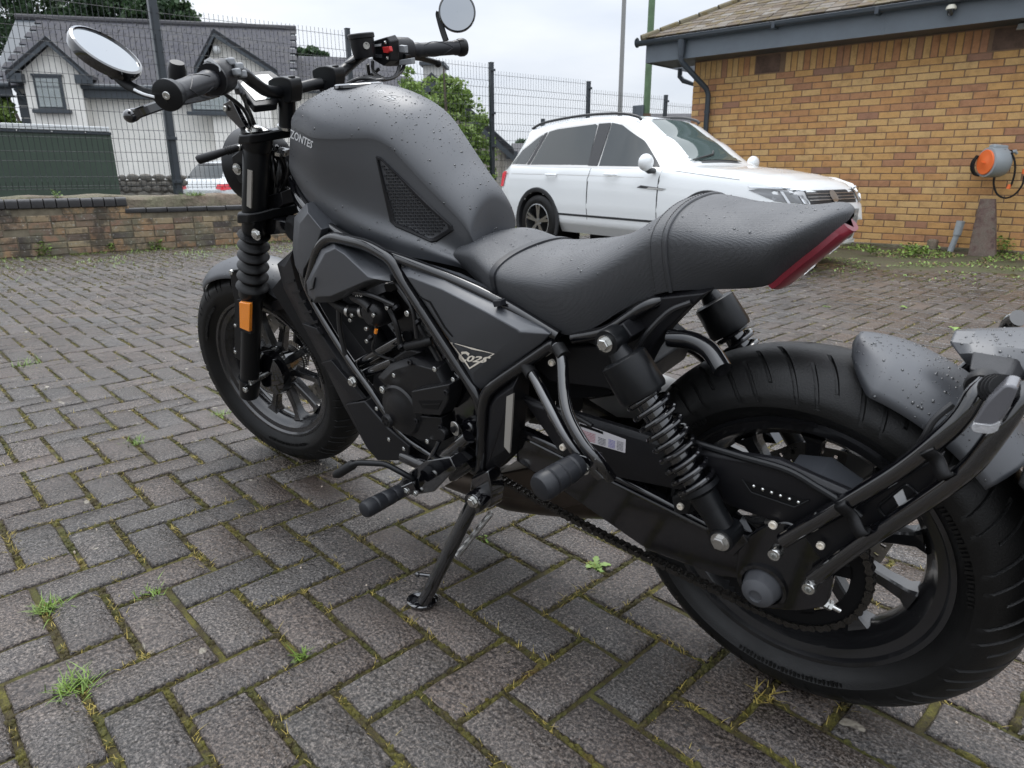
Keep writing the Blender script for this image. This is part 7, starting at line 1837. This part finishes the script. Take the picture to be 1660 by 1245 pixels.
def side_panel(name, poly, mat, off=.006, s=-1, par=None, nx=28):
    """poly: list of (x, z) on the body side; laid on the surface"""
    xs_ = [p[0] for p in poly]; x0, x1 = min(xs_), max(xs_); rows = []
    def yat(x, z):
        c = sec(x)
        for a, b in zip(c, c[1:]):
            if a.z <= z <= b.z and b.z > a.z: t = (z-a.z)/(b.z-a.z); return a.y+(b.y-a.y)*t
        return c[6].y
    for i in range(nx+1):
        x = x0+(x1-x0)*i/nx; x = min(max(x, x0+1e-4), x1-1e-4); zs = []
        for k in range(len(poly)):
            a, b = poly[k], poly[(k+1) % len(poly)]
            if (a[0] > x) != (b[0] > x): zs.append(a[1]+(b[1]-a[1])*(x-a[0])/(b[0]-a[0]))
        if len(zs) < 2: continue
        zl, zh = min(zs), max(zs); rows.append([Vector((x, s*(yat(x, zl+(zh-zl)*t/6)+off), zl+(zh-zl)*t/6)) for t in range(7)])
    return spart(name, MB().grid(rows), mat, par)
for s in (-1, 1):
    side_panel('window_surround', [(-.70, 1.085), (-.56, 1.27), (-.25, 1.46), (.1, 1.54), (.9, 1.57), (1.25, 1.52), (1.65, 1.33), (2.03, 1.05), (1.98, 1.005), (0, 1.05)], 'alu', .003, s)
    side_panel('quarter_window', [(-.62, 1.10), (-.50, 1.27), (-.26, 1.42), (-.16, 1.46), (-.30, 1.085)], 'carglass', .007, s); 
    side_panel('window_pillar', [(-.28, 1.085), (-.14, 1.47), (-.08, 1.49), (-.22, 1.08)], 'cartrim', .009, s)
    side_panel('rear_side_window', [(-.20, 1.08), (-.06, 1.49), (.1, 1.515), (.80, 1.545), (.88, 1.06)], 'carglass', .007, s)
    side_panel('window_pillar', [(.88, 1.055), (.82, 1.545), (1.02, 1.545), (1.04, 1.05)], 'cartrim', .010, s)
    side_panel('front_side_window', [(1.05, 1.05), (1.03, 1.545), (1.20, 1.51), (1.60, 1.32), (1.96, 1.035)], 'carglass', .007, s)
    side_panel('sill_strip', [(.42, .46), (2.25, .43), (2.25, .455), (.42, .485)], 'cartrim', .004, s)
    side_panel('crease_line', [(-.75, .965), (.3, .950), (1.8, .915), (1.8, .922), (.3, .958), (-.75, .973)], 'alu', .001, s)
    side_panel('fender_vent', [(1.72, .81), (1.78, .835), (2.14, .80), (2.08, .785)], 'cartrim', .008, s); side_panel('fender_vent', [(1.86, .80), (1.90, .815), (2.13, .798), (2.08, .79)], 'alu', .010, s)
    for x in (.93, 2.02): side_panel('door_seam', [(x, .32), (x-.015, .9), (x+.02, 1.03), (x+.027, 1.03), (x-.008, .9), (x+.007, .32)], 'cartrim', .0015, s, nx=8)
    for x in (.18, 1.22): spart('door_handle', MB().tube([Vector((x, s*.915, .955)), Vector((x+.03, s*.95, .955)), Vector((x+.16, s*.95, .95)), Vector((x+.19, s*.913, .95))], .017, 8, sq=(1, .7)), 'carwhite')
    for ax_ in (0, 2.68):
        rg_ = MB(); rows = []
        for i in range(41):
            an = math.radians(-22+224*i/40); row = []
            for rr, dy in ((.375, -.06), (.378, .008), (.40, .018), (.43, .014), (.436, -.004)): 
                x, z = ax_+math.cos(an)*rr, .36+math.sin(an)*rr; row.append(Vector((x, s*(interp(half, x)*.995+dy), z)))
            rows.append(row)
        rg_.grid(rows); spart('arch_trim', rg_, 'cartrim'); wh = MB()
        R0, yc = .352, .80
        wh.lathe([(.235, .105), (.26, .115), (.32, .105), (.345, .085), (R0, .04), (R0, -.05), (.33, -.1), (.2, -.1)], (ax_, s*yc, .352), (0, s, 0), 44); wo = spart('wheel', wh, 'tyre')
        spart('rim', MB().lathe([(.235, .110), (.222, .112), (.215, .07), (.20, -.05)], (ax_, s*yc, .352), (0, s, 0), 40), 'alloy', wo); spart('wheel_back', MB().lathe([(.0001, .0), (.215, .0)], (ax_, s*yc, .352), (0, s, 0), 30), 'deep', wo)
        for k in range(5):
            for dd in (-.13, .13):
                an = 2*PI*k/5+.25; d = Vector((math.cos(an+dd), 0, math.sin(an+dd))); c0_ = Vector((ax_, s*(yc+.085), .352)); d0 = Vector((math.cos(an), 0, math.sin(an))); wo2 = MB().obox(c0_+d0*.035, c0_+d*.225+Vector((0, s*.012, 0)), .034, .022, up=Vector((0, 1, 0))); spart('spoke', wo2, 'alloy', wo)
        spart('wheel_cap', MB().lathe([(.0001, .10), (.05, .096), (.055, .08)], (ax_, s*yc, .352), (0, s, 0), 20), 'alloy', wo)
        spart('arch_liner', MB().lathe([(.39, -.30), (.39, .10)], (ax_, s*.80, .36), (0, s, 0), 30).add([Vector((ax_-.4, s*.5, 0)), Vector((ax_+.4, s*.5, 0)), Vector((ax_+.4, s*.5, .75)), Vector((ax_-.4, s*.5, .75))], [(0, 1, 2, 3)]), 'deep')
    # mirror
    mr = spart('door_mirror', MB().sphere((1.93, s*1.02, 1.075), .105, 18, 12, (.62, 1.0, .88)), 'carwhite'); spart('mirror_stalk', MB().tube([Vector((1.93, s*.88, .99)), Vector((1.94, s*.97, .99)), Vector((1.93, s*1.02, 1.03))], [.03, .035, .045], 10), 'cartrim', mr)
    side_panel('mirror_base', [(1.80, 1.04), (1.83, 1.13), (1.97, 1.035)], 'cartrim', .011, s)
    # rails
    rl = [Vector((-.50, s*.56, 1.555)), Vector((-.30, s*.565, 1.61)), Vector((.1, s*.57, 1.645)), Vector((.6, s*.57, 1.662)), Vector((1.1, s*.56, 1.645)), Vector((1.35, s*.55, 1.60)), Vector((1.42, s*.545, 1.56))]
    spart('roof_rail', MB().tube(smooth_path(rl, 30), .017, 10), 'cartrim')
    # lamps
    side_panel('tail_lamp', [(-.92, .80), (-.905, 1.0), (-.72, 1.0), (-.78, .80)], 'redin', .012, s)
def front_panel(name, pts, mat, off=.008, par=None):
    """pts (y, z) on the nose: x found on the body by level"""
    mb = MB(); n = len(pts); c = (sum(p[0] for p in pts)/n, sum(p[1] for p in pts)/n); v = []; bv_ = NB
    def hit(y, z):
        h = bv_.ray_cast(Vector((5, y, z)), Vector((-1, 0, 0))); return Vector((h[0].x+off, y, z)) if h[0] is not None else Vector((3.55+off, y, z))
    v.append(hit(*c)); K = 5
    ringp = []
    for i in range(n):
        for k in range(K): t = k/K; ringp.append((pts[i][0]*(1-t)+pts[(i+1) % n][0]*t, pts[i][1]*(1-t)+pts[(i+1) % n][1]*t))
    m_ = len(ringp); f = []
    for lv, s_ in enumerate((.33, .66, 1)):
        for p in ringp: v.append(hit(c[0]+(p[0]-c[0])*s_, c[1]+(p[1]-c[1])*s_))
    for i in range(m_): f.append((0, 1+i, 1+(i+1) % m_))
    for lv in range(2):
        for i in range(m_): f.append((1+lv*m_+i, 1+lv*m_+(i+1) % m_, 1+(lv+1)*m_+(i+1) % m_, 1+(lv+1)*m_+i))
    return spart(name, MB().add(v, f), mat, par)
NB = body.bvh()
M['lampgl'] = simple('headlamp_lens', (.16, .165, .17), .05, coat=1.0, spec=.8); M['lampin'] = simple('daylight_strip', (.7, .72, .74), .2)
front_panel('grille', [(-.46, .665), (.46, .665), (.50, .795), (-.50, .795)], 'cartrim', .004)
for z in (.70, .73, .76): front_panel('grille_bar', [(-.47, z), (.47, z), (.47, z+.007), (-.47, z+.007)], 'alu', .012)
front_panel('badge', [(.07*math.cos(a_*PI/6), .735+.062*math.sin(a_*PI/6)) for a_ in range(12)], 'alu', .018)
for s in (-1, 1):
    hl = front_panel('headlight', [(s*.50, .665), (s*.78, .70), (s*.865, .80), (s*.80, .83), (s*.50, .80)], 'lampgl', .013)
    front_panel('daylight_strip', [(s*.50, .795), (s*.86, .822), (s*.86, .838), (s*.50, .812)], 'lampin', .021, hl)
    for y in (.56, .68): front_panel('daylight_strip', [(s*y, .675), (s*(y+.022), .677), (s*(y+.075), .79), (s*(y+.055), .79)], 'lampin', .021, hl)
front_panel('lower_grille', [(-.62, .30), (.62, .30), (.70, .44), (-.70, .44)], 'cartrim', .006); front_panel('bumper_strip', [(-.72, .36), (.72, .36), (.72, .375), (-.72, .375)], 'alu', .012); front_panel('bumper_strip', [(-.74, .24), (.74, .24), (.76, .29), (-.76, .29)], 'carwhite', .03)
front_panel('number_plate', [(-.26, .48), (.26, .48), (.26, .59), (-.26, .59)], 'white_p', .02)
# windscreen and rear window
def top_panel(name, x0, x1, ins, mat, lift, n=14):
    rows = []
    for i in range(n+1):
        x = x0+(x1-x0)*i/n; c = sec(x); rw_ = c[10].y*ins; zt = c[-1].z; row = []
        for k in range(13):
            y = -rw_+2*rw_*k/12; zz = c[10].z+(c[-1].z-c[10].z)*(1-(abs(y)/c[10].y)**2.6); row.append(Vector((x, y, zz+lift)))
        rows.append(row)
    return spart(name, MB().grid(rows), mat)
top_panel('windscreen_surround', 1.36, 2.19, .985, 'cartrim', .004); top_panel('windscreen', 1.40, 2.14, .94, 'wsglass', .010); top_panel('rear_window', -.80, -.60, .86, 'carglass', .008)
spart('wiper', MB().tube([Vector((2.16, -.5, 1.105)), Vector((2.05, .0, 1.17)), Vector((1.98, .1, 1.21))], .010, 6), 'cartrim')
side_panel('bonnet_seam', [(2.2, .985), (3.0, .895), (3.0, .900), (2.2, .990)], 'cartrim', .002, -1); spart('aerial_fin', MB().prism([Vector((-.38, 0, 1.63)), Vector((-.16, 0, 1.645)), Vector((-.36, 0, 1.70))], (0, .02, 0)), 'carwhite')
# ---- small white hatchback beyond the wall
CT = DP(324, 300, 15.6)+Vector((math.cos(math.radians(106)), math.sin(math.radians(106)), 0))*.8; CT.z = -.24
hb_ = empty('white_hatchback', Matrix.Translation(CT) @ Matrix.Rotation(math.radians(106), 4, 'Z'), 'small white hatchback with red tail lamps parked beyond the boundary wall', 'car')
prof = [(-.80, .55), (-.78, .90), (-.72, 1.0), (-.45, 1.33), (-.3, 1.39), (.2, 1.44), (.8, 1.43), (1.2, 1.33), (1.9, 1.0), (2.6, .92), (3.1, .80), (3.25, .6)]
belt = [(-.80, .52), (-.78, .86), (-.6, .98), (.5, .97), (1.9, .92), (2.6, .85), (3.1, .74), (3.25, .55)]
half = [(-.80, .72), (-.72, .82), (-.4, .875), (2.5, .875), (3.0, .78), (3.25, .55)]; roofw = [(-.80, .70), (-.4, .56), (.2, .57), (1.2, .56), (1.9, .72), (3.2, .5)]
sec = build_car(hb_, prof, half, belt, 0, 0, roofw, (-.80, 3.25), 1); suv_keep = suv; suv = hb_
xs = [-.80+4.05*i/100 for i in range(101)]; cols = [sec(x) for x in xs]; A2 = [(0, .31, .34), (2.52, .31, .34)]
body = car_shell2(cols, A2, 1).join(car_shell2(cols, A2, -1))
for c in (cols[0], cols[-1]): D = dense(c); body.grid([[p for p in D], [Vector((p.x, -p.y, p.z)) for p in D]])
spart('body', body, 'carwhite', smooth=45)
for s in (-1, 1):
    side_panel('rear_side_window', [(-.35, 1.0), (-.05, 1.27), (.55, 1.33), (.6, .99)], 'carglass', .006, s); side_panel('front_side_window', [(.68, .985), (.66, 1.32), (1.0, 1.28), (1.6, .96)], 'carglass', .006, s)
    side_panel('tail_lamp', [(-.79, .76), (-.78, .88), (-.52, .90), (-.58, .79)], 'redin', .012, s)
    for ax_ in (0, 2.52):
        wo = spart('wheel', MB().lathe([(.20, .085), (.28, .085), (.30, .05), (.30, -.07), (.2, -.08)], (ax_, s*.76, .30), (0, s, 0), 32), 'tyre'); spart('rim', MB().lathe([(.0001, .06), (.12, .05), (.2, .08)], (ax_, s*.76, .30), (0, s, 0), 24), 'alloy', wo)
def back_quad(name, pts, mat, off):
    bv_ = body.bvh(); v = []; n = 8
    for i in range(n+1):
        for j in range(n+1):
            s_, t_ = i/n, j/n; y = (pts[0][0]*(1-s_)+pts[1][0]*s_)*(1-t_)+(pts[3][0]*(1-s_)+pts[2][0]*s_)*t_; z = (pts[0][1]*(1-s_)+pts[1][1]*s_)*(1-t_)+(pts[3][1]*(1-s_)+pts[2][1]*s_)*t_
            h = bv_.ray_cast(Vector((-4, y, z)), Vector((1, 0, 0))); v.append(Vector(((h[0].x if h[0] is not None else -.75)-off, y, z)))
    return spart(name, MB().add(v, [(i*(n+1)+j, i*(n+1)+j+1, (i+1)*(n+1)+j+1, (i+1)*(n+1)+j) for i in range(n) for j in range(n)]), mat)
back_quad('rear_window', [(-.62, 1.01), (.62, 1.01), (.50, 1.30), (-.50, 1.30)], 'carglass', .01); 
for s in (-1, 1): back_quad('tail_lamp', [(s*.80, .76), (s*.52, .79), (s*.56, .88), (s*.80, .90)], 'redin', .015)
back_quad('spoiler', [(-.5, 1.31), (.5, 1.31), (.5, 1.35), (-.5, 1.35)], 'cartrim', .03); back_quad('number_plate', [(-.26, .55), (.26, .55), (.26, .66), (-.26, .66)], 'white_p', .02)
suv = suv_keep
print('objects', len(bpy.data.objects))
